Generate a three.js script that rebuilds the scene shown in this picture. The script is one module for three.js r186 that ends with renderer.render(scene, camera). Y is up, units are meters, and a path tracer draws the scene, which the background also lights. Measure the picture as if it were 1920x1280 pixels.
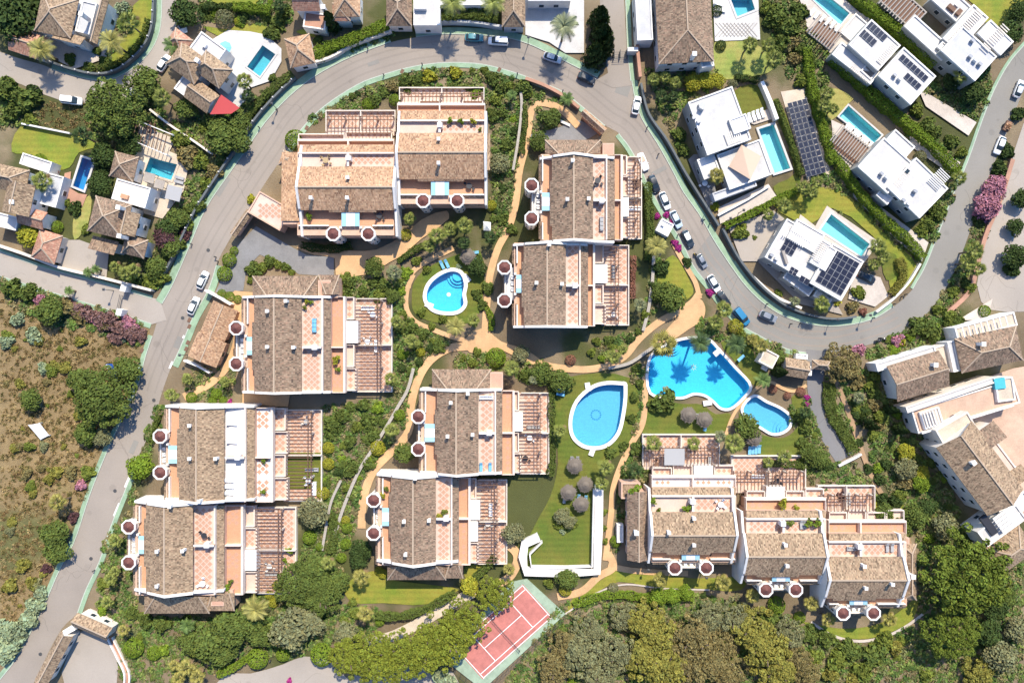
import * as THREE from 'three';
import { Sky } from 'three/addons/objects/Sky.js';
import { mergeGeometries } from 'three/addons/utils/BufferGeometryUtils.js';
import { RoundedBoxGeometry } from 'three/addons/geometries/RoundedBoxGeometry.js';

// ---------- camera, sky, sun, exposure ----------
const scene = new THREE.Scene();
const FLY = 160;                                   // the drone hovers 160 m above the ground
const camera = new THREE.PerspectiveCamera(53.13, 1.5, 1, 4000);
camera.up.set(0, 0, -1); camera.position.set(0, FLY, 0); camera.lookAt(0, 0, 0);
const renderer = new THREE.WebGLRenderer({ antialias: true });
renderer.toneMapping = THREE.LinearToneMapping; renderer.toneMappingExposure = 1.58;
renderer.shadowMap.enabled = true;
const SUN = new THREE.Vector3(0.27, 1, -0.8).normalize();
const sky = new Sky(); sky.name = 'sky'; sky.scale.setScalar(3000); sky.userData.kind = 'structure';
sky.material.uniforms.sunPosition.value.copy(SUN);
sky.material.uniforms.turbidity.value = 3; sky.material.uniforms.rayleigh.value = 1.1; sky.material.uniforms.mieCoefficient.value = 0.004;
scene.add(sky); scene.environmentIntensity = 0.19;
const sun = new THREE.DirectionalLight(new THREE.Color(1, 0.895, 0.725), 4.25);
sun.name = 'sun'; sun.position.copy(SUN).multiplyScalar(260); sun.castShadow = true;
Object.assign(sun.shadow.camera, { left: -150, right: 150, top: 110, bottom: -110, near: 10, far: 600 });
sun.shadow.mapSize.set(4096, 4096); sun.shadow.radius = 1.2;
scene.add(sun, sun.target);

// ---------- helpers ----------
let seed = 20240611;
const rnd = () => { seed = (seed + 0x6D2B79F5) | 0; let t = Math.imul(seed ^ (seed >>> 15), 1 | seed); t = (t + Math.imul(t ^ (t >>> 7), 61 | t)) ^ t; return ((t ^ (t >>> 14)) >>> 0) / 4294967296; };
const rr = (a, b) => a + (b - a) * rnd();
const pick = (a) => a[Math.floor(rnd() * a.length)];
const PI = Math.PI, D2R = PI / 180;
// the site survey is drawn on a grid of 8 units to the metre, its origin at the north-west corner; a point surveyed at roof height h is reduced to its plan position
const U = 8, OX = 960, OY = 640;
const sx = (p, h = 0) => (p - OX) / U * (1 - h / FLY), sz = (p, h = 0) => (p - OY) / U * (1 - h / FLY);
const at = (px, py, h = 0) => [sx(px, h), h, sz(py, h)];
const P = (a, h = 0) => { const o = []; for (let i = 0; i < a.length; i += 2) o.push([sx(a[i], h), sz(a[i + 1], h)]); return o; };
const used = {};
const uniq = (n) => { used[n] = (used[n] ?? -1) + 1; return used[n] ? n + '_' + String(used[n]).padStart(3, '0') : n; };
function mesh(name, geo, mat, parent) { const m = new THREE.Mesh(geo, mat); m.name = name; m.castShadow = m.receiveShadow = true; parent.add(m); return m; }
function tag(o, label, category, group) { o.userData.label = label; o.userData.category = category; if (group) o.userData.group = group; return o; }
function thing(name, label, category, [x, y, z], group) { const o = new THREE.Group(); o.name = uniq(name); o.position.set(x, y, z); scene.add(o); return tag(o, label, category, group); }
function part(t, name, geo, mat, parent = t) { geo.translate(-t.position.x, -t.position.y, -t.position.z); return mesh(name, geo, mat, parent); }
function struct(name, geo, mat) { const m = mesh(uniq(name), geo, mat, scene); m.userData.kind = 'structure'; return m; }
// copies of one shared geometry as a part
function put(t, name, geo, mat, x, y, z, ry = 0, s = 1, parent = t) { const m = mesh(name, geo, mat, parent); m.position.set(x - t.position.x, y - t.position.y, z - t.position.z); m.rotation.y = ry; if (Array.isArray(s)) m.scale.set(...s); else m.scale.setScalar(s); return m; }

class Soup {                                         // collects triangles; uv in metres laid along each face
  constructor() { this.p = []; }
  tri(a, b, c) { this.p.push(...a, ...b, ...c); return this; }
  quad(a, b, c, d) { return this.tri(a, b, c).tri(a, c, d); }
  box(x0, x1, y0, y1, z0, z1) { if (x0 > x1) [x0, x1] = [x1, x0]; if (z0 > z1) [z0, z1] = [z1, z0]; return this.prism([[x0, z0], [x1, z0], [x1, z1], [x0, z1]], y0, y1, true); }
  prism(pts, y0, y1, bottom = false, holes = []) {
    let a = 0; pts.forEach((p, i) => { const q = pts[(i + 1) % pts.length]; a += p[0] * q[1] - q[0] * p[1]; });
    if (a > 0) pts = pts.slice().reverse();
    const side = (q) => { for (let i = 0; i < q.length; i++) { const a = q[i], b = q[(i + 1) % q.length]; this.quad([a[0], y0, a[1]], [b[0], y0, b[1]], [b[0], y1, b[1]], [a[0], y1, a[1]]); } };
    if (y1 > y0) side(pts);
    const v = pts.map((p) => new THREE.Vector2(...p)), hs = holes.map((h) => h.map((p) => new THREE.Vector2(...p)));
    const all = [...pts, ...holes.flat()];
    for (const [i, j, k] of THREE.ShapeUtils.triangulateShape(v, hs)) { const t = [all[i], all[j], all[k]].map((p) => [p[0], y1, p[1]]); this.tri(...t); if (bottom) this.tri(...[all[k], all[j], all[i]].map((p) => [p[0], y0, p[1]])); }
    if (y1 > y0) holes.forEach(side);
    return this;
  }
  slab(q, t) {                                        // a sloping polygon with thickness t
    const lo = q.map((p) => [p[0], p[1] - t, p[2]]), n = q.length;
    for (let i = 1; i < n - 1; i++) { this.tri(q[0], q[i], q[i + 1]); this.tri(lo[0], lo[i + 1], lo[i]); }
    for (let i = 0; i < n; i++) this.quad(q[i], lo[i], lo[(i + 1) % n], q[(i + 1) % n]);
    return this;
  }
  hull(bot, top) { const n = bot.length; for (let i = 0; i < n; i++) this.quad(bot[i], bot[(i + 1) % n], top[(i + 1) % n], top[i]); for (let i = 1; i < n - 1; i++) { this.tri(top[0], top[i], top[i + 1]); this.tri(bot[0], bot[i + 1], bot[i]); } return this; }
  beam(a, b, w, h) {                                  // a bar from a to b, w wide and h deep
    const A = new THREE.Vector3(...a), B = new THREE.Vector3(...b), d = B.clone().sub(A).normalize();
    let s = new THREE.Vector3(0, 1, 0).cross(d); if (s.length() < 0.01) s = new THREE.Vector3(1, 0, 0); s.normalize();
    const u = d.clone().cross(s).normalize(); s.multiplyScalar(w / 2); u.multiplyScalar(h / 2);
    const c = (o, i, j) => o.clone().addScaledVector(s, i).addScaledVector(u, j).toArray();
    return this.hull([c(A, -1, -1), c(A, 1, -1), c(A, 1, 1), c(A, -1, 1)], [c(B, -1, -1), c(B, 1, -1), c(B, 1, 1), c(B, -1, 1)]);
  }
  obox(cx, cz, w, l, ang, y0, y1) { return this.prism(rect(cx, cz, w, l, ang), y0, y1, true); }
  cyl(cx, cz, r0, r1, y0, y1, n = 10, ox = 0, oz = 0) { const ring = (r, y, dx, dz) => Array.from({ length: n }, (_, i) => [cx + dx + r * Math.cos(i / n * 2 * PI), y, cz + dz - r * Math.sin(i / n * 2 * PI)]); return this.hull(ring(r0, y0, 0, 0), ring(r1, y1, ox, oz)); }
  geo() {
    const g = new THREE.BufferGeometry(), p = new Float32Array(this.p), n = p.length / 3, uv = new Float32Array(n * 2);
    g.setAttribute('position', new THREE.BufferAttribute(p, 3)); g.computeVertexNormals();
    const N = g.attributes.normal.array;
    for (let i = 0; i < n; i++) {
      const nx = N[i * 3], ny = N[i * 3 + 1], nz = N[i * 3 + 2], x = p[i * 3], y = p[i * 3 + 1], z = p[i * 3 + 2], h = Math.hypot(nx, nz);
      if (h < 0.04) { uv[i * 2] = x; uv[i * 2 + 1] = -z; }
      else { const tx = nz / h, tz = -nx / h; uv[i * 2] = x * tx + z * tz; const vx = -nx * ny / h, vz = -nz * ny / h; uv[i * 2 + 1] = x * vx + y * h + z * vz; }
    }
    g.setAttribute('uv', new THREE.BufferAttribute(uv, 2));
    return g;
  }
}
const S = () => new Soup();
const rect = (cx, cz, w, l, ang) => { const c = Math.cos(ang * D2R), s = Math.sin(ang * D2R); return [[-1, -1], [1, -1], [1, 1], [-1, 1]].map(([i, j]) => [cx + i * w / 2 * c - j * l / 2 * s, cz + i * w / 2 * s + j * l / 2 * c]); };
function smooth(a, closed = true, per = 5) { const v = []; for (let i = 0; i < a.length; i += 2) v.push(new THREE.Vector3(a[i], 0, a[i + 1])); const n = v.length; return new THREE.CatmullRomCurve3(v, closed, 'centripetal').getPoints(n * per).slice(0, closed ? -1 : undefined).flatMap((p) => [p.x, p.z]); }
function offs(a, d, closed = false) {                // offsets a survey line to its right by d
  const n = a.length / 2, o = [];
  for (let i = 0; i < n; i++) {
    const g = (k) => { const j = closed ? (k + n) % n : Math.min(n - 1, Math.max(0, k)); return [a[j * 2], a[j * 2 + 1]]; };
    const p = g(i - 1), c = g(i), q = g(i + 1), u = Math.hypot(c[0] - p[0], c[1] - p[1]) || 1, v = Math.hypot(q[0] - c[0], q[1] - c[1]) || 1;
    let dx = (c[0] - p[0]) / u + (q[0] - c[0]) / v, dy = (c[1] - p[1]) / u + (q[1] - c[1]) / v; if (!closed) { dx = q[0] - p[0]; dy = q[1] - p[1]; }
    const L = closed ? Math.max(0.5, (dx * dx + dy * dy) / 2) : Math.hypot(dx, dy) || 1;
    o.push(a[i * 2] - dy / L * d, a[i * 2 + 1] + dx / L * d);
  }
  return o;
}
const rev = (a) => { const o = []; for (let i = a.length - 2; i >= 0; i -= 2) o.push(a[i], a[i + 1]); return o; };
const band = (a, d0, d1) => [...offs(a, d0), ...rev(offs(a, d1))];
const inside = (x, y, a) => { let c = false; const n = a.length / 2; for (let i = 0, j = n - 1; i < n; j = i++) if ((a[i * 2 + 1] > y) !== (a[j * 2 + 1] > y) && x < (a[j * 2] - a[i * 2]) * (y - a[i * 2 + 1]) / (a[j * 2 + 1] - a[i * 2 + 1]) + a[i * 2]) c = !c; return c; };
function trail(a, w) { const c = smooth(a, false, 5); return [...offs(c, -w / 2), ...rev(offs(c, w / 2))]; }

// ---------- procedural textures ----------
function vnoise(n, cells, sd) {                        // tileable value noise
  const g = new Float32Array(cells * cells); let s = sd * 7919 + 13; for (let i = 0; i < g.length; i++) { s = (Math.imul(s, 1664525) + 1013904223) >>> 0; g[i] = s / 4294967296; }
  const o = new Float32Array(n * n);
  for (let y = 0; y < n; y++) for (let x = 0; x < n; x++) {
    const fx = x / n * cells, fy = y / n * cells, x0 = Math.floor(fx), y0 = Math.floor(fy); let tx = fx - x0, ty = fy - y0; tx = tx * tx * (3 - 2 * tx); ty = ty * ty * (3 - 2 * ty);
    const q = (i, j) => g[((y0 + j) % cells) * cells + (x0 + i) % cells];
    o[y * n + x] = (q(0, 0) * (1 - tx) + q(1, 0) * tx) * (1 - ty) + (q(0, 1) * (1 - tx) + q(1, 1) * tx) * ty;
  }
  return o;
}
function fbm(n, cells, oct, sd, gain = 0.55) { const o = new Float32Array(n * n); let a = 1, t = 0; for (let k = 0; k < oct; k++) { const c = Math.min(n, cells << k), v = vnoise(n, c, sd + k); for (let i = 0; i < o.length; i++) o[i] += a * v[i]; t += a; a *= gain; } for (let i = 0; i < o.length; i++) o[i] /= t; return o; }
function tex(n, metres, f, srgb = true) {              // f(i, x, y) gives linear rgb 0..1
  const d = new Uint8Array(n * n * 4), e = (c) => Math.round(255 * Math.min(1, Math.max(0, srgb ? (c <= 0.0031308 ? 12.92 * c : 1.055 * c ** (1 / 2.4) - 0.055) : c)));
  for (let i = 0; i < n * n; i++) { const c = f(i, i % n, Math.floor(i / n)); d[i * 4] = e(c[0]); d[i * 4 + 1] = e(c[1]); d[i * 4 + 2] = e(c[2]); d[i * 4 + 3] = 255; }
  const t = new THREE.DataTexture(d, n, n); t.wrapS = t.wrapT = THREE.RepeatWrapping; t.magFilter = THREE.LinearFilter; t.minFilter = THREE.LinearMipmapLinearFilter; t.generateMipmaps = true;
  if (srgb) t.colorSpace = THREE.SRGBColorSpace; t.repeat.set(1 / metres, 1 / metres); t.needsUpdate = true; return t;
}
const mixc = (a, b, t) => a.map((v, i) => v + (b[i] - v) * t), clamp = (x, a = 0, b = 1) => Math.min(b, Math.max(a, x)), ss = (a, b, x) => { x = clamp((x - a) / (b - a)); return x * x * (3 - 2 * x); };
const N1 = fbm(512, 6, 6, 3), N2 = fbm(512, 40, 3, 17), N3 = fbm(512, 3, 4, 41), N4 = fbm(512, 128, 2, 77);
const bumpT = (src, m) => tex(512, m, (i) => [src[i], src[i], src[i]], false);
const bumpFine = bumpT(N2, 4), bumpGrit = bumpT(N4, 6);
const M = (c, rough = 0.9, o = {}) => { const m = new THREE.MeshStandardMaterial({ roughness: rough, ...o }); m.color.setRGB(...c); return m; };
const grain = (m, amt, s = N1, t = N4) => tex(512, m, (i) => { const v = 1 + (s[i] - 0.5) * amt + (t[i] - 0.5) * amt * 0.7; return [v * 0.8, v * 0.8, v * 0.8]; });
const g1 = grain(14, 0.5), g2 = grain(5, 0.45, N2), gPlaster = grain(9, 0.34), gLawn = tex(512, 22, (i) => mixc([0.62, 0.8, 0.5], [1, 0.86, 0.75], clamp(N1[i] * 2.2 - 0.6)).map((v, k) => v * (0.72 + 0.4 * N4[i] + 0.1 * (((i >> 9) >> 4) % 2)) * (1 + [0.35, 0.1, 0.3][k] * ss(0.55, 0.72, N3[i]))));
const wear = new Float32Array(1 << 20).fill(1);
for (let c = 0; c < 34; c++) { let x = rnd() * 1024, y = rnd() * 1024, a = rnd() * 6.3; for (let k = 0; k < 150; k++) { a += rr(-0.22, 0.22); x += Math.cos(a); y += Math.sin(a); for (const [i, j] of [[0, 0], [1, 0]]) wear[((y + j) & 1023) * 1024 + ((x + i) & 1023)] = 0.72; } }
for (let c = 0; c < 60; c++) { const X = rnd() * 1024, Y = rnd() * 1024, r = rr(4, 16), d = rr(0.84, 0.95); for (let j = -16; j <= 16; j++) for (let i = -16; i <= 16; i++) if (Math.hypot(i, j) < r * rr(0.7, 1.1)) wear[((Y + j) & 1023) * 1024 + ((X + i) & 1023)] *= d; }
const asphaltT = tex(1024, 60, (i, x, y) => { const j = (y >> 1) * 512 + (x >> 1), v = (0.8 + (N3[j] - 0.5) * 0.14 + (N1[j] - 0.5) * 0.22 + (rnd() - 0.5) * 0.16) * wear[i]; return [v, v * 0.985, v * 0.97]; });
// clay roof tiles: rows of barrel tiles, each tile its own firing colour
function tiles(sd, pal) {
  let s = sd; const r = () => { s = (Math.imul(s, 1664525) + 1013904223) >>> 0; return s / 4294967296; };
  const C = 48, R = 30, col = Array.from({ length: C * R }, () => { const k = 0.8 + 0.4 * r(); return mixc(pal[Math.floor(r() * pal.length)], pal[Math.floor(r() * pal.length)], r() * 0.6).map((v) => v * k); });
  return tex(480, 12, (i, x, y) => { const c = Math.floor(x / 10), q = Math.floor(y / 16), m = N1[(y % 512) * 512 + x % 512]; return col[q * C + c].map((v) => v * (0.7 + 0.6 * m)); });
}
const tileBump = tex(480, 12, (i, x, y) => { const u = (x % 10) / 10 - 0.5, v = (y % 16) / 16, k = Math.sqrt(Math.max(0, 1 - 4 * u * u)) * 0.75 + v * 0.25; return [k, k, k]; }, false);
const palWarm = [[0.43, 0.265, 0.16], [0.38, 0.22, 0.125], [0.5, 0.33, 0.2], [0.26, 0.145, 0.085], [0.45, 0.275, 0.155]];
const palGrey = [[0.25, 0.175, 0.115], [0.2, 0.14, 0.092], [0.32, 0.225, 0.15], [0.115, 0.078, 0.054], [0.28, 0.175, 0.115]];
const palTan = [[0.32, 0.225, 0.14], [0.25, 0.172, 0.105], [0.39, 0.28, 0.175], [0.15, 0.1, 0.062], [0.34, 0.225, 0.14]];
const palRed = [[0.42, 0.2, 0.13], [0.48, 0.26, 0.17], [0.36, 0.17, 0.11], [0.5, 0.3, 0.2]];
const roofM = (sd, pal) => M([1, 1, 1], 0.92, { map: tiles(sd, pal), bumpMap: tileBump, bumpScale: 0.07 });
const mt = {
  roofWarm: roofM(5, palWarm), roofGrey: roofM(9, palGrey), roofTan: roofM(23, palTan), roofRed: roofM(31, palRed),
  ridge: M([0.5, 0.38, 0.27], 0.9, { map: g2 }),
  pink: M([0.7, 0.46, 0.33], 0.92, { map: gPlaster }), white: M([0.9, 0.86, 0.8], 0.85, { map: gPlaster }), cream: M([0.86, 0.77, 0.66], 0.9, { map: gPlaster }), ochre: M([0.7, 0.42, 0.2], 0.9, { map: gPlaster }),
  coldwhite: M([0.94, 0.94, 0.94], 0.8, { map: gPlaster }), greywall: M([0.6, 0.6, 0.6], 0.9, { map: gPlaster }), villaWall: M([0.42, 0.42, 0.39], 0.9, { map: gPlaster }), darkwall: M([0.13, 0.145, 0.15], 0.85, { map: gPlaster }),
  blush: M([0.84, 0.71, 0.6], 0.88, { map: gPlaster }), tileJoint: M([0.74, 0.56, 0.45], 0.8, { map: gPlaster }), tilePink: M([0.62, 0.36, 0.245], 0.75, { map: g2 }), tileOrange: M([0.66, 0.35, 0.2], 0.75, { map: g2 }), tileGrey: M([0.8, 0.76, 0.7], 0.7, { map: g2 }),
  turret: M([0.16, 0.052, 0.04], 0.75, { map: g2 }), tileWood: M([0.5, 0.36, 0.18], 0.7, { map: g2 }), wood: M([0.2, 0.11, 0.07], 0.85, { map: g2 }), woodgrey: M([0.4, 0.35, 0.3], 0.85, { map: g2 }), darkmetal: M([0.03, 0.03, 0.035], 0.5), iron: M([0.06, 0.06, 0.06], 0.6),
  glass: M([0.03, 0.045, 0.055], 0.08, { metalness: 0 }), awnBlue: M([0.36, 0.62, 0.7], 0.8), awnWhite: M([0.86, 0.86, 0.8], 0.8),
  asphalt: M([0.365, 0.318, 0.27], 0.95, { map: asphaltT, bumpMap: bumpGrit, bumpScale: 0.01 }), asphaltGrey: M([0.24, 0.235, 0.235], 0.95, { map: asphaltT, bumpMap: bumpGrit, bumpScale: 0.01 }), concrete: M([0.44, 0.39, 0.335], 0.95, { map: asphaltT }), slate: M([0.25, 0.245, 0.24], 0.85, { map: g1 }),
  patch: M([0.3, 0.285, 0.255], 0.95, { map: asphaltT }), track: M([0.33, 0.288, 0.245], 0.95, { map: asphaltT }), greenwalk: M([0.3, 0.43, 0.28], 0.85, { map: grain(9, 0.7) }), kerb: M([0.5, 0.55, 0.46], 0.9, { map: g2 }),
  path: M([0.68, 0.42, 0.21], 0.92, { map: g1 }), trail: M([0.42, 0.27, 0.15], 0.95, { map: g1 }), stone: M([0.48, 0.43, 0.36], 0.95, { map: g2, bumpMap: bumpFine, bumpScale: 0.08 }), paving: M([0.62, 0.54, 0.46], 0.9, { map: g1 }), deckwhite: M([0.63, 0.61, 0.58], 0.8, { map: grain(11, 0.4) }), decktan: M([0.66, 0.55, 0.42], 0.85, { map: g1 }),
  plaza: M([0.62, 0.42, 0.3], 0.85, { map: g1 }), terracotta: M([0.5, 0.27, 0.18], 0.85, { map: g1 }), lawn: M([0.27, 0.28, 0.045], 1, { map: gLawn, bumpMap: bumpGrit, bumpScale: 0.06 }), lawnDark: M([0.15, 0.175, 0.03], 1, { map: gLawn, bumpMap: bumpGrit, bumpScale: 0.06 }), lawnDry: M([0.36, 0.36, 0.12], 1, { map: gLawn, bumpMap: bumpGrit, bumpScale: 0.06 }),
  courtRed: M([0.56, 0.2, 0.165], 0.9, { map: grain(7, 0.6) }), courtGreen: M([0.36, 0.46, 0.33], 0.9, { map: grain(7, 0.6) }), awnRed: M([0.45, 0.06, 0.06], 0.85), paint: M([0.85, 0.84, 0.8], 0.8), yellow: M([0.8, 0.55, 0.08], 0.7),
  poolBlue: M([0.05, 0.6, 0.86], 0.6, { map: g2 }), poolLight: M([0.13, 0.5, 0.72], 0.6, { map: g2 }), poolTeal: M([0.08, 0.5, 0.58], 0.6, { map: g2 }), poolDeep: M([0.02, 0.3, 0.62], 0.6, { map: g2 }), poolAqua: M([0.3, 0.76, 0.76], 0.6, { map: g2 }),
  solar: M([0.018, 0.02, 0.035], 0.25), solarFrame: M([0.3, 0.31, 0.33], 0.5, { metalness: 0.3 }), blueCloth: M([0.16, 0.42, 0.6], 0.85), greyCloth: M([0.36, 0.355, 0.35], 0.85), beigeCloth: M([0.56, 0.41, 0.3], 0.9), whitePlastic: M([0.88, 0.87, 0.85], 0.5), tyre: M([0.015, 0.015, 0.015], 0.85), rim: M([0.45, 0.46, 0.48], 0.35, { metalness: 0.8 }), lampGlass: M([0.8, 0.8, 0.78], 0.3), redlight: M([0.4, 0.02, 0.02], 0.3), thatch: M([0.2, 0.165, 0.13], 1, { map: g2 }), bark: M([0.16, 0.115, 0.08], 1, { map: g2, bumpMap: bumpFine, bumpScale: 0.04 }), palmBark: M([0.2, 0.15, 0.1], 1, { map: g2 }), blueSign: M([0.02, 0.12, 0.5], 0.5), mosaic: M([0.02, 0.2, 0.36], 0.5),
};
const bumpWave = tex(256, 7, (i, x, y) => { const v = N1[(y * 2) * 512 + x * 2]; return [v, v, v]; }, false);
const water = new THREE.MeshPhysicalMaterial({ color: new THREE.Color(0.86, 0.97, 1), roughness: 0.04, transmission: 1, thickness: 0, ior: 1.33, bumpMap: bumpWave, bumpScale: 0.05 });
const clear = new THREE.MeshPhysicalMaterial({ color: new THREE.Color(0.8, 0.9, 0.92), roughness: 0.05, transmission: 1, thickness: 0 });

// ---------- pools (outlines first: every sheet of ground is cut open round them) ----------
const POOLS = [
  { n: 'swimming_pool', l: 'kidney-shaped blue swimming pool with a broad white rim below the turreted blocks', o: smooth([800, 555, 806, 535, 824, 518, 846, 509, 862, 513, 870, 532, 867, 552, 869, 570, 859, 581, 838, 584, 815, 579, 803, 567], true, 4), rim: 7, m: 'poolBlue', depth: 1.7, c: 'white' },
  { n: 'swimming_pool', l: 'teardrop swimming pool with a ring of dark mosaic dots on its floor', o: smooth([1169, 722, 1167, 722, 1138, 721, 1113, 728, 1084, 754, 1073, 788, 1077, 816, 1094, 832, 1117, 836, 1138, 830, 1156, 810, 1165, 776, 1169, 743, 1169, 725], true, 4), rim: 7, m: 'poolLight', depth: 1.6, c: 'white' },
  { n: 'swimming_pool', l: 'largest swimming pool, irregular and azure with a star mosaic on its floor', o: smooth([1219, 676, 1236, 655, 1264, 642, 1300, 635, 1328, 639, 1347, 658, 1376, 690, 1405, 725, 1392, 744, 1368, 764, 1352, 763, 1338, 750, 1322, 739, 1300, 736, 1280, 743, 1255, 742, 1221, 735], true, 4), rim: 5, m: 'poolBlue', depth: 1.9, c: 'white' },
  { n: 'swimming_pool', l: 'pale blue shallow pool beside the curved orange bridge path', o: smooth([1393, 767, 1414, 744, 1436, 755, 1464, 768, 1480, 783, 1478, 799, 1465, 809, 1448, 811, 1428, 800, 1405, 785], true, 4), rim: 5, m: 'poolLight', depth: 0.9, c: 'white' },
  { n: 'swimming_pool', l: 'rectangular turquoise pool in the bright white terrace of the red-awning villa', o: [493, 86, 517, 103, 488, 144, 464, 126], rim: 3, m: 'poolTeal', depth: 1.7, c: 'deckwhite' },
  { n: 'swimming_pool', l: 'narrow deep blue pool by the villa lawn with a terracotta edge terrace', o: [155, 296, 176, 302, 158, 357, 138, 349], rim: 4, m: 'poolDeep', depth: 1.7, c: 'deckwhite' },
  { n: 'swimming_pool', l: 'square teal pool beside the grey shade pergolas of a tile-roofed villa', o: [282, 296, 333, 309, 322, 338, 272, 323], rim: 4, m: 'poolTeal', depth: 1.8, c: 'decktan' },
  { n: 'swimming_pool', l: 'long aqua pool of the white villa with the beige shade sail', o: [1422, 243, 1450, 234, 1481, 316, 1452, 325], rim: 4, m: 'poolAqua', depth: 1.4, c: 'deckwhite' },
  { n: 'swimming_pool', l: 'aqua pool beside white loungers at the white villa with two rows of roof panels', o: [1502, -20, 1535, -20, 1592, 26, 1574, 48], rim: 3, m: 'poolAqua', depth: 1.4, c: 'deckwhite' },
  { n: 'swimming_pool', l: 'aqua pool with white stepping platforms beside the slatted grey terrace', o: [1590, 199, 1652, 254, 1638, 269, 1573, 219], rim: 3, m: 'poolAqua', depth: 1.4, c: 'deckwhite' },
  { n: 'swimming_pool', l: 'aqua pool along the white villa whose roof is covered with dark solar panels', o: [1558, 402, 1630, 458, 1615, 481, 1538, 431], rim: 4, m: 'poolAqua', depth: 1.4, c: 'deckwhite' },
  { n: 'swimming_pool', l: 'teal pool beside the lattice-floored deck of the large brown-roofed villa', o: [1368, -4, 1408, -4, 1415, 19, 1382, 32], rim: 4, m: 'poolTeal', depth: 1.5, c: 'deckwhite' },
];
const area = (a) => { let s = 0; for (let i = 0, n = a.length; i < n; i += 2) s += a[i] * a[(i + 3) % n] - a[(i + 2) % n] * a[i + 1]; return Math.abs(s); };
for (const p of POOLS) { const q = offs(p.o, -p.rim, true), r = offs(p.o, p.rim, true); p.out = area(q) > area(r) ? q : r; }
let level = 0; const PAVED = [];
function sheet(name, a, mat) {                        // a flat sheet of ground, each laid 4 mm above the last
  const y = 0.01 + 0.004 * level++; if (name !== 'hillside') { let x0 = 1e9, x1 = -1e9, y0 = 1e9, y1 = -1e9; for (let i = 0; i < a.length; i += 2) { x0 = Math.min(x0, a[i]); x1 = Math.max(x1, a[i]); y0 = Math.min(y0, a[i + 1]); y1 = Math.max(y1, a[i + 1]); } PAVED.push({ a, x0, x1, y0, y1 }); }
  const holes = POOLS.filter((p) => { for (let i = 0; i < p.out.length; i += 2) if (!inside(p.out[i], p.out[i + 1], a)) return false; return true; }).map((p) => P(p.out));
  return struct(name, S().prism(P(a), y, y, false, holes).geo(), mat);
}
// the base ground: dusty soil with moss and dry weeds in patches
const BIG = fbm(1024, 10, 6, 301), BIG2 = fbm(1024, 28, 5, 333);
const earthT = tex(1024, 256, (i) => { const a = BIG[i], b = BIG2[i]; let c = mixc([0.26, 0.185, 0.105], [0.44, 0.34, 0.21], b); c = mixc(c, [0.12, 0.13, 0.035], ss(0.46, 0.62, a)); return c.map((v) => v * (0.7 + 0.6 * b)); });
const earth = M([0.6, 0.6, 0.6], 1, { map: earthT, bumpMap: bumpFine, bumpScale: 0.12 });
struct('ground', S().prism(P([-9000, -9000, 11000, -9000, 11000, 10000, -9000, 10000]), 0, 0, false, POOLS.map((p) => P(p.out))).geo(), earth);

sheet('hillside', smooth([-60, 520, 120, 562, 280, 618, 262, 690, 235, 760, 190, 850, 150, 950, 110, 1050, 60, 1150, -60, 1320], true, 3), M([1, 1, 1], 1, { map: tex(512, 70, (i) => mixc(mixc([0.22, 0.15, 0.07], [0.34, 0.24, 0.11], N1[i]), [0.14, 0.135, 0.045], ss(0.48, 0.68, N3[i])).map((v) => v * (0.75 + 0.5 * N2[i]))), bumpMap: bumpFine, bumpScale: 0.2 }));
const OUT = [0, 1274, 26, 1241, 80, 1141, 113, 1066, 139, 1017, 165, 939, 180, 898, 210, 826, 258, 725, 273, 669, 286, 630, 296, 595, 304, 570, 320, 542, 341, 496, 359, 454, 387, 390, 431, 325, 464, 278, 500, 227, 544, 180, 593, 142, 661, 106, 733, 79, 780, 70, 826, 65, 890, 66, 952, 72, 988, 82, 1022, 97, 1084, 128, 1120, 146];
const OUT2 = [1184, 152, 1189, 180, 1201, 219, 1233, 271, 1264, 327, 1280, 359, 1311, 403, 1339, 452, 1368, 496, 1396, 534, 1427, 565, 1460, 588, 1494, 602, 1538, 611, 1589, 610, 1640, 597, 1676, 575, 1712, 542, 1735, 501, 1756, 449, 1774, 403, 1792, 356, 1813, 309, 1844, 222, 1867, 165, 1895, 116, 1935, 70];
const INN = [40, 1330, 72, 1260, 116, 1177, 144, 1149, 160, 1105, 186, 1050, 204, 994, 240, 903, 258, 862, 289, 785, 304, 733, 322, 684, 343, 638, 361, 594, 390, 542, 405, 496, 433, 444, 464, 395, 500, 338, 537, 284, 562, 245, 593, 211, 629, 183, 680, 153, 720, 139, 753, 129, 792, 121, 831, 117, 872, 117, 911, 121, 970, 137, 1010, 152, 1055, 171, 1094, 201, 1135, 235, 1161, 250, 1179, 273, 1197, 304, 1218, 350, 1249, 403, 1280, 455, 1303, 501, 1332, 537, 1350, 563, 1378, 594, 1396, 612, 1422, 627, 1460, 647, 1486, 656, 1512, 660, 1556, 661, 1589, 656, 1640, 643, 1671, 632, 1704, 615, 1740, 586, 1771, 545, 1790, 510, 1808, 465, 1844, 362, 1857, 325, 1885, 258, 1905, 206, 1935, 130];
const so = smooth(OUT, false, 3), so2 = smooth(OUT2, false, 3), si = smooth(INN, false, 3);
struct('ring_road', S().prism(P([...so, 1150, 150, ...so2, ...rev(si), -40, 1340]), 0.02, 0.02).geo(), mt.asphalt);
level = 3;
sheet('road_section', (() => { const a = [], b = []; for (let i = 0; i < so2.length; i += 2) if (so2[i] > 1330) a.push(so2[i], so2[i + 1]); for (let i = 0; i < si.length; i += 2) if (si[i] > 1290 && si[i + 1] > 60) b.push(si[i], si[i + 1]); return [...a, ...rev(b)]; })(), mt.patch);
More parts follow.
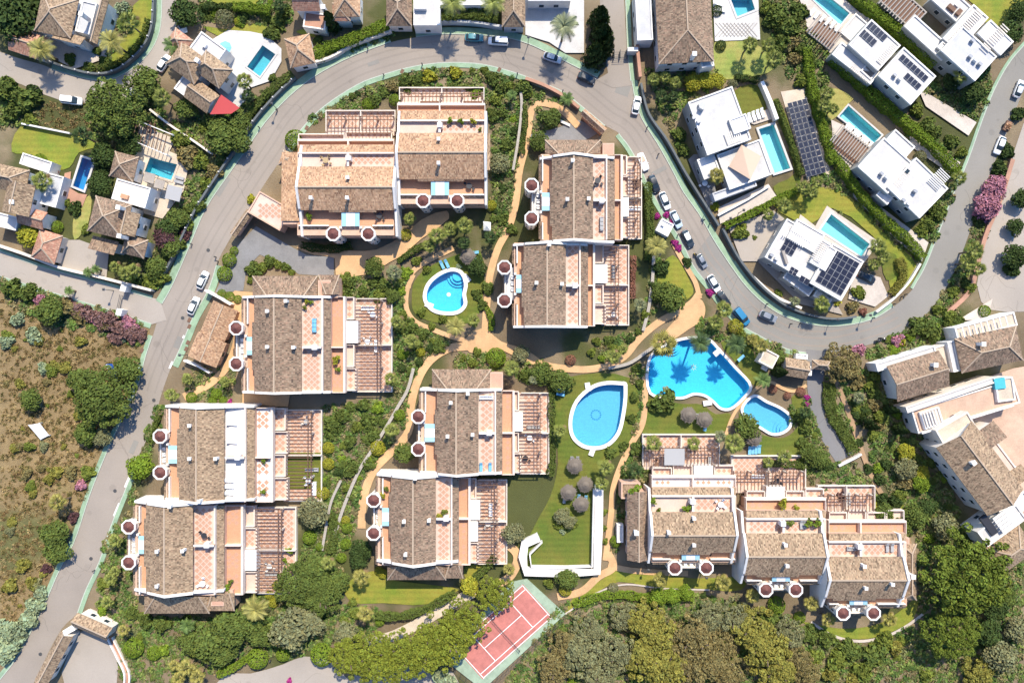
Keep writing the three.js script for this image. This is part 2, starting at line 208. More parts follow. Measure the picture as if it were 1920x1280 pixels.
for (const d of [-11, -26, -38]) sheet('wheel_track', band(si.slice(60, 330), d, d - 3.5), mt.track);
for (const [x, y, w, l, r] of [[1168, 168, 26, 20, 20], [334, 642, 12, 22, 24], [418, 350, 9, 40, 32], [250, 838, 10, 26, 24], [1236, 320, 30, 8, -28], [700, 118, 22, 7, -20], [1032, 130, 14, 9, 20]]) sheet('road_patch', rect(x, y, w, l, r).flat(), mt.patch);
sheet('side_road', [1118, 150, 1140, 137, 1128, 60, 1123, -30, 1169, -30, 1175, 93, 1186, 160, 1150, 165], mt.asphalt);
sheet('side_road', [...smooth([-30, 86, 30, 108, 77, 121, 124, 139, 181, 151, 219, 146, 258, 122, 284, 94, 300, 58, 304, 0, 303, -40], false, 3), 326, -40, 332, 40, 316, 100, 299, 130, 258, 172, 210, 195, 155, 193, 113, 188, 70, 173, 39, 158, -30, 140], mt.concrete);
sheet('side_road', [-30, 460, 67, 498, 150, 521, 211, 538, 300, 562, 312, 600, 284, 608, 211, 583, 98, 548, -30, 508], mt.concrete);
sheet('car_park', [1893, 310, 1877, 356, 1846, 454, 1832, 534, 1840, 565, 1854, 580, 1890, 585, 1960, 583, 1960, 300, 1920, 230], mt.concrete);
sheet('driveway', smooth([480, 424, 547, 463, 575, 478, 626, 482, 626, 518, 560, 514, 540, 500, 487, 477, 462, 502, 456, 545, 404, 548, 425, 500, 445, 460], true, 1), mt.slate);
sheet('driveway', [1512, 655, 1550, 658, 1546, 694, 1543, 715, 1546, 767, 1561, 800, 1602, 849, 1569, 868, 1553, 844, 1533, 810, 1520, 769, 1514, 728], mt.asphaltGrey);
sheet('driveway', [128, 1310, 115, 1260, 140, 1190, 180, 1170, 210, 1200, 222, 1240, 216, 1310], mt.concrete);
sheet('driveway', smooth([395, 1310, 420, 1265, 470, 1262, 530, 1245, 570, 1230, 620, 1240, 650, 1270, 690, 1250, 780, 1250, 850, 1260, 860, 1310], true, 2), mt.concrete);
sheet('driveway', [985, 255, 1045, 240, 1085, 225, 1130, 245, 1100, 262, 1030, 265], mt.slate);

// pavements: green painted concrete, a real kerb step along the road
function pavement(line, i0, i1, d0, d1, nm = 'pavement') {
  const a = smooth(line.slice(i0 * 2, i1 * 2), false, 3);
  struct(nm, S().prism(P(band(a, d0, d1)), 0, 0.13).geo(), mt.greenwalk);
  const w = d1 > d0 ? 1.6 : -1.6; struct('kerb', S().prism(P(band(a, d0, d0 + w)), 0, 0.142).geo(), mt.kerb);
}
pavement(OUT, 0, 11, 0, -9); pavement(OUT, 12, 24, 0, -14); pavement(OUT, 24, 35, 0, -13);
pavement(OUT2, 0, 9, 0, -11); pavement(OUT2, 8, 17, 0, -13); pavement(OUT2, 17, 27, 0, -6);
pavement(INN, 3, 9, 0, 9); pavement(INN, 11, 16, 0, 13); pavement(INN, 19, 35, 0, 10); pavement(INN, 35, 50, 0, 9);
pavement([1171, -30, 1174, 40, 1176, 93, 1182, 152], 0, 4, 0, -9);
pavement([284, 606, 211, 582, 98, 547, -30, 507], 0, 4, 0, -10); pavement([-30, 460, 67, 498, 150, 521, 211, 538, 284, 560], 0, 5, 0, -6);
pavement([95, 130, 124, 139, 181, 151, 219, 146, 258, 122, 284, 94, 300, 58, 304, 0, 303, -30], 0, 9, 0, -11);

// lawns
const L = (a, m = 'lawn') => sheet('lawn', smooth(a, true, 3), mt[m]);
L([1042, 722, 1090, 702, 1180, 708, 1198, 740, 1192, 800, 1165, 850, 1135, 868, 1122, 905, 1113, 985, 1111, 1062, 1050, 1063, 988, 1062, 984, 1030, 1005, 980, 1032, 930, 1046, 870, 1040, 790], 'lawnDark');
L([1208, 749, 1280, 757, 1316, 758, 1342, 776, 1370, 775, 1356, 812, 1300, 812, 1205, 812, 1206, 780], 'lawnDark');
L([1352, 642, 1395, 632, 1422, 680, 1440, 708, 1420, 726, 1382, 682], 'lawnDark');
L([1385, 772, 1400, 800, 1430, 815, 1470, 820, 1494, 800, 1484, 745, 1500, 738, 1512, 800, 1516, 855, 1430, 858, 1400, 830], 'lawnDark');
L([772, 560, 777, 527, 802, 502, 850, 480, 900, 470, 905, 560, 890, 600, 850, 608, 800, 600, 776, 585], 'lawnDark');
L([1235, 510, 1262, 478, 1290, 520, 1300, 550, 1265, 570, 1240, 560]);
L([38, 238, 135, 253, 192, 272, 148, 286, 130, 314, 95, 318, 60, 290, 22, 285]);
L([205, 110, 240, 60, 250, 10, 290, -10, 293, 40, 272, 92, 230, 128, 200, 140]);
L([1378, 170, 1420, 160, 1436, 205, 1394, 220], 'lawnDark'); L([1448, 190, 1458, 185, 1502, 320, 1498, 345, 1465, 372, 1450, 350, 1490, 325], 'lawnDark');
L([1230, 1078, 1300, 1084, 1400, 1085, 1390, 1105, 1300, 1102, 1230, 1100]); L([1130, 1085, 1160, 1068, 1235, 1078, 1230, 1100, 1160, 1090, 1090, 1130, 1060, 1150, 1075, 1120]);
L([1505, 1165, 1540, 1172, 1585, 1178, 1650, 1168, 1700, 1135, 1722, 1115, 1712, 1160, 1660, 1188, 1610, 1198, 1540, 1185]);
L([645, 1105, 660, 1085, 700, 1070, 730, 1085, 800, 1095, 860, 1105, 800, 1132, 720, 1130, 660, 1128]); L([870, 1065, 895, 1040, 915, 1035, 900, 1065, 875, 1085]);
L([1340, 80, 1395, 75, 1440, 100, 1450, 130, 1400, 145, 1350, 145], 'lawnDry'); L([1800, -20, 1960, -20, 1900, 30, 1880, 60, 1850, 50, 1845, 28]);
L([380, 50, 430, 55, 450, 45, 500, 50, 500, 68, 430, 75]); L([395, -20, 480, -20, 480, 12, 400, 12]); L([1555, 165, 1600, 185, 1590, 195, 1560, 225, 1548, 220], 'lawnDry');
L([1450, 385, 1560, 350, 1660, 440, 1720, 500, 1700, 540, 1670, 545, 1665, 480, 1560, 390, 1520, 420]); L([1655, 475, 1680, 478, 1678, 520, 1662, 525], 'lawnDark');
L([1680, 965, 1690, 940, 1700, 975], 'lawn'); L([1635, 940, 1655, 925, 1690, 985, 1665, 995]); L([140, 400, 170, 365, 165, 420, 140, 450], 'lawnDry'); L([555, 60, 585, 55, 590, 70]);

// paths and terraces at ground level
const way = (a, w, m = 'path') => sheet('path', trail(a, w), mt[m]);
way([1085, 238, 1060, 212, 1035, 197, 1012, 194, 997, 207, 991, 240, 984, 280, 974, 320, 966, 385, 952, 431, 934, 465, 920, 510, 914, 557, 911, 594, 908, 640], 13);
way([910, 630, 880, 648, 845, 652, 815, 668, 795, 690, 779, 725, 770, 765, 766, 808, 745, 836, 722, 858, 702, 880, 688, 910, 680, 945, 678, 990], 15);
sheet('path', smooth([870, 640, 905, 615, 940, 640, 985, 655, 1020, 682, 990, 678, 950, 655, 910, 662, 880, 660], true, 3), mt.path);
way([775, 515, 763, 545, 763, 580, 778, 602, 810, 617, 850, 632, 885, 642], 9); way([765, 540, 772, 512, 800, 490, 830, 475, 850, 465], 10);
way([940, 648, 985, 670, 1025, 685, 1065, 691, 1105, 692, 1142, 684, 1172, 667, 1194, 640, 1218, 617, 1245, 598, 1272, 585, 1300, 565, 1312, 548], 13);
sheet('path', smooth([1265, 600, 1290, 578, 1312, 560, 1322, 575, 1318, 598, 1290, 618, 1262, 636, 1235, 642], true, 3), mt.path); way([1312, 560, 1304, 530, 1290, 505, 1275, 480, 1262, 455], 9);
way([1209, 700, 1209, 755, 1204, 795, 1182, 835, 1163, 875, 1150, 915, 1146, 960, 1140, 1010, 1135, 1050], 11); way([1140, 1035, 1150, 1062, 1122, 1080, 1090, 1108, 1045, 1118], 14); way([1140, 1060, 1180, 1068, 1230, 1072, 1290, 1074], 11);
way([462, 560, 450, 600, 442, 650, 425, 688, 395, 718, 345, 744], 14); sheet('path', [440, 545, 475, 548, 478, 610, 440, 620, 425, 640, 400, 590], mt.path);
sheet('path', smooth([556, 464, 660, 470, 706, 468, 760, 438, 790, 412, 838, 395, 842, 410, 790, 448, 755, 478, 730, 492, 690, 514, 630, 515, 628, 484, 590, 478], true, 2), mt.path);
way([1512, 722, 1490, 733, 1468, 728, 1445, 716, 1428, 720, 1409, 737, 1398, 750, 1381, 768, 1370, 788, 1361, 815], 6); sheet('path', [455, 735, 545, 735, 540, 762, 455, 758], mt.path);
way([1566, 712, 1582, 750, 1600, 800, 1617, 850, 1637, 898, 1662, 940, 1686, 975, 1705, 1020, 1712, 1060], 9, 'trail'); way([940, 1010, 970, 1040, 960, 1075, 935, 1095], 16); way([1060, 1150, 1120, 1110, 1170, 1095, 1240, 1102, 1330, 1105], 3, 'paving');
way([1520, 1165, 1560, 1190, 1610, 1201, 1660, 1192, 1700, 1172, 1730, 1150], 5, 'paving'); way([690, 1205, 740, 1190, 790, 1165, 850, 1130, 890, 1108], 20, 'decktan'); way([1680, 1108, 1700, 1100, 1708, 1080], 8);
sheet('terrace', [398, 75, 428, 57, 470, 60, 500, 66, 528, 92, 528, 116, 508, 152, 470, 165, 460, 190, 445, 205, 405, 170], mt.deckwhite);
sheet('terrace', [122, 325, 134, 322, 131, 352, 148, 363, 164, 365, 155, 388, 130, 382, 118, 350], mt.terracotta); sheet('terrace', [262, 232, 330, 262, 318, 284, 356, 300, 345, 358, 305, 410, 262, 398, 243, 330, 255, 280], mt.decktan);
sheet('terrace', [100, 0, 200, 0, 215, 30, 200, 110, 140, 130, 60, 90, 62, 20], mt.paving); sheet('terrace', [115, 450, 150, 450, 205, 470, 200, 525, 110, 498], mt.concrete); sheet('terrace', [985, -30, 1095, -30, 1095, 100, 1060, 100, 1030, 80, 985, 66], mt.deckwhite);
sheet('terrace', [1335, -30, 1420, -30, 1425, 75, 1340, 78], mt.deckwhite); sheet('terrace', [1385, 225, 1440, 205, 1446, 224, 1414, 234], mt.paving); sheet('terrace', [1345, 390, 1440, 345, 1458, 372, 1350, 420], mt.paving);
sheet('terrace', [1508, 22, 1484, -34, 1546, -34, 1610, 24, 1632, 36, 1590, 95, 1555, 100, 1512, 50], mt.paving); sheet('terrace', [1558, 225, 1590, 240, 1650, 285, 1610, 330, 1580, 320, 1562, 275], mt.paving); sheet('terrace', [1590, 340, 1640, 380, 1740, 455, 1728, 490, 1680, 450, 1600, 370], mt.paving);
sheet('terrace', [1500, 402, 1528, 424, 1550, 386, 1648, 454, 1614, 500, 1490, 432], mt.paving); sheet('terrace', [1600, 505, 1650, 520, 1665, 555, 1640, 575, 1590, 560], mt.paving); sheet('terrace', [1420, 490, 1500, 570, 1580, 590, 1560, 555, 1440, 490], mt.concrete); sheet('terrace', [1365, 425, 1450, 395, 1470, 410, 1420, 490, 1390, 490], mt.concrete);
sheet('terrace', [1720, 165, 1830, 230, 1815, 255, 1735, 200], mt.paving); sheet('terrace', [1705, 255, 1800, 305, 1785, 330, 1700, 270], mt.paving); sheet('terrace', [1690, 760, 1900, 690, 1960, 680, 1960, 1000, 1760, 840], mt.plaza); sheet('terrace', [1300, 290, 1335, 290, 1345, 390, 1330, 395, 1290, 300], mt.slate); sheet('terrace', [1795, 600, 1860, 560, 1850, 600], mt.paving);

// tennis court
{
  const y = 0.3; const c = [980, 1094, 1036, 1156, 905, 1272, 850, 1210];
  const t = thing('tennis_court', 'red tennis court with green surround and white lines beside the stone pines', 'tennis court', at(943, 1183));
  part(t, 'surround', S().prism(P([960, 1090, 988, 1084, 1060, 1150, 905, 1292, 845, 1245, 855, 1200]), 0, y).geo(), mt.courtGreen);
  part(t, 'playing_surface', S().prism(P(c), y, y + 0.006).geo(), mt.courtRed);
  const p = (u, v) => { const a = [980, 1094], e = [56, 62], f = [-130, 116]; const [X, , Z] = at(a[0] + e[0] * u + f[0] * v, a[1] + e[1] * u + f[1] * v); return [X, y + 0.012, Z]; };
  const line = (u0, v0, u1, v1) => part(t, 'line', S().beam(p(u0, v0), p(u1, v1), 0.16, 0.008).geo(), mt.paint);
  for (const u of [0.02, 0.125, 0.875, 0.98]) line(u, 0.01, u, 0.99); for (const v of [0.012, 0.988]) line(0, v, 1, v); for (const v of [0.23, 0.77]) line(0.125, v, 0.875, v); line(0.5, 0.23, 0.5, 0.77);
  const n0 = p(-0.06, 0.5), n1 = p(1.06, 0.5);
  const net = part(t, 'net', (() => { const g = S(), L = (k, h) => [n0[0] + (n1[0] - n0[0]) * k, y + h, n0[2] + (n1[2] - n0[2]) * k]; for (let h = 0.1; h < 0.95; h += 0.16) g.beam(L(0, h), L(1, h), 0.012, 0.012); for (let k = 0; k <= 80; k++) g.beam(L(k / 80, 0.05), L(k / 80 + 1e-4, 0.95), 0.012, 0.012); return g.beam(L(0, 0.95), L(1, 0.95), 0.05, 0.06).geo(); })(), mt.iron);
  for (const q of [n0, n1]) part(t, 'net_post', S().cyl(q[0], q[2], 0.06, 0.06, y, y + 1.1, 8).geo(), mt.iron);
  // wire fence of posts and rails round the court
  const fc = [1060, 1150, 905, 1292, 845, 1245];
  for (let i = 0; i < 4; i += 2) { const n = i ? 6 : 16; for (let k = 0; k <= n; k++) { const [X, , Z] = at(fc[i] + (fc[i + 2] - fc[i]) * k / n, fc[i + 1] + (fc[i + 3] - fc[i + 1]) * k / n); part(t, 'fence_post', S().cyl(X, Z, 0.04, 0.04, 0, 3, 6).geo(), mt.iron); }
    for (const h of [0.4, 1.7, 3]) part(t, 'fence_rail', S().beam(at(fc[i], fc[i + 1]).map((v, j) => j === 1 ? h : v), at(fc[i + 2], fc[i + 3]).map((v, j) => j === 1 ? h : v), 0.04, 0.04).geo(), mt.iron); }
}

// pools: a tiled basin below ground, a coping round it, the water in it
for (const p of POOLS) {
  const o = P(p.o), out = P(p.out), c = o.reduce((a, q) => [a[0] + q[0] / o.length, a[1] + q[1] / o.length], [0, 0]);
  const t = thing(p.n, p.l, 'pool', [c[0], 0, c[1]]);
  const b = S(); const lip = 0.1; b.prism(o, -p.depth, -p.depth); for (let i = 0; i < o.length; i++) { const a = o[i], q = o[(i + 1) % o.length]; b.quad([a[0], -p.depth, a[1]], [q[0], -p.depth, q[1]], [q[0], 0.2, q[1]], [a[0], 0.2, a[1]]); }
  part(t, 'basin', b.geo(), mt[p.m]);
  const k = S(); k.prism(out, -0.1, 0.42, false, [o]); part(t, 'coping', k.geo(), mt[p.c]);
  const w = S().prism(o, lip, lip); part(t, 'water', w.geo(), water);
  p.t = t; p.cw = c;
}
for (const [k, x, y] of [[0, 858, 517], [1, 1098, 833], [2, 1262, 646], [3, 1473, 806]]) { const p = POOLS[k], [X, , Z] = at(x, y); [[2.6, 0.75], [1.9, 0.45], [1.2, 0.15]].forEach(([r, f]) => part(p.t, 'pool_step', S().cyl(X, Z, r, r, -p.depth, -p.depth * f - 0.08, 24).geo(), mt[p.m])); }
{ // mosaics on the pool floors
  const m1 = POOLS[1], d1 = -m1.depth + 0.01;
  for (let k = 0; k < 14; k++) { const a = k / 14 * 2 * PI, [X, , Z] = at(1119 + 9 * Math.cos(a), 779 + 9 * Math.sin(a)); part(m1.t, 'mosaic_dot', S().cyl(X, Z, 0.2, 0.2, d1, d1 + 0.01, 8).geo(), mt.mosaic); }
  const m2 = POOLS[2], d2 = -m2.depth + 0.01;
  for (let k = 0; k < 8; k++) { const a = k / 8 * 2 * PI, [X, , Z] = at(1305, 689); part(m2.t, 'mosaic_ray', S().slab([[X + 0.3 * Math.cos(a - 0.25), d2 + 0.01, Z + 0.3 * Math.sin(a - 0.25)], [X + 0.95 * Math.cos(a), d2 + 0.01, Z + 0.95 * Math.sin(a)], [X + 0.3 * Math.cos(a + 0.25), d2 + 0.01, Z + 0.3 * Math.sin(a + 0.25)]], 0.008).geo(), mt.yellow); }
  for (const [X, Z] of [[840, 551]].map(([a, b]) => [sx(a), sz(b)])) part(POOLS[0].t, 'mosaic_dot', S().cyl(X, Z, 0.5, 0.5, -POOLS[0].depth + 0.01, -POOLS[0].depth + 0.02, 10).geo(), mt.paint);
  const m4 = POOLS[9]; for (let k = 0; k < 4; k++) { const q = rect(sx(1591 + k * 14.5), sz(240 + k * 11.8), 1.9, 1.8, 39); part(m4.t, 'platform', S().prism(q, 0, 0.5).geo(), mt.white); }
  const r = [[805, 572], [875, 522], [1102, 725], [1110, 846], [1345, 660], [1326, 755]]; const wh = [0, 0, 1, 1, 2, 2];
  r.forEach(([x, y], i) => part(POOLS[wh[i]].t, 'shower_plinth', S().obox(sx(x), sz(y), 2, 1.2, 20 + i * 30, 0, 0.5).geo(), mt.white));
}

// walls and retaining walls, each a run of its own
function wall(label, a, th, h, m = 'white', nm = 'garden_wall', posts = 0, sm = true) {
  const c = sm ? smooth(a, false, 4) : a, mid = c.length >> 2;
  const t = thing(nm, label, 'wall', at(c[mid * 2], c[mid * 2 + 1]));
  part(t, 'wall_body', S().prism(P(band(c, -th / 2, th / 2)), -0.2, h).geo(), mt[m]);
  part(t, 'coping', S().prism(P(band(c, -th / 2 - 0.4, th / 2 + 0.4)), h, h + 0.08).geo(), mt[m]);
  if (posts) { let d = 0; for (let i = 2; i < c.length; i += 2) { d += Math.hypot(c[i] - c[i - 2], c[i + 1] - c[i - 1]); if (d > posts) { d = 0; const [X, , Z] = at(c[i], c[i + 1]); part(t, 'post', S().box(X - 0.12, X + 0.12, 0, h + 0.5, Z - 0.12, Z + 0.12).geo(), mt.white); } } }
  return t;
}
wall('dark curving garden wall with white posts round the corner villa lawn', [80, 112, 130, 130, 185, 142, 220, 136, 250, 116, 274, 90, 288, 58, 292, 10, 292, -20], 3, 1.4, 'darkwall', 'garden_wall', 17);
wall('long dark-topped wall with white posts above the green pavement of the ring road', [308, 520, 330, 480, 348, 440, 374, 388, 415, 325, 452, 270, 486, 220, 530, 172, 556, 148], 3, 1.4, 'darkwall', 'garden_wall', 20);
wall('white wall along the ring road under the clipped garden hedge', [560, 128, 620, 112, 660, 90, 735, 62], 3.5, 1.4, 'cream');
wall('pale wall facing the green pavement under the palm hedge', [780, 52, 830, 46, 890, 48, 942, 56], 3.5, 1.8, 'greywall');
wall('dark curved wall below the white villa with the beige shade sail', [1200, 160, 1214, 215, 1248, 265, 1282, 325, 1310, 370, 1345, 425], 3, 1.5, 'darkwall');
wall('dark curved wall round the garden of the solar-roofed white villa', [1352, 430, 1380, 482, 1410, 522, 1438, 550, 1475, 576, 1520, 592, 1560, 598, 1600, 594], 3, 1.6, 'darkwall');
wall('low white kerb wall round the green garden bed by the road bend', [1640, 585, 1672, 560, 1700, 530, 1722, 495], 3, 1.0, 'white');
wall('brown retaining wall along the pavement beside the orange path', [985, 150, 1020, 163, 1060, 185, 1085, 205], 5, 1.3, 'terracotta');
wall('dark brown wall between the street trees and the upper side road', [1187, 0, 1190, 50, 1193, 100, 1198, 150], 5, 2, 'terracotta');
wall('rough stone wall beside the winding orange path', [776, 690, 765, 730, 748, 760, 725, 800, 700, 840, 675, 880, 655, 925, 640, 965, 628, 1005], 5, 0.8, 'stone');
wall('second rough stone wall on the planted slope', [640, 900, 622, 940, 612, 990, 605, 1030], 4, 0.7, 'stone'); wall('stone wall between the palms and the largest pool', [1140, 690, 1180, 680, 1210, 660, 1232, 645], 5, 0.9, 'stone');
wall('stone-edged wall on the shrub slope beside the orange path', [975, 160, 978, 200, 972, 260, 962, 320], 4, 0.8, 'stone'); wall('pale stone wall below the terraces on the green slope', [1225, 480, 1222, 530, 1215, 580, 1205, 620], 5, 0.7, 'stone');
wall('wide white terrace wall round the square end of the lawn', [1122, 908, 1121, 990, 1118, 1068, 1060, 1070, 986, 1068, 980, 1040, 984, 1016, 1010, 1004], 15, 1.5, 'white', 'terrace_wall', 0, false);
wall('inner white step of the terrace wall on the lawn', [1112, 915, 1109, 1058, 1060, 1060, 996, 1059, 993, 1035, 1016, 1012], 2, 1.75, 'white', 'terrace_wall', 0, false);
wall('white wall above the terracotta steps near the gatehouse', [205, 1196, 222, 1230, 236, 1262, 232, 1300], 2, 0.8, 'white'); wall('pale wall of the terracotta steps near the gatehouse', [213, 1192, 231, 1228, 245, 1262, 241, 1300], 2, 0.8, 'cream');
sheet('steps', [206, 1195, 213, 1192, 244, 1262, 240, 1300, 232, 1300, 235, 1262], mt.terracotta);
wall('low white wall at the foot of the grey ramp', [1570, 872, 1598, 858, 1612, 850], 3, 1, 'white', 'garden_wall', 0, false); wall('thin white wall between the villa lawn and the wild verge', [45, 234, 90, 243, 135, 252], 2, 1, 'white'); wall('long white wall beside the narrow garden path', [285, 208, 320, 235, 360, 262, 400, 290], 3, 1.2, 'cream');
wall('white boundary wall of the tile-roofed villas along the lane', [0, 460, 60, 480, 110, 500, 200, 522, 290, 545], 4, 1.7, 'cream'); wall('white wall edge of the sunken drive beside the hedge', [1344, 405, 1400, 375, 1440, 350], 3, 1, 'white', 'garden_wall', 0, false);
wall('straight grey wall beneath the orange roof of the service building', [392, 545, 420, 560, 440, 572], 3, 2.4, 'white', 'garden_wall', 0, false); wall('white wall below the service building', [350, 675, 375, 685, 398, 698], 3, 1.6, 'white', 'garden_wall', 0, false);
wall('dark glass-topped pool wall beside the lawn strip of the white villa', [1424, 158, 1440, 195, 1452, 228], 6, 1.8, 'white', 'garden_wall', 0, false); wall('white planter wall along the sunken front of the solar-roofed villa', [1410, 520, 1450, 555, 1500, 578], 4, 1.1, 'white');
wall('pinkish wall under the oleanders along the car park', [1895, 300, 1870, 380, 1845, 440, 1828, 500, 1815, 545, 1770, 590], 7, 0.9, 'terracotta');

// ---------- buildings ----------
const CEN = new THREE.Vector2(0, 0);
function win(t, x, y, z, nx, nz, w, h, wallm) {          // a window set on a wall: frame and pane, facing (nx, nz)
  const tx = -nz, tz = nx, q = (a, d) => [x + tx * a + nx * d, z + tz * a + nz * d];
  const f = part(t, 'window', S().prism([q(-w / 2, -0.1), q(w / 2, -0.1), q(w / 2, 0.06), q(-w / 2, 0.06)], y, y + h, true).geo(), mt.white);
  part(t, 'pane', S().prism([q(-w / 2 + 0.1, 0.04), q(w / 2 - 0.1, 0.04), q(w / 2 - 0.1, 0.075), q(-w / 2 + 0.1, 0.075)], y + 0.1, y + h - 0.1, true).geo(), mt.glass, f);
}
// windows along the walls of a box from (cx, cz), on the sides that look over the garden
function windows(t, cx, cz, w, l, ang, y0, y1, gap = 3.4) {
  const c = Math.cos(ang * D2R), s = Math.sin(ang * D2R);
  for (const [nx, nz, half, len] of [[c, s, w / 2, l], [-c, -s, w / 2, l], [-s, c, l / 2, w], [s, -c, l / 2, w]]) {
    const L2 = Math.hypot(cx, cz) || 1; if ((nx * -cx + nz * -cz) / L2 < 0.25) continue;
    const n = Math.floor((len - 1) / gap); if (n < 1) continue;
    for (let y = y0 + 0.9; y + 1.5 < y1; y += 3) for (let k = 0; k < n; k++) { const a = (k - (n - 1) / 2) * gap; win(t, cx + nx * half - nz * a, y, cz + nz * half + nx * a, nx, nz, 1.3, 1.3); }
  }
}
function chimney(t, px, py, h0, h1, ry = 0, w = 0.75) {
  const [x, , z] = at(px, py, h1), c = part(t, 'chimney', S().obox(x, z, w, w, ry, h0 - 1.2, h1 - 0.25).geo(), mt.white);
  part(t, 'chimney_cap', S().obox(x, z, w + 0.25, w + 0.25, ry, h1 - 0.25, h1).geo(), mt.white, c);
}
const TILE = new Map();
function diamond(s) { if (!TILE.has(s)) TILE.set(s, S().prism([[-s, 0], [0, -s], [s, 0], [0, s]], 0, 0.012).geo()); return TILE.get(s); }
// a floor laid with diamond tiles in a lattice of pale joints, in the rectangle x0..x1, z0..z1
function tiled(t, x0, x1, z0, z1, y, mat = mt.tilePink, parent = t, p = 1.42) {
  if (x0 > x1) [x0, x1] = [x1, x0]; if (z0 > z1) [z0, z1] = [z1, z0];
  const nx = Math.max(1, Math.round((x1 - x0 - 0.3) / p)), nz = Math.max(1, Math.round((z1 - z0 - 0.3) / p)), px = (x1 - x0 - 0.3) / nx, pz = (z1 - z0 - 0.3) / nz, s = Math.min(px, pz) / 2 - 0.1, g = diamond(Math.round(s * 50) / 50);
  for (let i = 0; i < nx; i++) for (let j = 0; j < nz; j++) { put(t, 'floor_tile', g, mat, x0 + 0.15 + (i + 0.5) * px, y, z0 + 0.15 + (j + 0.5) * pz, 0, 1, parent); if (i < nx - 1 && j < nz - 1) put(t, 'floor_tile', g, mat, x0 + 0.15 + (i + 1) * px, y, z0 + 0.15 + (j + 1) * pz, 0, 1, parent); }
}
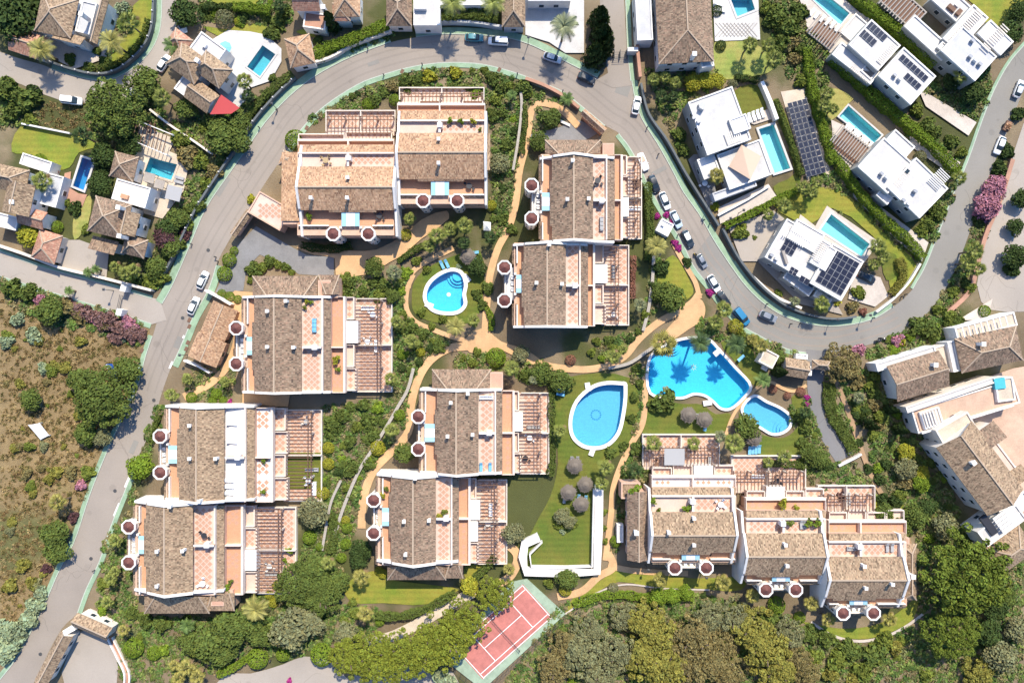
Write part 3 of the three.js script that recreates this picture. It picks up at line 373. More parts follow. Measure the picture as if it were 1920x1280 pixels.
/* A terraced apartment block. Seen across from the turret side (front) to the pergolas (back): turrets, a strip of tiles, the front terrace,
   the ridged main roof, an upper terrace, a strip of tiles, a middle terrace, small lower terraces, a pergola over the garden patio. */
function block(o) {
  const V = o.V, sgn = V ? 1 : -1;
  const A = (a, h) => ((o.ridge + sgn * a) - (V ? OX : OY)) / U * (1 - h / FLY), Q = (l, h) => (l - (V ? OY : OX)) / U * (1 - h / FLY);
  const pt = (a, l, h, hl = h) => V ? [A(a, h), h, Q(l, hl)] : [Q(l, hl), h, A(a, h)];
  const bx = (s, a0, a1, l0, l1, y0, y1, h = y1) => V ? s.box(A(a0, h), A(a1, h), y0, y1, Q(l0, h), Q(l1, h)) : s.box(Q(l0, h), Q(l1, h), y0, y1, A(a0, h), A(a1, h));
  const { l0, l1 } = o, [fT, fS, fP, fE] = o.f, [bE, b1, b2, b3, b4, b5, b6] = o.b, HR = 9.6, roof = mt[o.roof], wallm = mt[o.wall ?? 'pink'];
  const base = pt(0, (l0 + l1) / 2, 0), t = thing('apartment_block', o.label, 'apartment block', [base[0], 0, base[2]]);
  const W = (n, a0, a1, q0, q1, y0, y1, m, par, h = y1) => part(t, n, bx(S(), a0, a1, q0, q1, y0, y1, h).geo(), m, par);
  // bodies, stepping down to the back
  W('wall', -fE + 4, bE - 3, l0 + 2, l1 - 2, -0.3, 7.0, wallm, t, 7.4);
  W('wall', -fS + 4, -fE + 3, l0 + 2, l1 - 2, -0.3, 5.2, wallm);
  W('wall', bE - 8, b1, l0 + 2, l1 - 2, -0.3, 6.0, wallm); W('wall', b1 - 6, b2, l0 + 3, l1 - 3, -0.3, 5.1, wallm);
  W('wall', b2 - 6, b3 - 1, l0 + 2.5, l1 - 2.5, -0.3, 3.6, wallm);
  // main roof
  const r0 = l0 + 1, r1 = l1 - 1;
  part(t, 'roof_slope', S().slab([pt(-fE, r0, 7.3, 9), pt(0, r0, HR), pt(0, r1, HR), pt(-fE, r1, 7.3, 9)], 0.2).geo(), roof);
  part(t, 'roof_slope', S().slab([pt(0, r0, HR), pt(bE, r0, 7.5, 9), pt(bE, r1, 7.5, 9), pt(0, r1, HR)], 0.2).geo(), roof);
  const lower = o.eaves ?? [[l0 + 6, l0 + 30], [l1 - 30, l1 - 6]];
  for (const [q0, q1] of [[o.tur[0] - 12, o.tur[1] + 12]]) part(t, 'roof_slope', S().slab([pt(-fE - 4, q0, 6.99, 9), pt(-fE + 0.5, q0, 7.33, 9), pt(-fE + 0.5, q1, 7.33, 9), pt(-fE - 4, q1, 6.99, 9)], 0.18).geo(), roof);
  part(t, 'ridge_tiles', S().beam(pt(0, r0, HR + 0.03), pt(0, r1, HR + 0.03), 0.34, 0.2).geo(), mt.ridge);
  // white gable parapets that follow the section
  for (const [l, s] of [[l0, 1], [l1, -1]]) {
    const pr = [[-fS + 2, 5.6], [-fE, 7.1], [-fE + 3, 7.75], [0, HR + 0.42], [bE, 7.95], [bE + 2, 7.3], [b2 - 1, 6.3], [b2 - 1, -0.3], [-fS + 2, -0.3]];
    const z0 = Q(l, 9), z1 = z0 + s * 0.5, q = (z) => pr.map(([a, h]) => V ? [A(a, Math.max(h, 5)), h, z] : [z, h, A(a, Math.max(h, 5))]);
    const g = S(), P0 = q(z0), P1 = q(z1), n = pr.length; for (let i = 0; i < n; i++) g.quad(P0[i], P0[(i + 1) % n], P1[(i + 1) % n], P1[i]);
    const v2 = pr.map(([a, h]) => new THREE.Vector2(a, h)); for (const [i, j, k] of THREE.ShapeUtils.triangulateShape(v2, [])) { g.tri(P0[i], P0[j], P0[k]); g.tri(P1[i], P1[j], P1[k]); }
    part(t, 'gable_parapet', g.geo(), mt.white);
  }
  // front: terrace, tile strips beside the turrets, turrets, awning
  const [t0, t1] = o.tur, ff = W('front_terrace', -fP, -fE + 3, l0 + 4, l1 - 4, 5.2, 5.24, mt.tileOrange);
  W('parapet', -fP - 1.5, -fP + 0.5, l0 + 4, t0 - 8, 5.2, 6.1, mt.white); W('parapet', -fP - 1.5, -fP + 0.5, t1 + 8, l1 - 4, 5.2, 6.1, mt.white);
  for (const [q0, q1] of [[l0 + 4, t0 - 6], [t1 + 6, l1 - 4]]) if (q1 - q0 > 6) part(t, 'roof_slope', S().slab([pt(-fS, q0, 4.6), pt(-fP - 1, q0, 5.5), pt(-fP - 1, q1, 5.5), pt(-fS, q1, 4.6)], 0.18).geo(), roof);
  W('balcony_floor', -fT + 3, -fP, t0, t1, -0.3, 3.9, mt.greywall); W('balcony_rail', -fT, -fT + 2.5, t0 + 8, t1 - 8, 3.0, 4.9, mt.cream);
  part(t, 'roof_slope', S().slab([pt(-fT - 3, t0 + 9, 3.6), pt(-fT + 1, t0 + 9, 4.1), pt(-fT + 1, t1 - 9, 4.1), pt(-fT - 3, t1 - 9, 3.6)], 0.15).geo(), roof);
  for (const tl of o.tur) {
    const c = pt(-fT, tl, 7.2), R = 1.62, oct = (r, y) => Array.from({ length: 8 }, (_, i) => [c[0] + r * Math.cos((i + 0.5) * PI / 4), y, c[2] + r * Math.sin((i + 0.5) * PI / 4)]);
    const tw = part(t, 'turret', S().hull(oct(R - 0.1, -0.3), oct(R - 0.1, 6.9)).geo(), mt.cream);
    const ring = S(), a = oct(R + 0.1, 6.9), b = oct(R + 0.1, 7.2), d = oct(R - 0.26, 7.2), e = oct(R - 0.26, 6.9); for (let i = 0; i < 8; i++) { const j = (i + 1) % 8; ring.quad(a[i], a[j], b[j], b[i]).quad(b[i], b[j], d[j], d[i]).quad(d[i], d[j], e[j], e[i]).quad(e[i], e[j], a[j], a[i]); }
    part(t, 'turret_rim', ring.geo(), mt.white, tw);
    const co = S(), rr0 = oct(R - 0.26, 6.94); for (let i = 0; i < 8; i++) co.tri(rr0[i], rr0[(i + 1) % 8], [c[0], 7.75, c[2]]); part(t, 'turret_roof', co.geo(), mt.turret, tw);
    for (let i = 0; i < 8; i++) { const an = i * PI / 4, nx = Math.cos(an), nz = Math.sin(an); if (nx * -c[0] + nz * -c[2] > 0) for (const y of [1.2, 4.4]) win(t, c[0] + nx * (R - 0.22), y, c[2] + nz * (R - 0.22), nx, nz, 0.6, 1.3); }
  }
  const tm = (t0 + t1) / 2, aw = 17, n = 4;
  for (let k = 0; k < n; k++) { const q0 = tm - aw + k * aw * 2 / n, q1 = q0 + aw * 2 / n - 0.3; part(t, 'awning_panel', S().slab([pt(-fP - 2, q0, 6.1), pt(-fE + 2, q0, 7.0), pt(-fE + 2, q1, 7.0), pt(-fP - 2, q1, 6.1)], 0.06).geo(), k === 1 || k === 2 ? mt.awnWhite : mt.awnBlue); }
  W('awning_wall', -fP - 6, -fP - 2, tm - aw - 4, tm - aw, 3.9, 6.2, mt.white); W('awning_wall', -fP - 6, -fP - 2, tm + aw, tm + aw + 4, 3.9, 6.2, mt.white);
  const dir = V ? 0 : PI / 2;
  for (let k = 0; k < 3; k++) { const c = pt(-fP - 9, tm - 11 + k * 11, 3.9); seat(t, c, dir); }
  // upper terrace
  const up = W('terrace_floor', bE - 1, b1 - 1.5, l0 + 3, l1 - 3, 6.0, 6.04, mt[o.floor ?? 'tileJoint']), uw = V ? [A(bE, 6), A(b1 - 2, 6), Q(l0 + 4, 6), Q(l1 - 4, 6)] : [Q(l0 + 4, 6), Q(l1 - 4, 6), A(bE, 6), A(b1 - 2, 6)];
  const seg = (q0, q1, y, a0, a1, m) => V ? tiled(t, A(a0, y), A(a1, y), Q(q0, y), Q(q1, y), y, m) : tiled(t, Q(q0, y), Q(q1, y), A(a0, y), A(a1, y), y, m);
  const dv = o.div; (o.plain ?? []).includes(0) || seg(l0 + 5, dv - 2, 6.041, bE + 1, b1 - 2, mt[o.tile ?? 'tilePink']); (o.plain ?? []).includes(1) || seg(dv + 3, l1 - 5, 6.041, bE + 1, b1 - 2, mt[o.tile ?? 'tilePink']);
  W('parapet', b1 - 1.8, b1 + 1, l0 + 3, l1 - 3, 5.4, 6.85, mt.blush); W('divider', bE + 1, b1 - 2, dv - 1.5, dv + 1.5, 5.9, 7.6, wallm); W('divider_cap', bE + 1, b1 - 2, dv - 2, dv + 2, 7.6, 7.68, mt.white);
  for (let k = 0; k < 4; k++) { const q = l0 + (l1 - l0) * (k + 0.5 + 0.12 * (k % 2)) / 4; W('terrace_door', bE - 3.4, bE - 2.7, q - 8, q + 8, 6.05, 7.0, mt.glass, t, 7.4); }
  const ct = pt((bE + b1) / 2 + 4, dv, 8.2); part(t, 'chimney', S().box(ct[0] - 0.55, ct[0] + 0.55, 5.9, 8.1, ct[2] - 0.55, ct[2] + 0.55).geo(), mt.white);
  part(t, 'roof_slope', S().slab([pt(b1 + 0.5, l0 + 3, 6.3), pt(b2, l0 + 3, 5.45), pt(b2, l1 - 3, 5.45), pt(b1 + 0.5, l1 - 3, 6.3)], 0.2).geo(), roof);
  // middle terrace
  W('terrace_floor', b2 - 2, b3 - 3, l0 + 3, l1 - 3, 3.6, 3.64, mt[o.floor2 ?? 'tileOrange']);
  for (let k = 0; k < 4; k++) { const q0 = l0 + 5 + (l1 - l0 - 10) * k / 4, q1 = q0 + (l1 - l0 - 10) / 4; if (k !== 1) seg(q0 + 1, q1 - 4, 3.641, b2 + 1, b3 - 4, mt[o.tile ?? 'tilePink']); }
  W('parapet', b3 - 4, b3, l0 + 2.5, l1 - 2.5, 3.0, 4.55, mt.blush); W('divider', b2 - 2, b3 - 4, dv - 1.2, dv + 1.2, 3.6, 5.0, mt.blush);
  for (const l of [l0 + 2.5, l1 - 3.5]) W('parapet', b2 - 1, b3 - 4, l, l + 1, 3.0, 4.5, mt.blush);
  for (let k = 0; k < 4; k++) { const q = l0 + (l1 - l0) * (k + 0.5) / 4; W('terrace_door', b2 - 2.4, b2 - 1.7, q - 8, q + 8, 3.65, 4.9, mt.glass, t, 5); }
  // lower terraces: four little bays with their own parapets, some roofed white
  const bays = o.bays ?? [0, 1, 0, 2], nb = bays.length;
  for (let k = 0; k < nb; k++) {
    const q0 = l0 + 4 + (l1 - l0 - 8) * k / nb, q1 = q0 + (l1 - l0 - 8) / nb - 3, e = b4 - (k % 2 ? 0 : 4);
    if (bays[k] === 1) { W('bay_roof', b3 - 2, e + 3, q0, q1, -0.3, 3.3, mt.white); continue; }
    W('bay_floor', b3 - 4, e, q0, q1, -0.3, 1.9, mt.tileJoint); if (bays[k] === 0) seg(q0 + 2, q1 - 2, 1.901, b3 + 1, e - 2, mt.tilePink);
    W('bay_parapet', e - 2, e, q0, q1, 1.3, 2.8, mt.blush); W('bay_parapet', b3, e - 2, q0 - 0.5, q0 + 1, 1.3, 2.8, mt.blush); W('bay_parapet', b3, e - 2, q1 - 1, q1 + 0.5, 1.3, 2.8, mt.cream);
  }
  // garden patio and pergola
  const [g0, g1] = o.patio ?? [l0 + 6, l1 - 4]; W('patio_floor', b4 - 8, b6, g0, g1, -0.2, 0.42, mt[o.pf ?? 'tileJoint']);
  if (!o.pf) { const gm = (g0 + g1) / 2; seg(g0 + 2, gm - 2, 0.421, b4 + 2, b6 - 2, mt.tilePink); seg(gm + 2, g1 - 2, 0.421, b4 + 2, b6 - 2, mt.tilePink); }
  W('patio_wall', b6 - 1.6, b6, g0, g1, -0.2, 1.3, mt.cream); W('patio_wall', b4, b6 - 1.6, g0, g0 + 1.4, -0.2, 1.3, mt.cream); W('patio_wall', b4, b6 - 1.6, g1 - 1.4, g1, -0.2, 1.3, mt.cream); W('patio_wall', b4, b6 - 1.6, (g0 + g1) / 2 - 0.7, (g0 + g1) / 2 + 0.7, -0.2, 2.0, mt.cream);
  const step = 6.6, nB = Math.floor((g1 - g0 - 6) / step); for (let k = 0; k <= nB; k++) { const q = g0 + 4 + k * step; part(t, 'pergola_beam', S().beam(pt(b4 - 3, q, 3.05), pt(b5 + 2, q, 3.05), 0.13, 0.17).geo(), mt.wood); }
  for (const a of [b5 - 2, b5 - 8]) part(t, 'pergola_rail', S().beam(pt(a, g0 + 2, 2.87), pt(a, g1 - 2, 2.87), 0.16, 0.17).geo(), mt.wood);
  for (let k = 0; k < 5; k++) { const q = g0 + 4 + (g1 - g0 - 8) * k / 4, c = pt(b5 - 2, q, 2.7); part(t, 'pergola_post', S().box(c[0] - 0.2, c[0] + 0.2, 0.3, 2.78, c[2] - 0.2, c[2] + 0.2).geo(), mt.cream); }
  if (o.cover) part(t, 'pergola_cover', S().slab([pt(b4, o.cover[0], 3.2), pt(b5 - 3, o.cover[0], 3.2), pt(b5 - 3, o.cover[1], 3.2), pt(b4, o.cover[1], 3.2)], 0.04).geo(), mt[o.cover[2]]);
  if (o.turf) W('artificial_turf', b4 - 2, b6 - 2, o.turf[0], o.turf[1], 0.36, 0.45, mt.lawnDark);
  // chimneys on the main roof
  for (const [a, l] of o.chim) { const rh = HR - (a < 0 ? 2.3 * -a / fE : 2.1 * a / bE), hh = rh + 1.25, c = pt(a, l, hh), m = part(t, 'chimney', S().box(c[0] - 0.27, c[0] + 0.27, rh - 0.8, hh, c[2] - 0.27, c[2] + 0.27).geo(), mt.white); part(t, 'chimney_cap', S().box(c[0] - 0.38, c[0] + 0.38, hh, hh + 0.12, c[2] - 0.38, c[2] + 0.38).geo(), mt.white, m); }
  // lean-to wings at the gable ends: half-hipped roofs that rise to the gable
  for (const w of o.wings ?? []) {
    const { a0, a1, q0, q1, he = 4.8, hr = 6.6, inset = 16 } = w;
    W('wall', a0 + 3, a1 - 3, Math.min(q0, q1) + (q0 < q1 ? 4 : -6), Math.max(q0, q1) + (q0 < q1 ? 6 : -4), -0.3, he - 0.15, wallm);
    part(t, 'roof_slope', S().slab([pt(a0, q0, he), pt(a1, q0, he), pt(a1 - inset, q1, hr), pt(a0 + inset, q1, hr)], 0.18).geo(), roof);
    part(t, 'roof_slope', S().slab([pt(a0, q0, he), pt(a0 + inset, q1, hr), pt(a0, q1, he)], 0.18).geo(), roof);
    part(t, 'roof_slope', S().slab([pt(a1, q0, he), pt(a1, q1, he), pt(a1 - inset, q1, hr)], 0.18).geo(), roof);
    for (const [a, b] of [[a0, a0 + inset], [a1, a1 - inset]]) part(t, 'hip_tiles', S().beam(pt(a, q0, he + 0.05), pt(b, q1, hr + 0.05), 0.25, 0.16).geo(), mt.ridge);
  }
  for (const w of o.boxes ?? []) { W('wall', w[0], w[1], w[2], w[3], -0.3, w[4], mt[w[5] ?? 'pink']); if (w[6]) W('terrace_floor', w[0] + 2, w[1] - 2, w[2] + 2, w[3] - 2, w[4], w[4] + 0.03, mt.tilePink); }
  return t;
}
const seatG = mergeGeometries([new RoundedBoxGeometry(0.75, 0.35, 0.75, 2, 0.08).translate(0, 0.25, 0), new RoundedBoxGeometry(0.75, 0.4, 0.2, 2, 0.08).translate(0, 0.5, -0.3)]);
const SEATS = [];
function seat(t, c, ry) { SEATS.push([c, ry]); }
const F = [71, 61, 49, 37], Bk = [52, 91, 107, 134, 155, 203, 222];
block({ V: 0, ridge: 350, l0: 555, l1: 741, f: [88, 95, 72, 44], b: [38, 64, 79, 90, 104, 134, 144], tur: [624, 690], div: 652, roof: 'roofWarm', chim: [[-20, 582], [-20, 650], [18, 651]], plain: [0], bays: [0, 0], patio: [610, 741], boxes: [[-70, 18, 530, 556, 5.2, 'roof']].map((b) => [...b.slice(0, 5), 'pink']), label: 'terracotta-roofed terraced block with twin turrets beside the grey slate forecourt' });
block({ V: 0, ridge: 285, l0: 742, l1: 912, f: [91, 101, 79, 51], b: [36, 60, 78, 92, 98, 112, 122], tur: [793, 857], div: 824, roof: 'roofWarm', chim: [[-20, 822], [25, 822]], plain: [0], bays: [2, 2, 2, 2], label: 'terracotta-roofed terraced block whose upper patio meets the ring road shrubs' });
block({ V: 1, ridge: 1076, l0: 287, l1: 452, f: [79, 66, 58, 41], b: [36, 62, 77, 92, 104, 122, 128], tur: [347, 409], div: 375, roof: 'roofGrey', chim: [[-12, 373], [-2, 300], [28, 372]], wings: [{ a0: -54, a1: 50, q0: 262, q1: 288, inset: 26 }], boxes: [[54, 76, 268, 290, 5, 'pink', 1]], bays: [0, 0, 1, 0], label: 'grey-brown roofed terraced block nearest the entrance gate and roadside cars' });
block({ V: 1, ridge: 1026, l0: 453, l1: 614, f: [80, 66, 56, 44], b: [35, 62, 77, 90, 110, 136, 154], tur: [501, 563], div: 535, roof: 'roofGrey', chim: [[-20, 530], [28, 532], [4, 458]], bays: [2, 1, 0, 2], label: 'grey-brown roofed terraced block with a deep shadow falling toward the orange path' });
block({ V: 1, ridge: 513, l0: 553, l1: 739, f: F, b: Bk, tur: [615, 682], div: 651, roof: 'roofGrey', chim: [[-13, 583], [-13, 650], [22, 564], [36, 651]], wings: [{ a0: -40, a1: 82, q0: 517, q1: 554, inset: 26 }, { a0: 84, a1: 123, q0: 515, q1: 552, inset: 14, hr: 5.8 }], boxes: [[83, 107, 525, 556, 5.2, 'pink', 1]], bays: [0, 1, 2, 0], label: 'grey-brown roofed terraced block beside the small orange-roofed service building' });
block({ V: 1, ridge: 367, l0: 762, l1: 944, f: [68, 60, 50, 32], b: [53, 92, 110, 144, 172, 218, 236], tur: [818, 886], div: 858, roof: 'roofTan', floor: 'white', turf: [848, 918], chim: [[-13, 798], [-13, 860], [36, 860], [5, 940]], plain: [0, 1], floor2: 'white', bays: [0, 0, 0, 0], label: 'terraced block with white sun terraces and a strip of artificial turf on its patio' });
block({ V: 1, ridge: 307, l0: 945, l1: 1118, f: [67, 58, 46, 34], b: [54, 95, 113, 148, 174, 222, 248], tur: [988, 1055], div: 1023, roof: 'roofTan', chim: [[-14, 1034], [34, 1033], [-14, 1099], [10, 950]], wings: [{ a0: -37, a1: 85, q0: 1150, q1: 1119, inset: 20 }, { a0: 80, a1: 132, q0: 1145, q1: 1112, inset: 10, hr: 5.6 }], boxes: [[88, 112, 1112, 1136, 5.2, 'pink', 1]], bays: [2, 0, 1, 2], label: 'tan-roofed terraced block at the lower end of the sloping road near the gatehouse' });
block({ V: 1, ridge: 855, l0: 730, l1: 893, f: [71, 70, 57, 36], b: [42, 74, 87, 110, 122, 160, 175], tur: [781, 842], div: 812, roof: 'roofGrey', chim: [[-10, 755], [-16, 818], [31, 815], [22, 738]], wings: [{ a0: -45, a1: 66, q0: 692, q1: 729, inset: 28 }], boxes: [[64, 88, 698, 730, 5, 'pink', 1]], bays: [0, 1, 0, 0], label: 'grey-brown roofed terraced block facing the teardrop pool lawn' });
block({ V: 1, ridge: 774, l0: 893, l1: 1062, f: [74, 70, 56, 41], b: [43, 73, 86, 108, 123, 160, 177], tur: [938, 1000], div: 973, roof: 'roofGrey', chim: [[-17, 978], [30, 976], [-14, 1040], [4, 897]], wings: [{ a0: -48, a1: 62, q0: 1087, q1: 1062, inset: 18 }, { a0: 60, a1: 94, q0: 1084, q1: 1060, inset: 8, hr: 5.6 }], boxes: [[62, 84, 1055, 1078, 5, 'pink', 1]], bays: [0, 1, 1, 0], label: 'grey-brown roofed terraced block above the curved clipped hedge and lawn' });
block({ V: 0, ridge: 1004, l0: 1220, l1: 1383, f: [61, 54, 44, 32], b: [44, 74, 90, 112, 132, 166, 190], tur: [1266, 1325], div: 1300, roof: 'roofTan', chim: [[-18, 1302], [32, 1302], [5, 1255]], plain: [0], floor2: 'white', bays: [0, 2, 1, 0], patio: [1205, 1350], cover: [1246, 1284, 'greyCloth'], boxes: [], label: 'tan-roofed terraced block beside the white-walled lawn with a long tiled side wing' });
block({ V: 0, ridge: 1044, l0: 1397, l1: 1552, f: [62, 52, 44, 34], b: [44, 71, 87, 110, 128, 160, 190], tur: [1437, 1493], div: 1470, roof: 'roofTan', chim: [[-17, 1477], [22, 1474]], bays: [0, 1, 0, 0], patio: [1372, 1512], label: 'tan-roofed terraced block with its pergola facing the small pale pool' });
block({ V: 0, ridge: 1088, l0: 1552, l1: 1703, f: [62, 52, 44, 34], b: [44, 72, 88, 112, 132, 160, 178], tur: [1582, 1639], div: 1615, roof: 'roofTan', chim: [[-15, 1625], [26, 1622], [-8, 1675]], bays: [2, 2, 2, 2], patio: [1535, 1642], wings: [], boxes: [[68, 80, 1688, 1706, 5.4, 'pink', 1]], label: 'tan-roofed terraced block at the edge of the pine wood' });
SEATS.forEach(([c, ry]) => { const m = tag(mesh(uniq('balcony_armchair'), seatG, mt.whitePlastic, scene), 'white cushioned armchair on a balcony between two turrets', 'armchair', 'armchairs on the turret balconies'); m.position.set(...c); m.rotation.y = ry; });

/* A house of several wings: hip (four slopes), gable, shed or flat. Wing: [kind, px, py, w, l, angle, eave, rise, roof]. */
function house(name, label, cat, wings, extra) {
  const b = at(wings[0][1], wings[0][2], wings[0][6]), t = thing(name, label, cat, [b[0], 0, b[2]]);
  for (const [kind, px, py, wu, lu, ang, he, rise, roof = 'roofTan', wl = 'white', y0 = 0] of wings) {
    const k = (1 - he / FLY) / U, [cx, , cz] = at(px, py, he), w = wu * k, l = lu * k, c = Math.cos(ang * D2R), s = Math.sin(ang * D2R);
    const q = (i, j, y) => [cx + i * c - j * s, y, cz + i * s + j * c];
    if (kind === 'flat') {
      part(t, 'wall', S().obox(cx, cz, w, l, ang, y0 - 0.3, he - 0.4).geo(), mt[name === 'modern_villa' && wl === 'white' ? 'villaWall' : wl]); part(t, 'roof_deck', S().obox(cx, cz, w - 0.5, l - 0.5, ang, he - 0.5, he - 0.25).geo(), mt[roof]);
      for (const [i, j, a, d] of [[0, -l / 2 + 0.16, w, 0.32], [0, l / 2 - 0.16, w, 0.32], [-w / 2 + 0.16, 0, 0.32, l - 0.64], [w / 2 - 0.16, 0, 0.32, l - 0.64]]) { const o = q(i, j, 0); part(t, 'parapet', S().obox(o[0], o[2], a, d, ang, he - 0.4, he).geo(), mt[wl]); }
      windows(t, cx, cz, w, l, ang, y0, he); continue;
    }
    part(t, 'wall', S().obox(cx, cz, w - 0.9, l - 0.9, ang, y0 - 0.3, he - 0.1).geo(), mt[wl]); windows(t, cx, cz, w - 0.9, l - 0.9, ang, y0, he);
    const X = w / 2, Z = l / 2, R = mt[roof], rise_ = he + rise; let F4, caps;
    if (kind === 'gable') { F4 = [[q(-X, -Z, he), q(X, -Z, he), q(X, 0, rise_), q(-X, 0, rise_)], [q(-X, Z, he), q(X, Z, he), q(X, 0, rise_), q(-X, 0, rise_)]]; caps = [[q(-X, 0, rise_), q(X, 0, rise_)]];
      for (const e of [-1, 1]) { const g = S(), a = e * (X - 0.45), p = [q(a, -Z + 0.5, he - 0.1), q(a, Z - 0.5, he - 0.1), q(a, 0, rise_ - 0.2)]; g.tri(...p); const p2 = p.map((v) => [v[0] - e * c * 0.2, v[1], v[2] - e * s * 0.2]); for (let i = 0; i < 3; i++) { const j = (i + 1) % 3; g.quad(p[i], p[j], p2[j], p2[i]); } g.tri(...p2); part(t, 'gable_wall', g.geo(), mt[wl]); } }
    else if (kind === 'shed') { F4 = [[q(-X, -Z, he), q(X, -Z, he), q(X, Z, rise_), q(-X, Z, rise_)]]; caps = []; }
    else { const m = Math.min(X, Z), a = X - m, d = Z - m, r0 = q(-a, -d, rise_), r1 = q(a, d, rise_); const A0 = q(-X, -Z, he), A1 = q(X, -Z, he), A2 = q(X, Z, he), A3 = q(-X, Z, he);
      F4 = X >= Z ? [[A0, A1, r1, r0], [A2, A3, r0, r1], [A1, A2, r1], [A3, A0, r0]] : [[A0, A1, r0], [A2, A3, r1], [A1, A2, r1, r0], [A3, A0, r0, r1]];
      caps = X >= Z ? [[A0, r0], [A3, r0], [A1, r1], [A2, r1]] : [[A0, r0], [A1, r0], [A2, r1], [A3, r1]]; if (a + d > 0.1) caps.push([r0, r1]); }
    for (const f of F4) part(t, 'roof_slope', S().slab(f, 0.18).geo(), R);
    for (const [a, d] of caps) part(t, 'ridge_tiles', S().beam([a[0], a[1] + 0.04, a[2]], [d[0], d[1] + 0.04, d[2]], 0.28, 0.16).geo(), mt.ridge);
  }
  extra?.(t); return t;
}
const flatOn = (t, n, px, py, w, l, ang, y0, y1, m) => { const k = (1 - y1 / FLY) / U, [x, , z] = at(px, py, y1); return part(t, n, S().obox(x, z, w * k, l * k, ang, y0, y1).geo(), mt[m]); };
const slats = (t, n, px, py, w, l, ang, y, count, m, th = 0.12) => { const k = (1 - y / FLY) / U, [x, , z] = at(px, py, y), c = Math.cos(ang * D2R), s = Math.sin(ang * D2R); for (let i = 0; i < count; i++) { const u = (-0.5 + (i + 0.5) / count) * w * k; part(t, n, S().obox(x + u * c, z + u * s, th, l * k, ang, y - 0.14, y).geo(), mt[m]); } };
// solar panels laid one by one: cols by rows, on a grid round (px, py)
const panelG = new Map();
function solar(t, px, py, w, l, ang, cols, rows, y, gap = 0.06) {
  const k = (1 - y / FLY) / U, [x, , z] = at(px, py, y), c = Math.cos(ang * D2R), s = Math.sin(ang * D2R), pw = w * k / cols, pl = l * k / rows, key = pw.toFixed(2) + pl.toFixed(2);
  if (!panelG.has(key)) panelG.set(key, [new THREE.BoxGeometry(pw - gap, 0.07, pl - gap), new THREE.BoxGeometry(pw - gap - 0.07, 0.02, pl - gap - 0.07)]);
  const [gf, gp] = panelG.get(key);
  for (let i = 0; i < cols; i++) for (let j = 0; j < rows; j++) { const u = (i + 0.5 - cols / 2) * pw, v = (j + 0.5 - rows / 2) * pl; const f = put(t, 'solar_panel', gf, mt.solarFrame, x + u * c - v * s, y, z + u * s + v * c, -ang * D2R); const cell = mesh('cell_face', gp, mt.solar, f); cell.position.y = 0.035; }
}
// --- tile-roofed villas on the west side
house('villa', 'tan-tiled villa with white roof terrace at the bend of the narrow lane', 'villa', [['hip', 105, 28, 70, 75, 12, 5.5, 2.4], ['gable', 185, 40, 85, 15, 105, 5.2, 1], ['flat', 160, 32, 28, 60, 14, 4.6, 0, 'greywall'], ['shed', 130, 72, 55, 18, 14, 4.6, 1]], (t) => chimney(t, 150, 25, 6, 8, 14));
house('garage', 'low brown-tiled garage on the shaded lane wall', 'garage', [['gable', 52, 82, 64, 44, 18, 3.2, 1.4, 'roofRed', 'cream']]);
house('villa', 'villa with greyish tiles and a red awning on a white pool terrace', 'villa', [['hip', 352, 118, 66, 52, 36, 5.6, 2.2], ['hip', 398, 130, 62, 44, 36, 5.8, 2.0], ['hip', 335, 78, 40, 36, 36, 5, 1.6, 'roofRed'], ['flat', 388, 92, 58, 42, 36, 5.2, 0, 'deckwhite'], ['gable', 378, 180, 54, 42, 36, 4.4, 1.5], ['flat', 350, 165, 40, 30, 36, 4.2, 0, 'deckwhite']], (t) => { part(t, 'awning', S().slab([at(414, 177, 4.4), at(449, 202, 3.9), at(433, 213, 3.9), at(393, 214, 4.3)], 0.05).geo(), mt.awnRed); chimney(t, 368, 112, 6.5, 8.6, 36); flatOn(t, 'table', 382, 84, 7, 7, 36, 4.9, 5.7, 'whitePlastic'); });
house('villa', 'straw-tiled villa partly cut off beside the lawn and the narrow blue pool', 'villa', [['hip', 20, 335, 62, 46, 12, 5.6, 2.0], ['gable', 34, 372, 60, 52, 102, 6, 1.9], ['flat', 66, 305, 58, 22, 18, 3.4, 0, 'deckwhite'], ['gable', 60, 408, 50, 34, 15, 4, 1.2, 'roofRed'], ['flat', 92, 355, 40, 60, 15, 3.2, 0, 'greywall'], ['flat', 12, 415, 40, 26, 14, 3.6, 0, 'deckwhite']], (t) => chimney(t, 20, 378, 6, 8, 0));
house('gate_cottage', 'small orange-tiled gate cottage on the lane beside a white court', 'cottage', [['hip', 87, 462, 46, 56, 17, 3.2, 1.6, 'roofRed', 'cream']]);
house('villa', 'mossy-tiled villa with a cream roof terrace beside the square teal pool', 'villa', [['hip', 232, 312, 46, 48, 14, 4.2, 1.8, 'roofGrey'], ['hip', 205, 408, 70, 68, 14, 6, 2.4, 'roofGrey'], ['gable', 238, 418, 44, 40, 104, 5.5, 1.6, 'roofTan'], ['hip', 252, 462, 44, 36, 14, 4.2, 1.5, 'roofGrey'], ['shed', 195, 460, 50, 26, 14, 4, 0.8, 'roofGrey'], ['flat', 245, 362, 66, 40, 16, 5, 0, 'cream']], (t) => { chimney(t, 220, 388, 7.4, 9, 10); chimney(t, 222, 442, 6.4, 8.6, 10); flatOn(t, 'terrace_sofa', 232, 368, 14, 8, 16, 4.7, 5.4, 'tileOrange'); });
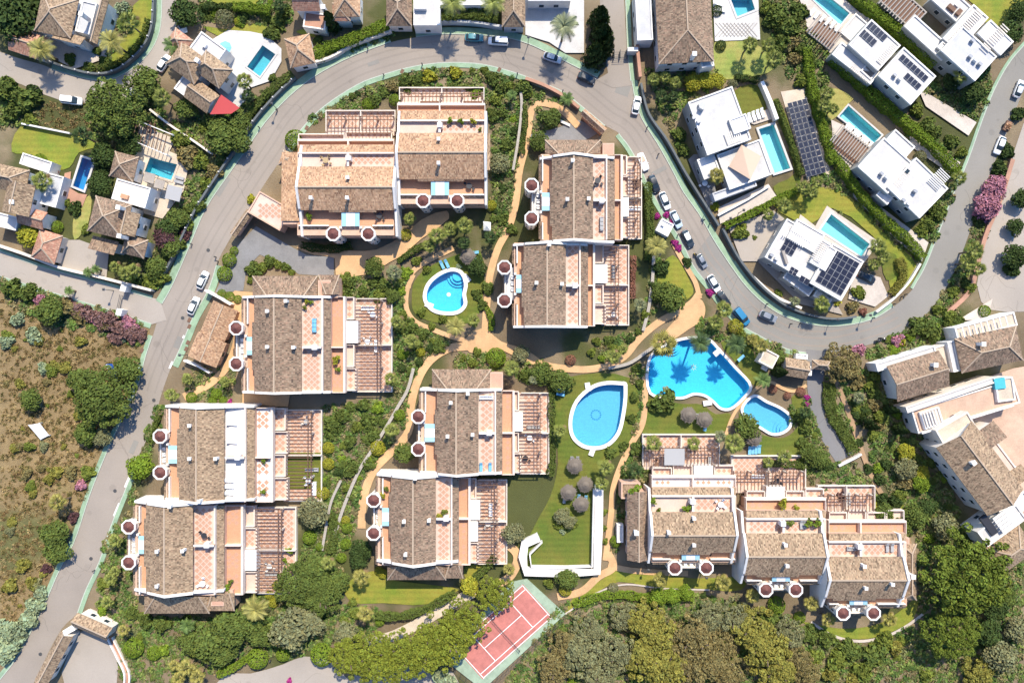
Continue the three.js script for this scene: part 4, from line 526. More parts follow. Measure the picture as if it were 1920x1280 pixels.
for (const [x, y, w, l, m] of [[279, 333, 20, 18, 'woodgrey'], [298, 345, 18, 16, 'woodgrey'], [325, 362, 28, 26, 'greyCloth']]) { const [X, , Z] = at(x, y, 2.6), t = thing('shade_canopy', w > 25 ? 'larger grey shade canopy beside the square teal pool' : 'small grey slatted shade canopy at the foot of the square teal pool', 'canopy', [X, 0, Z], w > 25 ? undefined : 'slatted shade canopies'); part(t, 'canopy_top', S().obox(X, Z, w / U, l / U, 14, 2.5, 2.6).geo(), mt[m]); for (const [i, j] of [[-1, -1], [1, -1], [1, 1], [-1, 1]]) part(t, 'post', S().obox(X + i * w / 20, Z + j * l / 20, 0.12, 0.12, 0, 0, 2.5).geo(), mt.darkmetal); }
{ const t = thing('pergola', 'white-framed garden pergola beside the dark tree', 'pergola', at(286, 250)); for (let i = 0; i < 9; i++) part(t, 'beam', S().beam(at(256 + i * 7, 250 + i * 3 - 20, 2.8), at(248 + i * 7, 262 + i * 3, 2.8), 0.14, 0.16).geo(), mt.wood); for (const [a, b] of [[[258, 226], [322, 252]], [[246, 262], [312, 290]]]) part(t, 'rail', S().beam(at(...a, 2.65), at(...b, 2.65), 0.2, 0.2).geo(), mt.white); for (const p of [[258, 226], [322, 252], [246, 262], [312, 290]]) { const q = at(...p, 2.5); part(t, 'post', S().box(q[0] - 0.15, q[0] + 0.15, 0, 2.6, q[2] - 0.15, q[2] + 0.15).geo(), mt.white); } }
house('garden_pavilion', 'hip-roofed tan pavilion on the corner of the ring road', 'pavilion', [['hip', 562, 95, 48, 56, -12, 3.8, 2, 'roofWarm', 'white']]);
house('villa', 'brown-tiled villa wings with dark courtyard behind the roadside hedge', 'villa', [['gable', 575, 3, 50, 34, 0, 5, 1.6, 'roofRed'], ['hip', 650, 5, 50, 52, 0, 5, 2, 'roofWarm'], ['hip', 640, 22, 34, 34, 0, 4.4, 1.4, 'roofRed'], ['flat', 590, 38, 42, 30, 8, 3.4, 0, 'terracotta']], (t) => chimney(t, 605, 12, 5, 7));
house('roadside_house', 'square grey-brown hip-roofed house on the pavement edge', 'house', [['hip', 748, 18, 48, 60, 0, 4, 2.2, 'roofGrey', 'cream']]);
house('white_house', 'white flat-roofed house with a roof well between two hip roofs', 'house', [['flat', 800, 16, 50, 62, 0, 4.4, 0, 'deckwhite'], ['flat', 788, 5, 22, 22, 0, 5.2, 0, 'greywall']]);
house('roadside_house', 'tan pyramid-roofed house between the palm hedge and the white terrace', 'house', [['hip', 963, 16, 44, 68, 0, 4, 2.2, 'roofTan', 'greywall']]); house('white_house', 'white house front glimpsed behind the palm hedge', 'house', [['flat', 880, -8, 110, 34, 0, 4, 0, 'deckwhite'], ['flat', 1030, -14, 80, 30, 0, 4, 0, 'greywall']]);
house('villa', 'large brown-roofed villa beside the teal pool and lattice deck', 'villa', [['hip', 1283, 35, 104, 165, -3, 6, 2.6, 'roofGrey'], ['flat', 1326, 112, 24, 26, -10, 5, 0, 'deckwhite'], ['flat', 1208, 30, 30, 90, -3, 4.2, 0, 'greywall']], (t) => { chimney(t, 1303, 100, 7, 9); for (let i = -4; i <= 4; i++) for (const e of [-1, 1]) { const a = at(1380 + i * 7, 57), y = 0.42; part(t, 'lattice_strip', S().beam([a[0] - e * 1.4, y, a[2] - 1.6], [a[0] + e * 1.4, y, a[2] + 1.6], 0.09, 0.02).geo(), mt.woodgrey); } });
// --- service building and gatehouse
house('service_building', 'small orange-tiled service building between pavement and orange path', 'building', [['gable', 410, 602, 64, 50, 113, 3, 1.2, 'roofWarm', 'pink'], ['gable', 388, 655, 50, 58, 113, 3.3, 1.0, 'roofWarm', 'pink']]);
house('gatehouse', 'straw-tiled gatehouse arch and roadside roof at the lower gate', 'gatehouse', [['gable', 100, 1234, 105, 26, 118, 3.6, 1.4, 'roofTan', 'cream'], ['gable', 172, 1175, 72, 26, 24, 3.8, 1.3, 'roofTan', 'cream'], ['flat', 128, 1182, 22, 10, -28, 3.2, 0, 'white'], ['flat', 185, 1158, 50, 10, 24, 0.9, 0, 'decktan', 'cream']]);
house('gate_lodge', 'small tiled lodge over the grey ramp gate by the road bend', 'gate lodge', [['gable', 1493, 690, 46, 34, 10, 3, 1.2, 'roofTan', 'cream'], ['hip', 1540, 684, 34, 18, 4, 3.4, 1, 'roofTan', 'white'], ['flat', 1519, 695, 8, 18, 4, 3.2, 0, 'white'], ['flat', 1504, 668, 22, 10, 5, 1.6, 0, 'white']]);
house('pool_hut', 'pale mossy-roofed hut beside the largest pool lawn', 'hut', [['flat', 1442, 672, 30, 28, 28, 2.8, 0, 'decktan', 'cream'], ['flat', 1435, 690, 10, 8, 28, 1, 0, 'white']]);
house('entrance_gate_roof', 'narrow tiled roof over the entrance gate beside the road', 'gate', [['gable', 1113, 228, 56, 15, 42, 3, 0.8, 'roofWarm', 'terracotta']]); house('entrance_wall_roof', 'narrow tiled roof along the grey slate forecourt', 'gate', [['gable', 452, 418, 56, 14, 125, 2.6, 0.7, 'roofTan', 'pink']]);
house('corner_terrace', 'angular tiled corner terrace with a brown roof beside the slate forecourt', 'terrace', [['shed', 545, 350, 34, 130, 0, 5.0, 0.6, 'roofWarm', 'pink'], ['flat', 505, 395, 70, 46, 30, 3.6, 0, 'tileJoint', 'pink'], ['hip', 540, 300, 30, 30, 20, 4, 1.2, 'roofWarm', 'pink']], (t) => { const [x, , z] = at(505, 395, 3.4); tiled(t, x - 3, x + 3, z - 2, z + 2, 3.37); });
house('side_wing', 'long tiled wing beside the orange path with a green shrub on its terrace', 'wing', [['gable', 1196, 985, 130, 40, 90, 5.6, 1.6, 'roofGrey', 'pink'], ['flat', 1183, 920, 36, 30, 0, 4.4, 0, 'roofTan', 'pink'], ['flat', 1163, 1000, 12, 34, 0, 2, 0, 'greywall']], (t) => chimney(t, 1194, 1000, 6.4, 8.4)); house('side_wing', 'half-hipped tiled wing at the wood edge beside a slender chimney', 'wing', [['hip', 1704, 1072, 106, 30, 90, 4.6, 1.5, 'roofTan', 'pink']], (t) => { chimney(t, 1714, 1082, 5.5, 8); chimney(t, 1692, 1120, 4.5, 6); });
house('side_wing', 'narrow tiled wing beside the planted slope of the upper block', 'wing', [['shed', 914, 285, 10, 70, 0, 4, 0.5, 'roofTan', 'pink']]);
// --- modern white villas
const AC = (t, px, py, y, ang, n = 2) => { for (let i = 0; i < n; i++) flatOn(t, 'roof_unit', px + i * 9, py + i * 7, 7, 5, ang, y - 0.3, y + 0.8, i % 2 ? 'greywall' : 'solarFrame'); };
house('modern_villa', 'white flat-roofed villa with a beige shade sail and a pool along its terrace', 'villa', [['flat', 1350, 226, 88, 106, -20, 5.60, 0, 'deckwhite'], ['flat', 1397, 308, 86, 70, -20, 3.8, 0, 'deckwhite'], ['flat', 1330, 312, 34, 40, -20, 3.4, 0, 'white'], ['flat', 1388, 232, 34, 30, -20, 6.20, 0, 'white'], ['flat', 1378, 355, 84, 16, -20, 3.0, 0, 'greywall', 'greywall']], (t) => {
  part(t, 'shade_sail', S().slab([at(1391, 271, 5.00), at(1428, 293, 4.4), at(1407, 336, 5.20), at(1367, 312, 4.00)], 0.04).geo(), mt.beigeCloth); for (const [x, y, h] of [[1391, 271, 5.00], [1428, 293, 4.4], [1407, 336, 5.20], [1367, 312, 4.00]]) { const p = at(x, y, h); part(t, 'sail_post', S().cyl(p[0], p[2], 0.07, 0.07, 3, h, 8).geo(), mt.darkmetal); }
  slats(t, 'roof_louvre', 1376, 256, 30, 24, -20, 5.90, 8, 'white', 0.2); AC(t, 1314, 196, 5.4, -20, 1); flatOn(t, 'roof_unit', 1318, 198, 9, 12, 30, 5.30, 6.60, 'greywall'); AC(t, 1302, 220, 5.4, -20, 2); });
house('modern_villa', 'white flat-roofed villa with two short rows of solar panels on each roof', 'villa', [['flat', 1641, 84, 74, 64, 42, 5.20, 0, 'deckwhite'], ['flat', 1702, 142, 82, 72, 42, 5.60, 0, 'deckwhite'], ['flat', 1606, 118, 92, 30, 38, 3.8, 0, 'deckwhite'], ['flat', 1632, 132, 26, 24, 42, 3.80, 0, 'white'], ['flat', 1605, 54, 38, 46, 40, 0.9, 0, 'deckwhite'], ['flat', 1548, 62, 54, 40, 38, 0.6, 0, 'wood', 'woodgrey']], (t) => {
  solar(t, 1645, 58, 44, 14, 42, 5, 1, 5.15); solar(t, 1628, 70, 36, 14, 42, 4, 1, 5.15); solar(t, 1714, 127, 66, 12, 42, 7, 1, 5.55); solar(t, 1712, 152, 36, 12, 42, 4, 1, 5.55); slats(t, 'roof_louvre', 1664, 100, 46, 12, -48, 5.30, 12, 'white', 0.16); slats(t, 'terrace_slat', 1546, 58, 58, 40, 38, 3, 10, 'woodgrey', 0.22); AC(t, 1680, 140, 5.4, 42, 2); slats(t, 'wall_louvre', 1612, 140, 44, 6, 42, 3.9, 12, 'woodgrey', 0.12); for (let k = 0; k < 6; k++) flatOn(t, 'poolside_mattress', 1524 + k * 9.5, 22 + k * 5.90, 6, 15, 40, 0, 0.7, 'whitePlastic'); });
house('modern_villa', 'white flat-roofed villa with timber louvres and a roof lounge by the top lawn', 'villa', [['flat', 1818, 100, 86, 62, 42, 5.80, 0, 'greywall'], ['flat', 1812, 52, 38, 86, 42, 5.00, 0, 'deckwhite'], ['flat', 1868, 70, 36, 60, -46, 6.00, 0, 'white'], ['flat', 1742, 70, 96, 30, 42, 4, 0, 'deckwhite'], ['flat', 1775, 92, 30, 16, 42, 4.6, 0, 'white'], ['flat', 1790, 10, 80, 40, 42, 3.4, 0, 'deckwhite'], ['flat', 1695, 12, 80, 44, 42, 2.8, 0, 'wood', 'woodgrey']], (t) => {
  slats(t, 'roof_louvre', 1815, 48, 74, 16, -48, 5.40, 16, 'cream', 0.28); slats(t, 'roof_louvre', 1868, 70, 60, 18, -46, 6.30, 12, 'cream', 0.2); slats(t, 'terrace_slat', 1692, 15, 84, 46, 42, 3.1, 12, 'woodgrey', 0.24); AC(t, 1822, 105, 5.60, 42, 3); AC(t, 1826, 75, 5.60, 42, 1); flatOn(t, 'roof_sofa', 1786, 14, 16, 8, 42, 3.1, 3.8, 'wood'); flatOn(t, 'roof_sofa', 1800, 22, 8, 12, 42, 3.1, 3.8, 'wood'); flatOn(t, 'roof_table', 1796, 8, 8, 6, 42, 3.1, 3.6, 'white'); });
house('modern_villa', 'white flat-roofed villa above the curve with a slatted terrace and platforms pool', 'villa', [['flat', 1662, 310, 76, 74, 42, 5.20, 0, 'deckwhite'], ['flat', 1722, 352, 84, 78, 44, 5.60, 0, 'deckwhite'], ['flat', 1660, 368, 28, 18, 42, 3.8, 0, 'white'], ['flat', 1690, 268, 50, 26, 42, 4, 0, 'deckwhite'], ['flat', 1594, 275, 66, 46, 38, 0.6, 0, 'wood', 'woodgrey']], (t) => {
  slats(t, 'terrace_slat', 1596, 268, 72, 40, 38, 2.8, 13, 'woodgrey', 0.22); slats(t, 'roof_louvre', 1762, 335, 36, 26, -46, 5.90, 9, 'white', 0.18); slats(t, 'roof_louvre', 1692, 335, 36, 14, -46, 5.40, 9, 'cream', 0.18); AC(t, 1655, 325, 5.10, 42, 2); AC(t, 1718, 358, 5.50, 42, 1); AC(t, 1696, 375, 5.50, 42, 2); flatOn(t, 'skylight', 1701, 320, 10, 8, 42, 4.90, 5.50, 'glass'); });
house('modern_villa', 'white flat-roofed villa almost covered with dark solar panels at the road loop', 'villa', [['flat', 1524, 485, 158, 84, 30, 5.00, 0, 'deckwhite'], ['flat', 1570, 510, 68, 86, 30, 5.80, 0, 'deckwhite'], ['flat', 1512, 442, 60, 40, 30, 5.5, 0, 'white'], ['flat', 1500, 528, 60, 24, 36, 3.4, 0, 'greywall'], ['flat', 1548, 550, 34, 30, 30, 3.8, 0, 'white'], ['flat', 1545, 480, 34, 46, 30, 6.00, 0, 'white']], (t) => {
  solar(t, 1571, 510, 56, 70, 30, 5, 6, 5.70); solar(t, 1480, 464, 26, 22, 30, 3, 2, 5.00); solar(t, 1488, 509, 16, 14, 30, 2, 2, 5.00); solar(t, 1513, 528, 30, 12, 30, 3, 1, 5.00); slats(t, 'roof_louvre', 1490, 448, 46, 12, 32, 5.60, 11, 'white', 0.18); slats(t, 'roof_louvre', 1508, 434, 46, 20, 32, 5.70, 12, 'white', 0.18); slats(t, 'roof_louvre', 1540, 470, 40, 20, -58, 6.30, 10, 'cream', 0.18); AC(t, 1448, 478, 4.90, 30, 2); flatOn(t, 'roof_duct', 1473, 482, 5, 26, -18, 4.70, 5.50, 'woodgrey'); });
{ const t = thing('solar_array', 'long field of ground-mounted dark solar panels between two hedges', 'solar array', at(1512, 256)); part(t, 'gravel_bed', S().prism(P([1464, 172, 1508, 166, 1560, 330, 1514, 340]), 0, 0.12).geo(), mt.decktan); solar(t, 1513, 258, 38, 144, -15, 4, 13, 1.0, 0.12); for (const [x, y] of [[1482, 196], [1506, 188], [1500, 258], [1528, 250], [1522, 320], [1546, 314]]) { const p = at(x, y); part(t, 'support_leg', S().box(p[0] - 0.08, p[0] + 0.08, 0, 1, p[2] - 0.08, p[2] + 0.08).geo(), mt.rim); } }
// --- buildings on the east side
house('terrace_house', 'mossy-roofed white terrace house on the hill by the pink oleanders', 'house', [['gable', 1722, 705, 102, 70, -17, 5.2, 1.8, 'roofGrey', 'cream'], ['flat', 1700, 672, 116, 16, -17, 4.4, 0, 'deckwhite'], ['flat', 1770, 672, 24, 50, -17, 3.8, 0, 'decktan', 'cream']], (t) => chimney(t, 1756, 684, 6.2, 7.8));
house('terrace_house', 'mossy hip-roofed house above the white penthouse pool', 'house', [['hip', 1855, 655, 118, 66, -12, 5.2, 2.2, 'roofGrey', 'cream'], ['flat', 1850, 612, 116, 26, -15, 4.6, 0, 'decktan'], ['flat', 1790, 668, 14, 58, -12, 4.6, 0, 'greywall']], (t) => { chimney(t, 1846, 645, 6.8, 8.4); slats(t, 'roof_pergola', 1848, 612, 96, 20, -15, 6.4, 8, 'white', 0.2); });
house('penthouse_block', 'white apartment block with a long terracotta roof terrace and a plunge pool', 'apartment block', [['flat', 1812, 762, 200, 46, -17, 4.8, 0, 'plaza'], ['flat', 1784, 740, 176, 12, -19, 5.4, 0, 'deckwhite', 'cream'], ['flat', 1748, 784, 38, 34, -17, 5.2, 0, 'paving'], ['flat', 1886, 730, 34, 44, -8, 5.4, 0, 'decktan']], (t) => { flatOn(t, 'plunge_pool', 1876, 719, 20, 20, -8, 4.6, 5.5, 'poolTeal'); flatOn(t, 'parapet_band', 1816, 786, 180, 3, -17, 4.6, 5.6, 'white'); slats(t, 'roof_pergola', 1750, 782, 34, 30, -17, 6.6, 6, 'white', 0.2); });
house('hill_apartment_block', 'tall cream block with brown tiled roof and a shaded window front facing the wooded slope', 'apartment block', [['gable', 1838, 878, 160, 84, 53, 7.8, 2.4, 'roofTan', 'cream'], ['flat', 1800, 815, 70, 60, -30, 7.0, 0, 'decktan', 'cream'], ['shed', 1858, 815, 40, 36, -35, 7.4, 0.8, 'roofGrey', 'cream'], ['flat', 1882, 862, 74, 22, 53, 6.4, 0, 'tileJoint', 'cream'], ['shed', 1906, 892, 40, 26, -35, 6.4, 0.8, 'roofTan', 'cream']], (t) => chimney(t, 1828, 868, 9, 10.6, 53));
house('hill_house', 'house with white roof shutters and tiled eaves above the big pine', 'house', [['hip', 1895, 1030, 80, 60, -35, 5.4, 1.8, 'roofTan', 'cream'], ['flat', 1880, 985, 90, 34, -36, 6.2, 0, 'deckwhite'], ['flat', 1905, 950, 60, 30, -36, 6.0, 0, 'white']], (t) => { slats(t, 'roof_shutter', 1886, 976, 36, 34, 54, 6.9, 5, 'white', 0.7); flatOn(t, 'roof_panel', 1856, 985, 14, 40, -36, 5.8, 6.5, 'darkmetal'); });
{ const t = thing('gate_portal', 'white gate pillars and dark sliding gate across the lane', 'gate', at(226, 560)); for (const [x, y] of [[230, 540], [222, 585]]) { const p = at(x, y, 2.4); part(t, 'pillar', S().obox(p[0], p[2], 1.3, 1.5, 15, 0, 2.4).geo(), mt.white); } for (let k = 0; k < 3; k++) part(t, 'rail', S().beam(at(224 + k * 2.6, 552 + k, 1.4 - k * 0.4), at(218 + k * 2.6, 580 + k, 1.4 - k * 0.4), 0.08, 0.08).geo(), mt.iron); }
{ const t = thing('gate_portal', 'white pillar and dark barred gate on the upper side road', 'gate', at(1175, 95)); const p = at(1187, 92, 2.4); part(t, 'pillar', S().obox(p[0], p[2], 2.4, 0.9, 0, 0, 2.4).geo(), mt.white); for (let k = 0; k < 4; k++) part(t, 'rail', S().beam(at(1150, 98 + k * 4, 1.2), at(1174, 97 + k * 4, 1.2), 0.07, 0.07).geo(), mt.iron); for (const x of [1151, 1162, 1173]) { const q = at(x, 104); part(t, 'post', S().box(q[0] - 0.05, q[0] + 0.05, 0, 1.25, q[2] - 0.9, q[2] + 0.9).geo(), mt.iron); } }

// ---------- vegetation ----------
// foliage is built of small bent leaf sprays spread through the crown; leaves differ in tone at random
function leafy(n, size, place, tone = 0.4) {
  const p = new Float32Array(n * 18), c = new Float32Array(n * 18), a = new THREE.Vector3(), b = new THREE.Vector3(), d = new THREE.Vector3(), nn = new THREE.Vector3();
  for (let i = 0; i < n; i++) {
    const [x, y, z, nx, ny, nz, k = 1] = place(i); nn.set(nx + rr(-0.8, 0.8), ny + rr(-0.8, 0.8), nz + rr(-0.8, 0.8)).normalize();
    a.set(rr(-1, 1), rr(-1, 1), rr(-1, 1)).cross(nn).normalize(); b.crossVectors(nn, a);
    const s = size * rr(0.65, 1.35), w = s * rr(0.45, 0.8), f = s * rr(0.1, 0.35);
    const q = [[-s, 0, -f], [0, -w, f * 0.5], [s, 0, -f], [0, w, f * 0.5]].map(([u, v, h]) => [x + a.x * u + b.x * v + nn.x * h, y + a.y * u + b.y * v + nn.y * h, z + a.z * u + b.z * v + nn.z * h]);
    p.set([...q[0], ...q[1], ...q[2], ...q[0], ...q[2], ...q[3]], i * 18);
    const t = k * (1 - tone / 2 + tone * rnd()), h = rr(-0.1, 0.1); for (let j = 0; j < 6; j++) c.set([t * (1 + h), t, t * (1 - h)], i * 18 + j * 3);
  }
  const g = new THREE.BufferGeometry(); g.setAttribute('position', new THREE.BufferAttribute(p, 3)); g.setAttribute('color', new THREE.BufferAttribute(c, 3)); g.computeVertexNormals(); return g;
}
const dirRand = (up = -0.3) => { const y = rr(up, 1), a = rnd() * 2 * PI, r = Math.sqrt(1 - y * y); return [r * Math.cos(a), y, r * Math.sin(a)]; };
// a crown of overlapping boughs inside the unit radius: x, z within 1, y from 0 up
function crown(n, leaf, lobes, { lr = [0.3, 0.5], flat = 0.75, low = 0.25, spread = 0.68, tone = 0.45 } = {}) {
  const B = []; for (let i = 0; i < lobes; i++) { const a = i * 2.39996, r = Math.sqrt((i + 0.3) / lobes) * spread * rr(0.72, 1.2), s = rr(...lr); B.push([r * Math.cos(a), (low + (1 - r * r) * 0.55 * rr(0.8, 1.15)) * flat, r * Math.sin(a), s, rr(0.82, 1.18)]); }
  const area = B.map((b) => b[3] ** 2), tot = area.reduce((x, y) => x + y); let k = 0, acc = area[0] / tot;
  return leafy(n, leaf, (i) => { while (i / n > acc && k < lobes - 1) acc += area[++k] / tot; const [x, y, z, s, t] = B[k], d = dirRand(-0.5), r = s * (0.62 + 0.42 * Math.sqrt(rnd())); return [x + d[0] * r, Math.max(0.02, y + d[1] * r * 0.8), z + d[2] * r, d[0], d[1] + 0.35, d[2], t]; }, tone);
}
const CR = {
  small: [0, 1, 2].map(() => crown(420, 0.17, 7)), shrub: [0, 1, 2, 3].map(() => crown(360, 0.2, 6, { flat: 0.62, low: 0.12, lr: [0.34, 0.52] })), tree: [0, 1, 2, 3].map(() => crown(1500, 0.095, 15)), big: [0, 1].map(() => crown(5600, 0.046, 60, { lr: [0.1, 0.24], spread: 0.88 })),
  pine: [0, 1, 2].map(() => crown(6800, 0.036, 110, { lr: [0.06, 0.15], spread: 0.93, flat: 0.42, low: 0.5, tone: 0.55 })), ball: [0, 1].map(() => leafy(900, 0.085, () => { const d = dirRand(-0.25); const r = 0.9 + 0.08 * rnd(); return [d[0] * r, 0.22 + (d[1] + 0.25) * 0.72 * r, d[2] * r, d[0], d[1], d[2]]; }, 0.3)),
  wood: [0, 1, 2].map(() => crown(3000, 0.06, 46, { lr: [0.09, 0.24], spread: 0.96, tone: 0.6 })), spire: [0, 1].map(() => leafy(1700, 0.085, () => { const h = rnd(), a = rnd() * 2 * PI, r = (1 - h) ** 0.6 * 0.95 * (0.6 + 0.25 * rnd() + 0.2 * Math.sin(a * 5 + h * 20)) + 0.03; return [r * Math.cos(a), h, r * Math.sin(a), Math.cos(a), 0.5, Math.sin(a)]; })),
};
const leafM = (r, g, b) => new THREE.MeshPhysicalMaterial({ color: new THREE.Color().setRGB(r, g, b), roughness: 0.9, specularIntensity: 0.3, vertexColors: true });
const LF = { green: leafM(0.1, 0.132, 0.028), mid: leafM(0.14, 0.17, 0.03), dark: leafM(0.05, 0.078, 0.02), yellow: leafM(0.29, 0.28, 0.03), bright: leafM(0.15, 0.215, 0.022), olive: leafM(0.18, 0.18, 0.085), pine: leafM(0.17, 0.195, 0.025), pineDark: leafM(0.115, 0.15, 0.022), brown: leafM(0.19, 0.155, 0.06), wood: leafM(0.215, 0.2, 0.042), purple: leafM(0.1, 0.05, 0.05), magenta: leafM(0.36, 0.04, 0.2), pink: leafM(0.38, 0.17, 0.21), mauve: leafM(0.2, 0.115, 0.1), pale: leafM(0.25, 0.3, 0.17), rust: leafM(0.26, 0.12, 0.08) };
const WORDS = { green: 'green', mid: 'mid-green', dark: 'dark green', yellow: 'yellow-green', bright: 'bright green', olive: 'grey-green', pine: 'moss-green', pineDark: 'deep green', brown: 'brownish', wood: 'olive-brown', purple: 'purple-leaved', magenta: 'magenta-flowered', pink: 'pink-flowered', mauve: 'mauve', pale: 'pale green', rust: 'rusty red' };
// places that a plant is told by
const LAND = [[150, 90, 'in the garden of the lane-corner villa'], [60, 190, 'on the wild verge of the lane'], [215, 220, 'around the dark garden pergola'], [90, 300, 'by the lawn with the narrow blue pool'], [60, 430, 'by the orange gate cottage'], [250, 500, 'in the front garden along the lane wall'], [330, 400, 'between the teal-pool villa and the ring road'], [400, 230, 'below the red-awning villa'], [470, 40, 'behind the white pool terrace'], [490, 150, 'on the edge of the white pool terrace'], [640, 70, 'along the upper ring road hedge'], [870, 25, 'in the palm hedge of the upper road'], [800, 150, 'on the slope under the upper ring road bend'], [945, 240, 'on the slope beside the stone-edged path'], [1080, 60, 'beside the white-paved yard'], [1030, 220, 'around the entrance path loop'], [1260, 160, 'below the large brown-roofed villa'], [1460, 70, 'in the wild garden beside the lattice deck'], [1540, 180, 'between the hedges above the platforms pool'], [1770, 160, 'between the louvred villa and the drive'], [1750, 250, 'by the paved drives of the white villas'], [1900, 60, 'at the corner of the top lawn'], [1890, 280, 'on the verge of the descending road'], [140, 580, 'on the bank below the lane'], [110, 760, 'on the dry hillside'], [60, 1150, 'on the bank above the lower gate'], [430, 500, 'around the slate forecourt'], [395, 730, 'on the bed beside the orange path bend'], [280, 900, 'in the strip between road and turrets'], [215, 1090, 'in the bed behind the lower pavement'], [700, 530, 'between the slate forecourt and the kidney pool'], [830, 440, 'under the twin terracotta blocks'], [900, 540, 'round the kidney pool'], [780, 630, 'at the plaza of orange paths'], [660, 830, 'on the terraced slope between the blocks'], [640, 1010, 'in the clipped rows beside the stone wall'], [760, 850, 'beside the winding orange path'], [940, 680, 'in the bed below the path plaza'], [1050, 710, 'at the upper end of the teardrop pool lawn'], [1190, 780, 'between the teardrop pool and the narrow path'], [1060, 975, 'in the island bed of the square lawn'], [1150, 930, 'along the narrow path beside the lawn wall'], [1240, 540, 'on the slope under the roadside cars'], [1250, 680, 'around the largest pool'], [1370, 600, 'along the inner pavement of the road loop'], [1340, 350, 'in the garden of the shade-sail villa'], [1400, 440, 'in the gravel garden below the sunken drive'], [1520, 350, 'between the solar field and the solar-roofed villa'], [1560, 570, 'at the foot of the solar-roofed villa'], [1650, 480, 'at the end of the solar-villa pool'], [1760, 400, 'along the drive of the curve villa'], [1860, 360, 'on the island beside the car park'], [1820, 490, 'on the island at the road curve'], [1910, 440, 'in the car park bed'], [1760, 610, 'beside the hillside terrace houses'], [1600, 680, 'by the road above the hillside trail'], [1400, 810, 'around the small pale pool'], [1520, 820, 'along the grey ramp'], [1590, 800, 'on the strip between ramp and trail'], [1690, 850, 'on the wooded slope beside the tall cream block'], [300, 1190, 'around the lower gate steps'], [440, 1190, 'in the grove below the lowest block'], [570, 1110, 'in the grove beside the clipped yellow balls'], [550, 1235, 'along the lower drive'], [690, 1100, 'on the lawn below the curved hedge block'], [800, 1210, 'in the pine belt above the tennis court'], [940, 1080, 'between the tennis court and the block'], [1060, 1095, 'beside the tennis court corner'], [1150, 1100, 'along the lower garden path'], [1230, 1200, 'in the wood below the garden'], [1420, 1200, 'in the wood under the turrets'], [1450, 1140, 'under the lower turrets'], [1580, 1220, 'on the scrub slope below the curved lawn'], [1800, 1090, 'in the pine stand'], [1860, 1210, 'in the corner woodland'], [1620, 930, 'by the last terraces near the trail']];
const near = (x, y) => { let b = 1e9, w = ''; for (const [a, c, s] of LAND) { const d = (a - x) ** 2 + (c - y) ** 2; if (d < b) { b = d; w = s; } } return w; };
function trunkG(h, r, limbs) { const g = S().cyl(0, 0, r, r * 0.55, -0.1, h, 8, rr(-0.1, 0.1), rr(-0.1, 0.1)); for (let i = 0; i < limbs; i++) { const a = i * 2.4 + rnd(), s = h * rr(0.55, 0.85), L = h * rr(0.5, 0.75); g.beam([0, s, 0], [Math.cos(a) * L, s + h * 0.5, Math.sin(a) * L], r * 0.5, r * 0.5); } return g.geo(); }
const TR = [0, 1, 2].map(() => trunkG(1, 0.1, 5));
function tree(px, py, rp, tone, kind = 'tree', name) {
  const R = rp / U, big = kind === 'pine' ? 1.1 : 1, H = kind === 'pine' ? clamp(R * 0.95, 3.4, 7) : kind === 'spire' ? Math.min(R * 4.2, 7.2) : clamp(R * 1.35, 2.4, 8.5), th = kind === 'pine' ? H * 0.8 : H * 0.42, mid = kind === 'spire' ? H * 0.55 : th + (H - th) * 0.4;
  const [x, , z] = at(px, py, mid), nm = name ?? (kind === 'pine' ? 'stone_pine' : kind === 'spire' ? 'conifer' : tone === 'olive' ? 'olive_tree' : 'leafy_tree');
  const word = { stone_pine: 'broad umbrella-shaped stone pine', conifer: 'dense pointed conifer', olive_tree: 'grey-leaved olive tree', leafy_tree: WORDS[tone] + ' broadleaf tree' }[nm], w = near(px, py);
  const t = thing(nm, word + ' ' + w, 'tree', [x, 0, z], word + 's ' + w);
  const tr = mesh('trunk', pick(TR), mt.bark, t); const trr = clamp(R * 0.9, 1.6, 4.2); tr.scale.set(trr, th + (kind === 'spire' ? 0 : H * 0.2), trr); tr.rotation.y = rnd() * 6;
  const c = mesh('crown', pick(CR[kind]), LF[tone], t); c.position.y = kind === 'spire' ? 0.3 : kind === 'pine' ? th * 0.75 : th * 0.7; c.scale.set(R * 1.08, kind === 'spire' ? H : kind === 'pine' ? R * 1.25 : Math.max(R, (H - th) * 1.1), R * 1.08); c.rotation.y = rnd() * 6; return t;
}
function shrub(px, py, rp, tone, kind = 'shrub') {
  const R = rp / U, [x, , z] = at(px, py, R * 0.5), ball = kind === 'ball', nm = ball ? 'clipped_shrub' : 'shrub', word = ball ? WORDS[tone] + ' round clipped shrub' : WORDS[tone] + ' bushy shrub', w = near(px, py);
  const m = tag(mesh(uniq(nm), pick(CR[kind]), LF[tone], scene), word + ' ' + w, 'shrub', word + 's ' + w); m.position.set(x, 0, z); m.rotation.y = rnd() * 6; m.scale.set(R * 1.05, R * (ball ? 1.0 : 1.1), R * 1.05); return m;
}
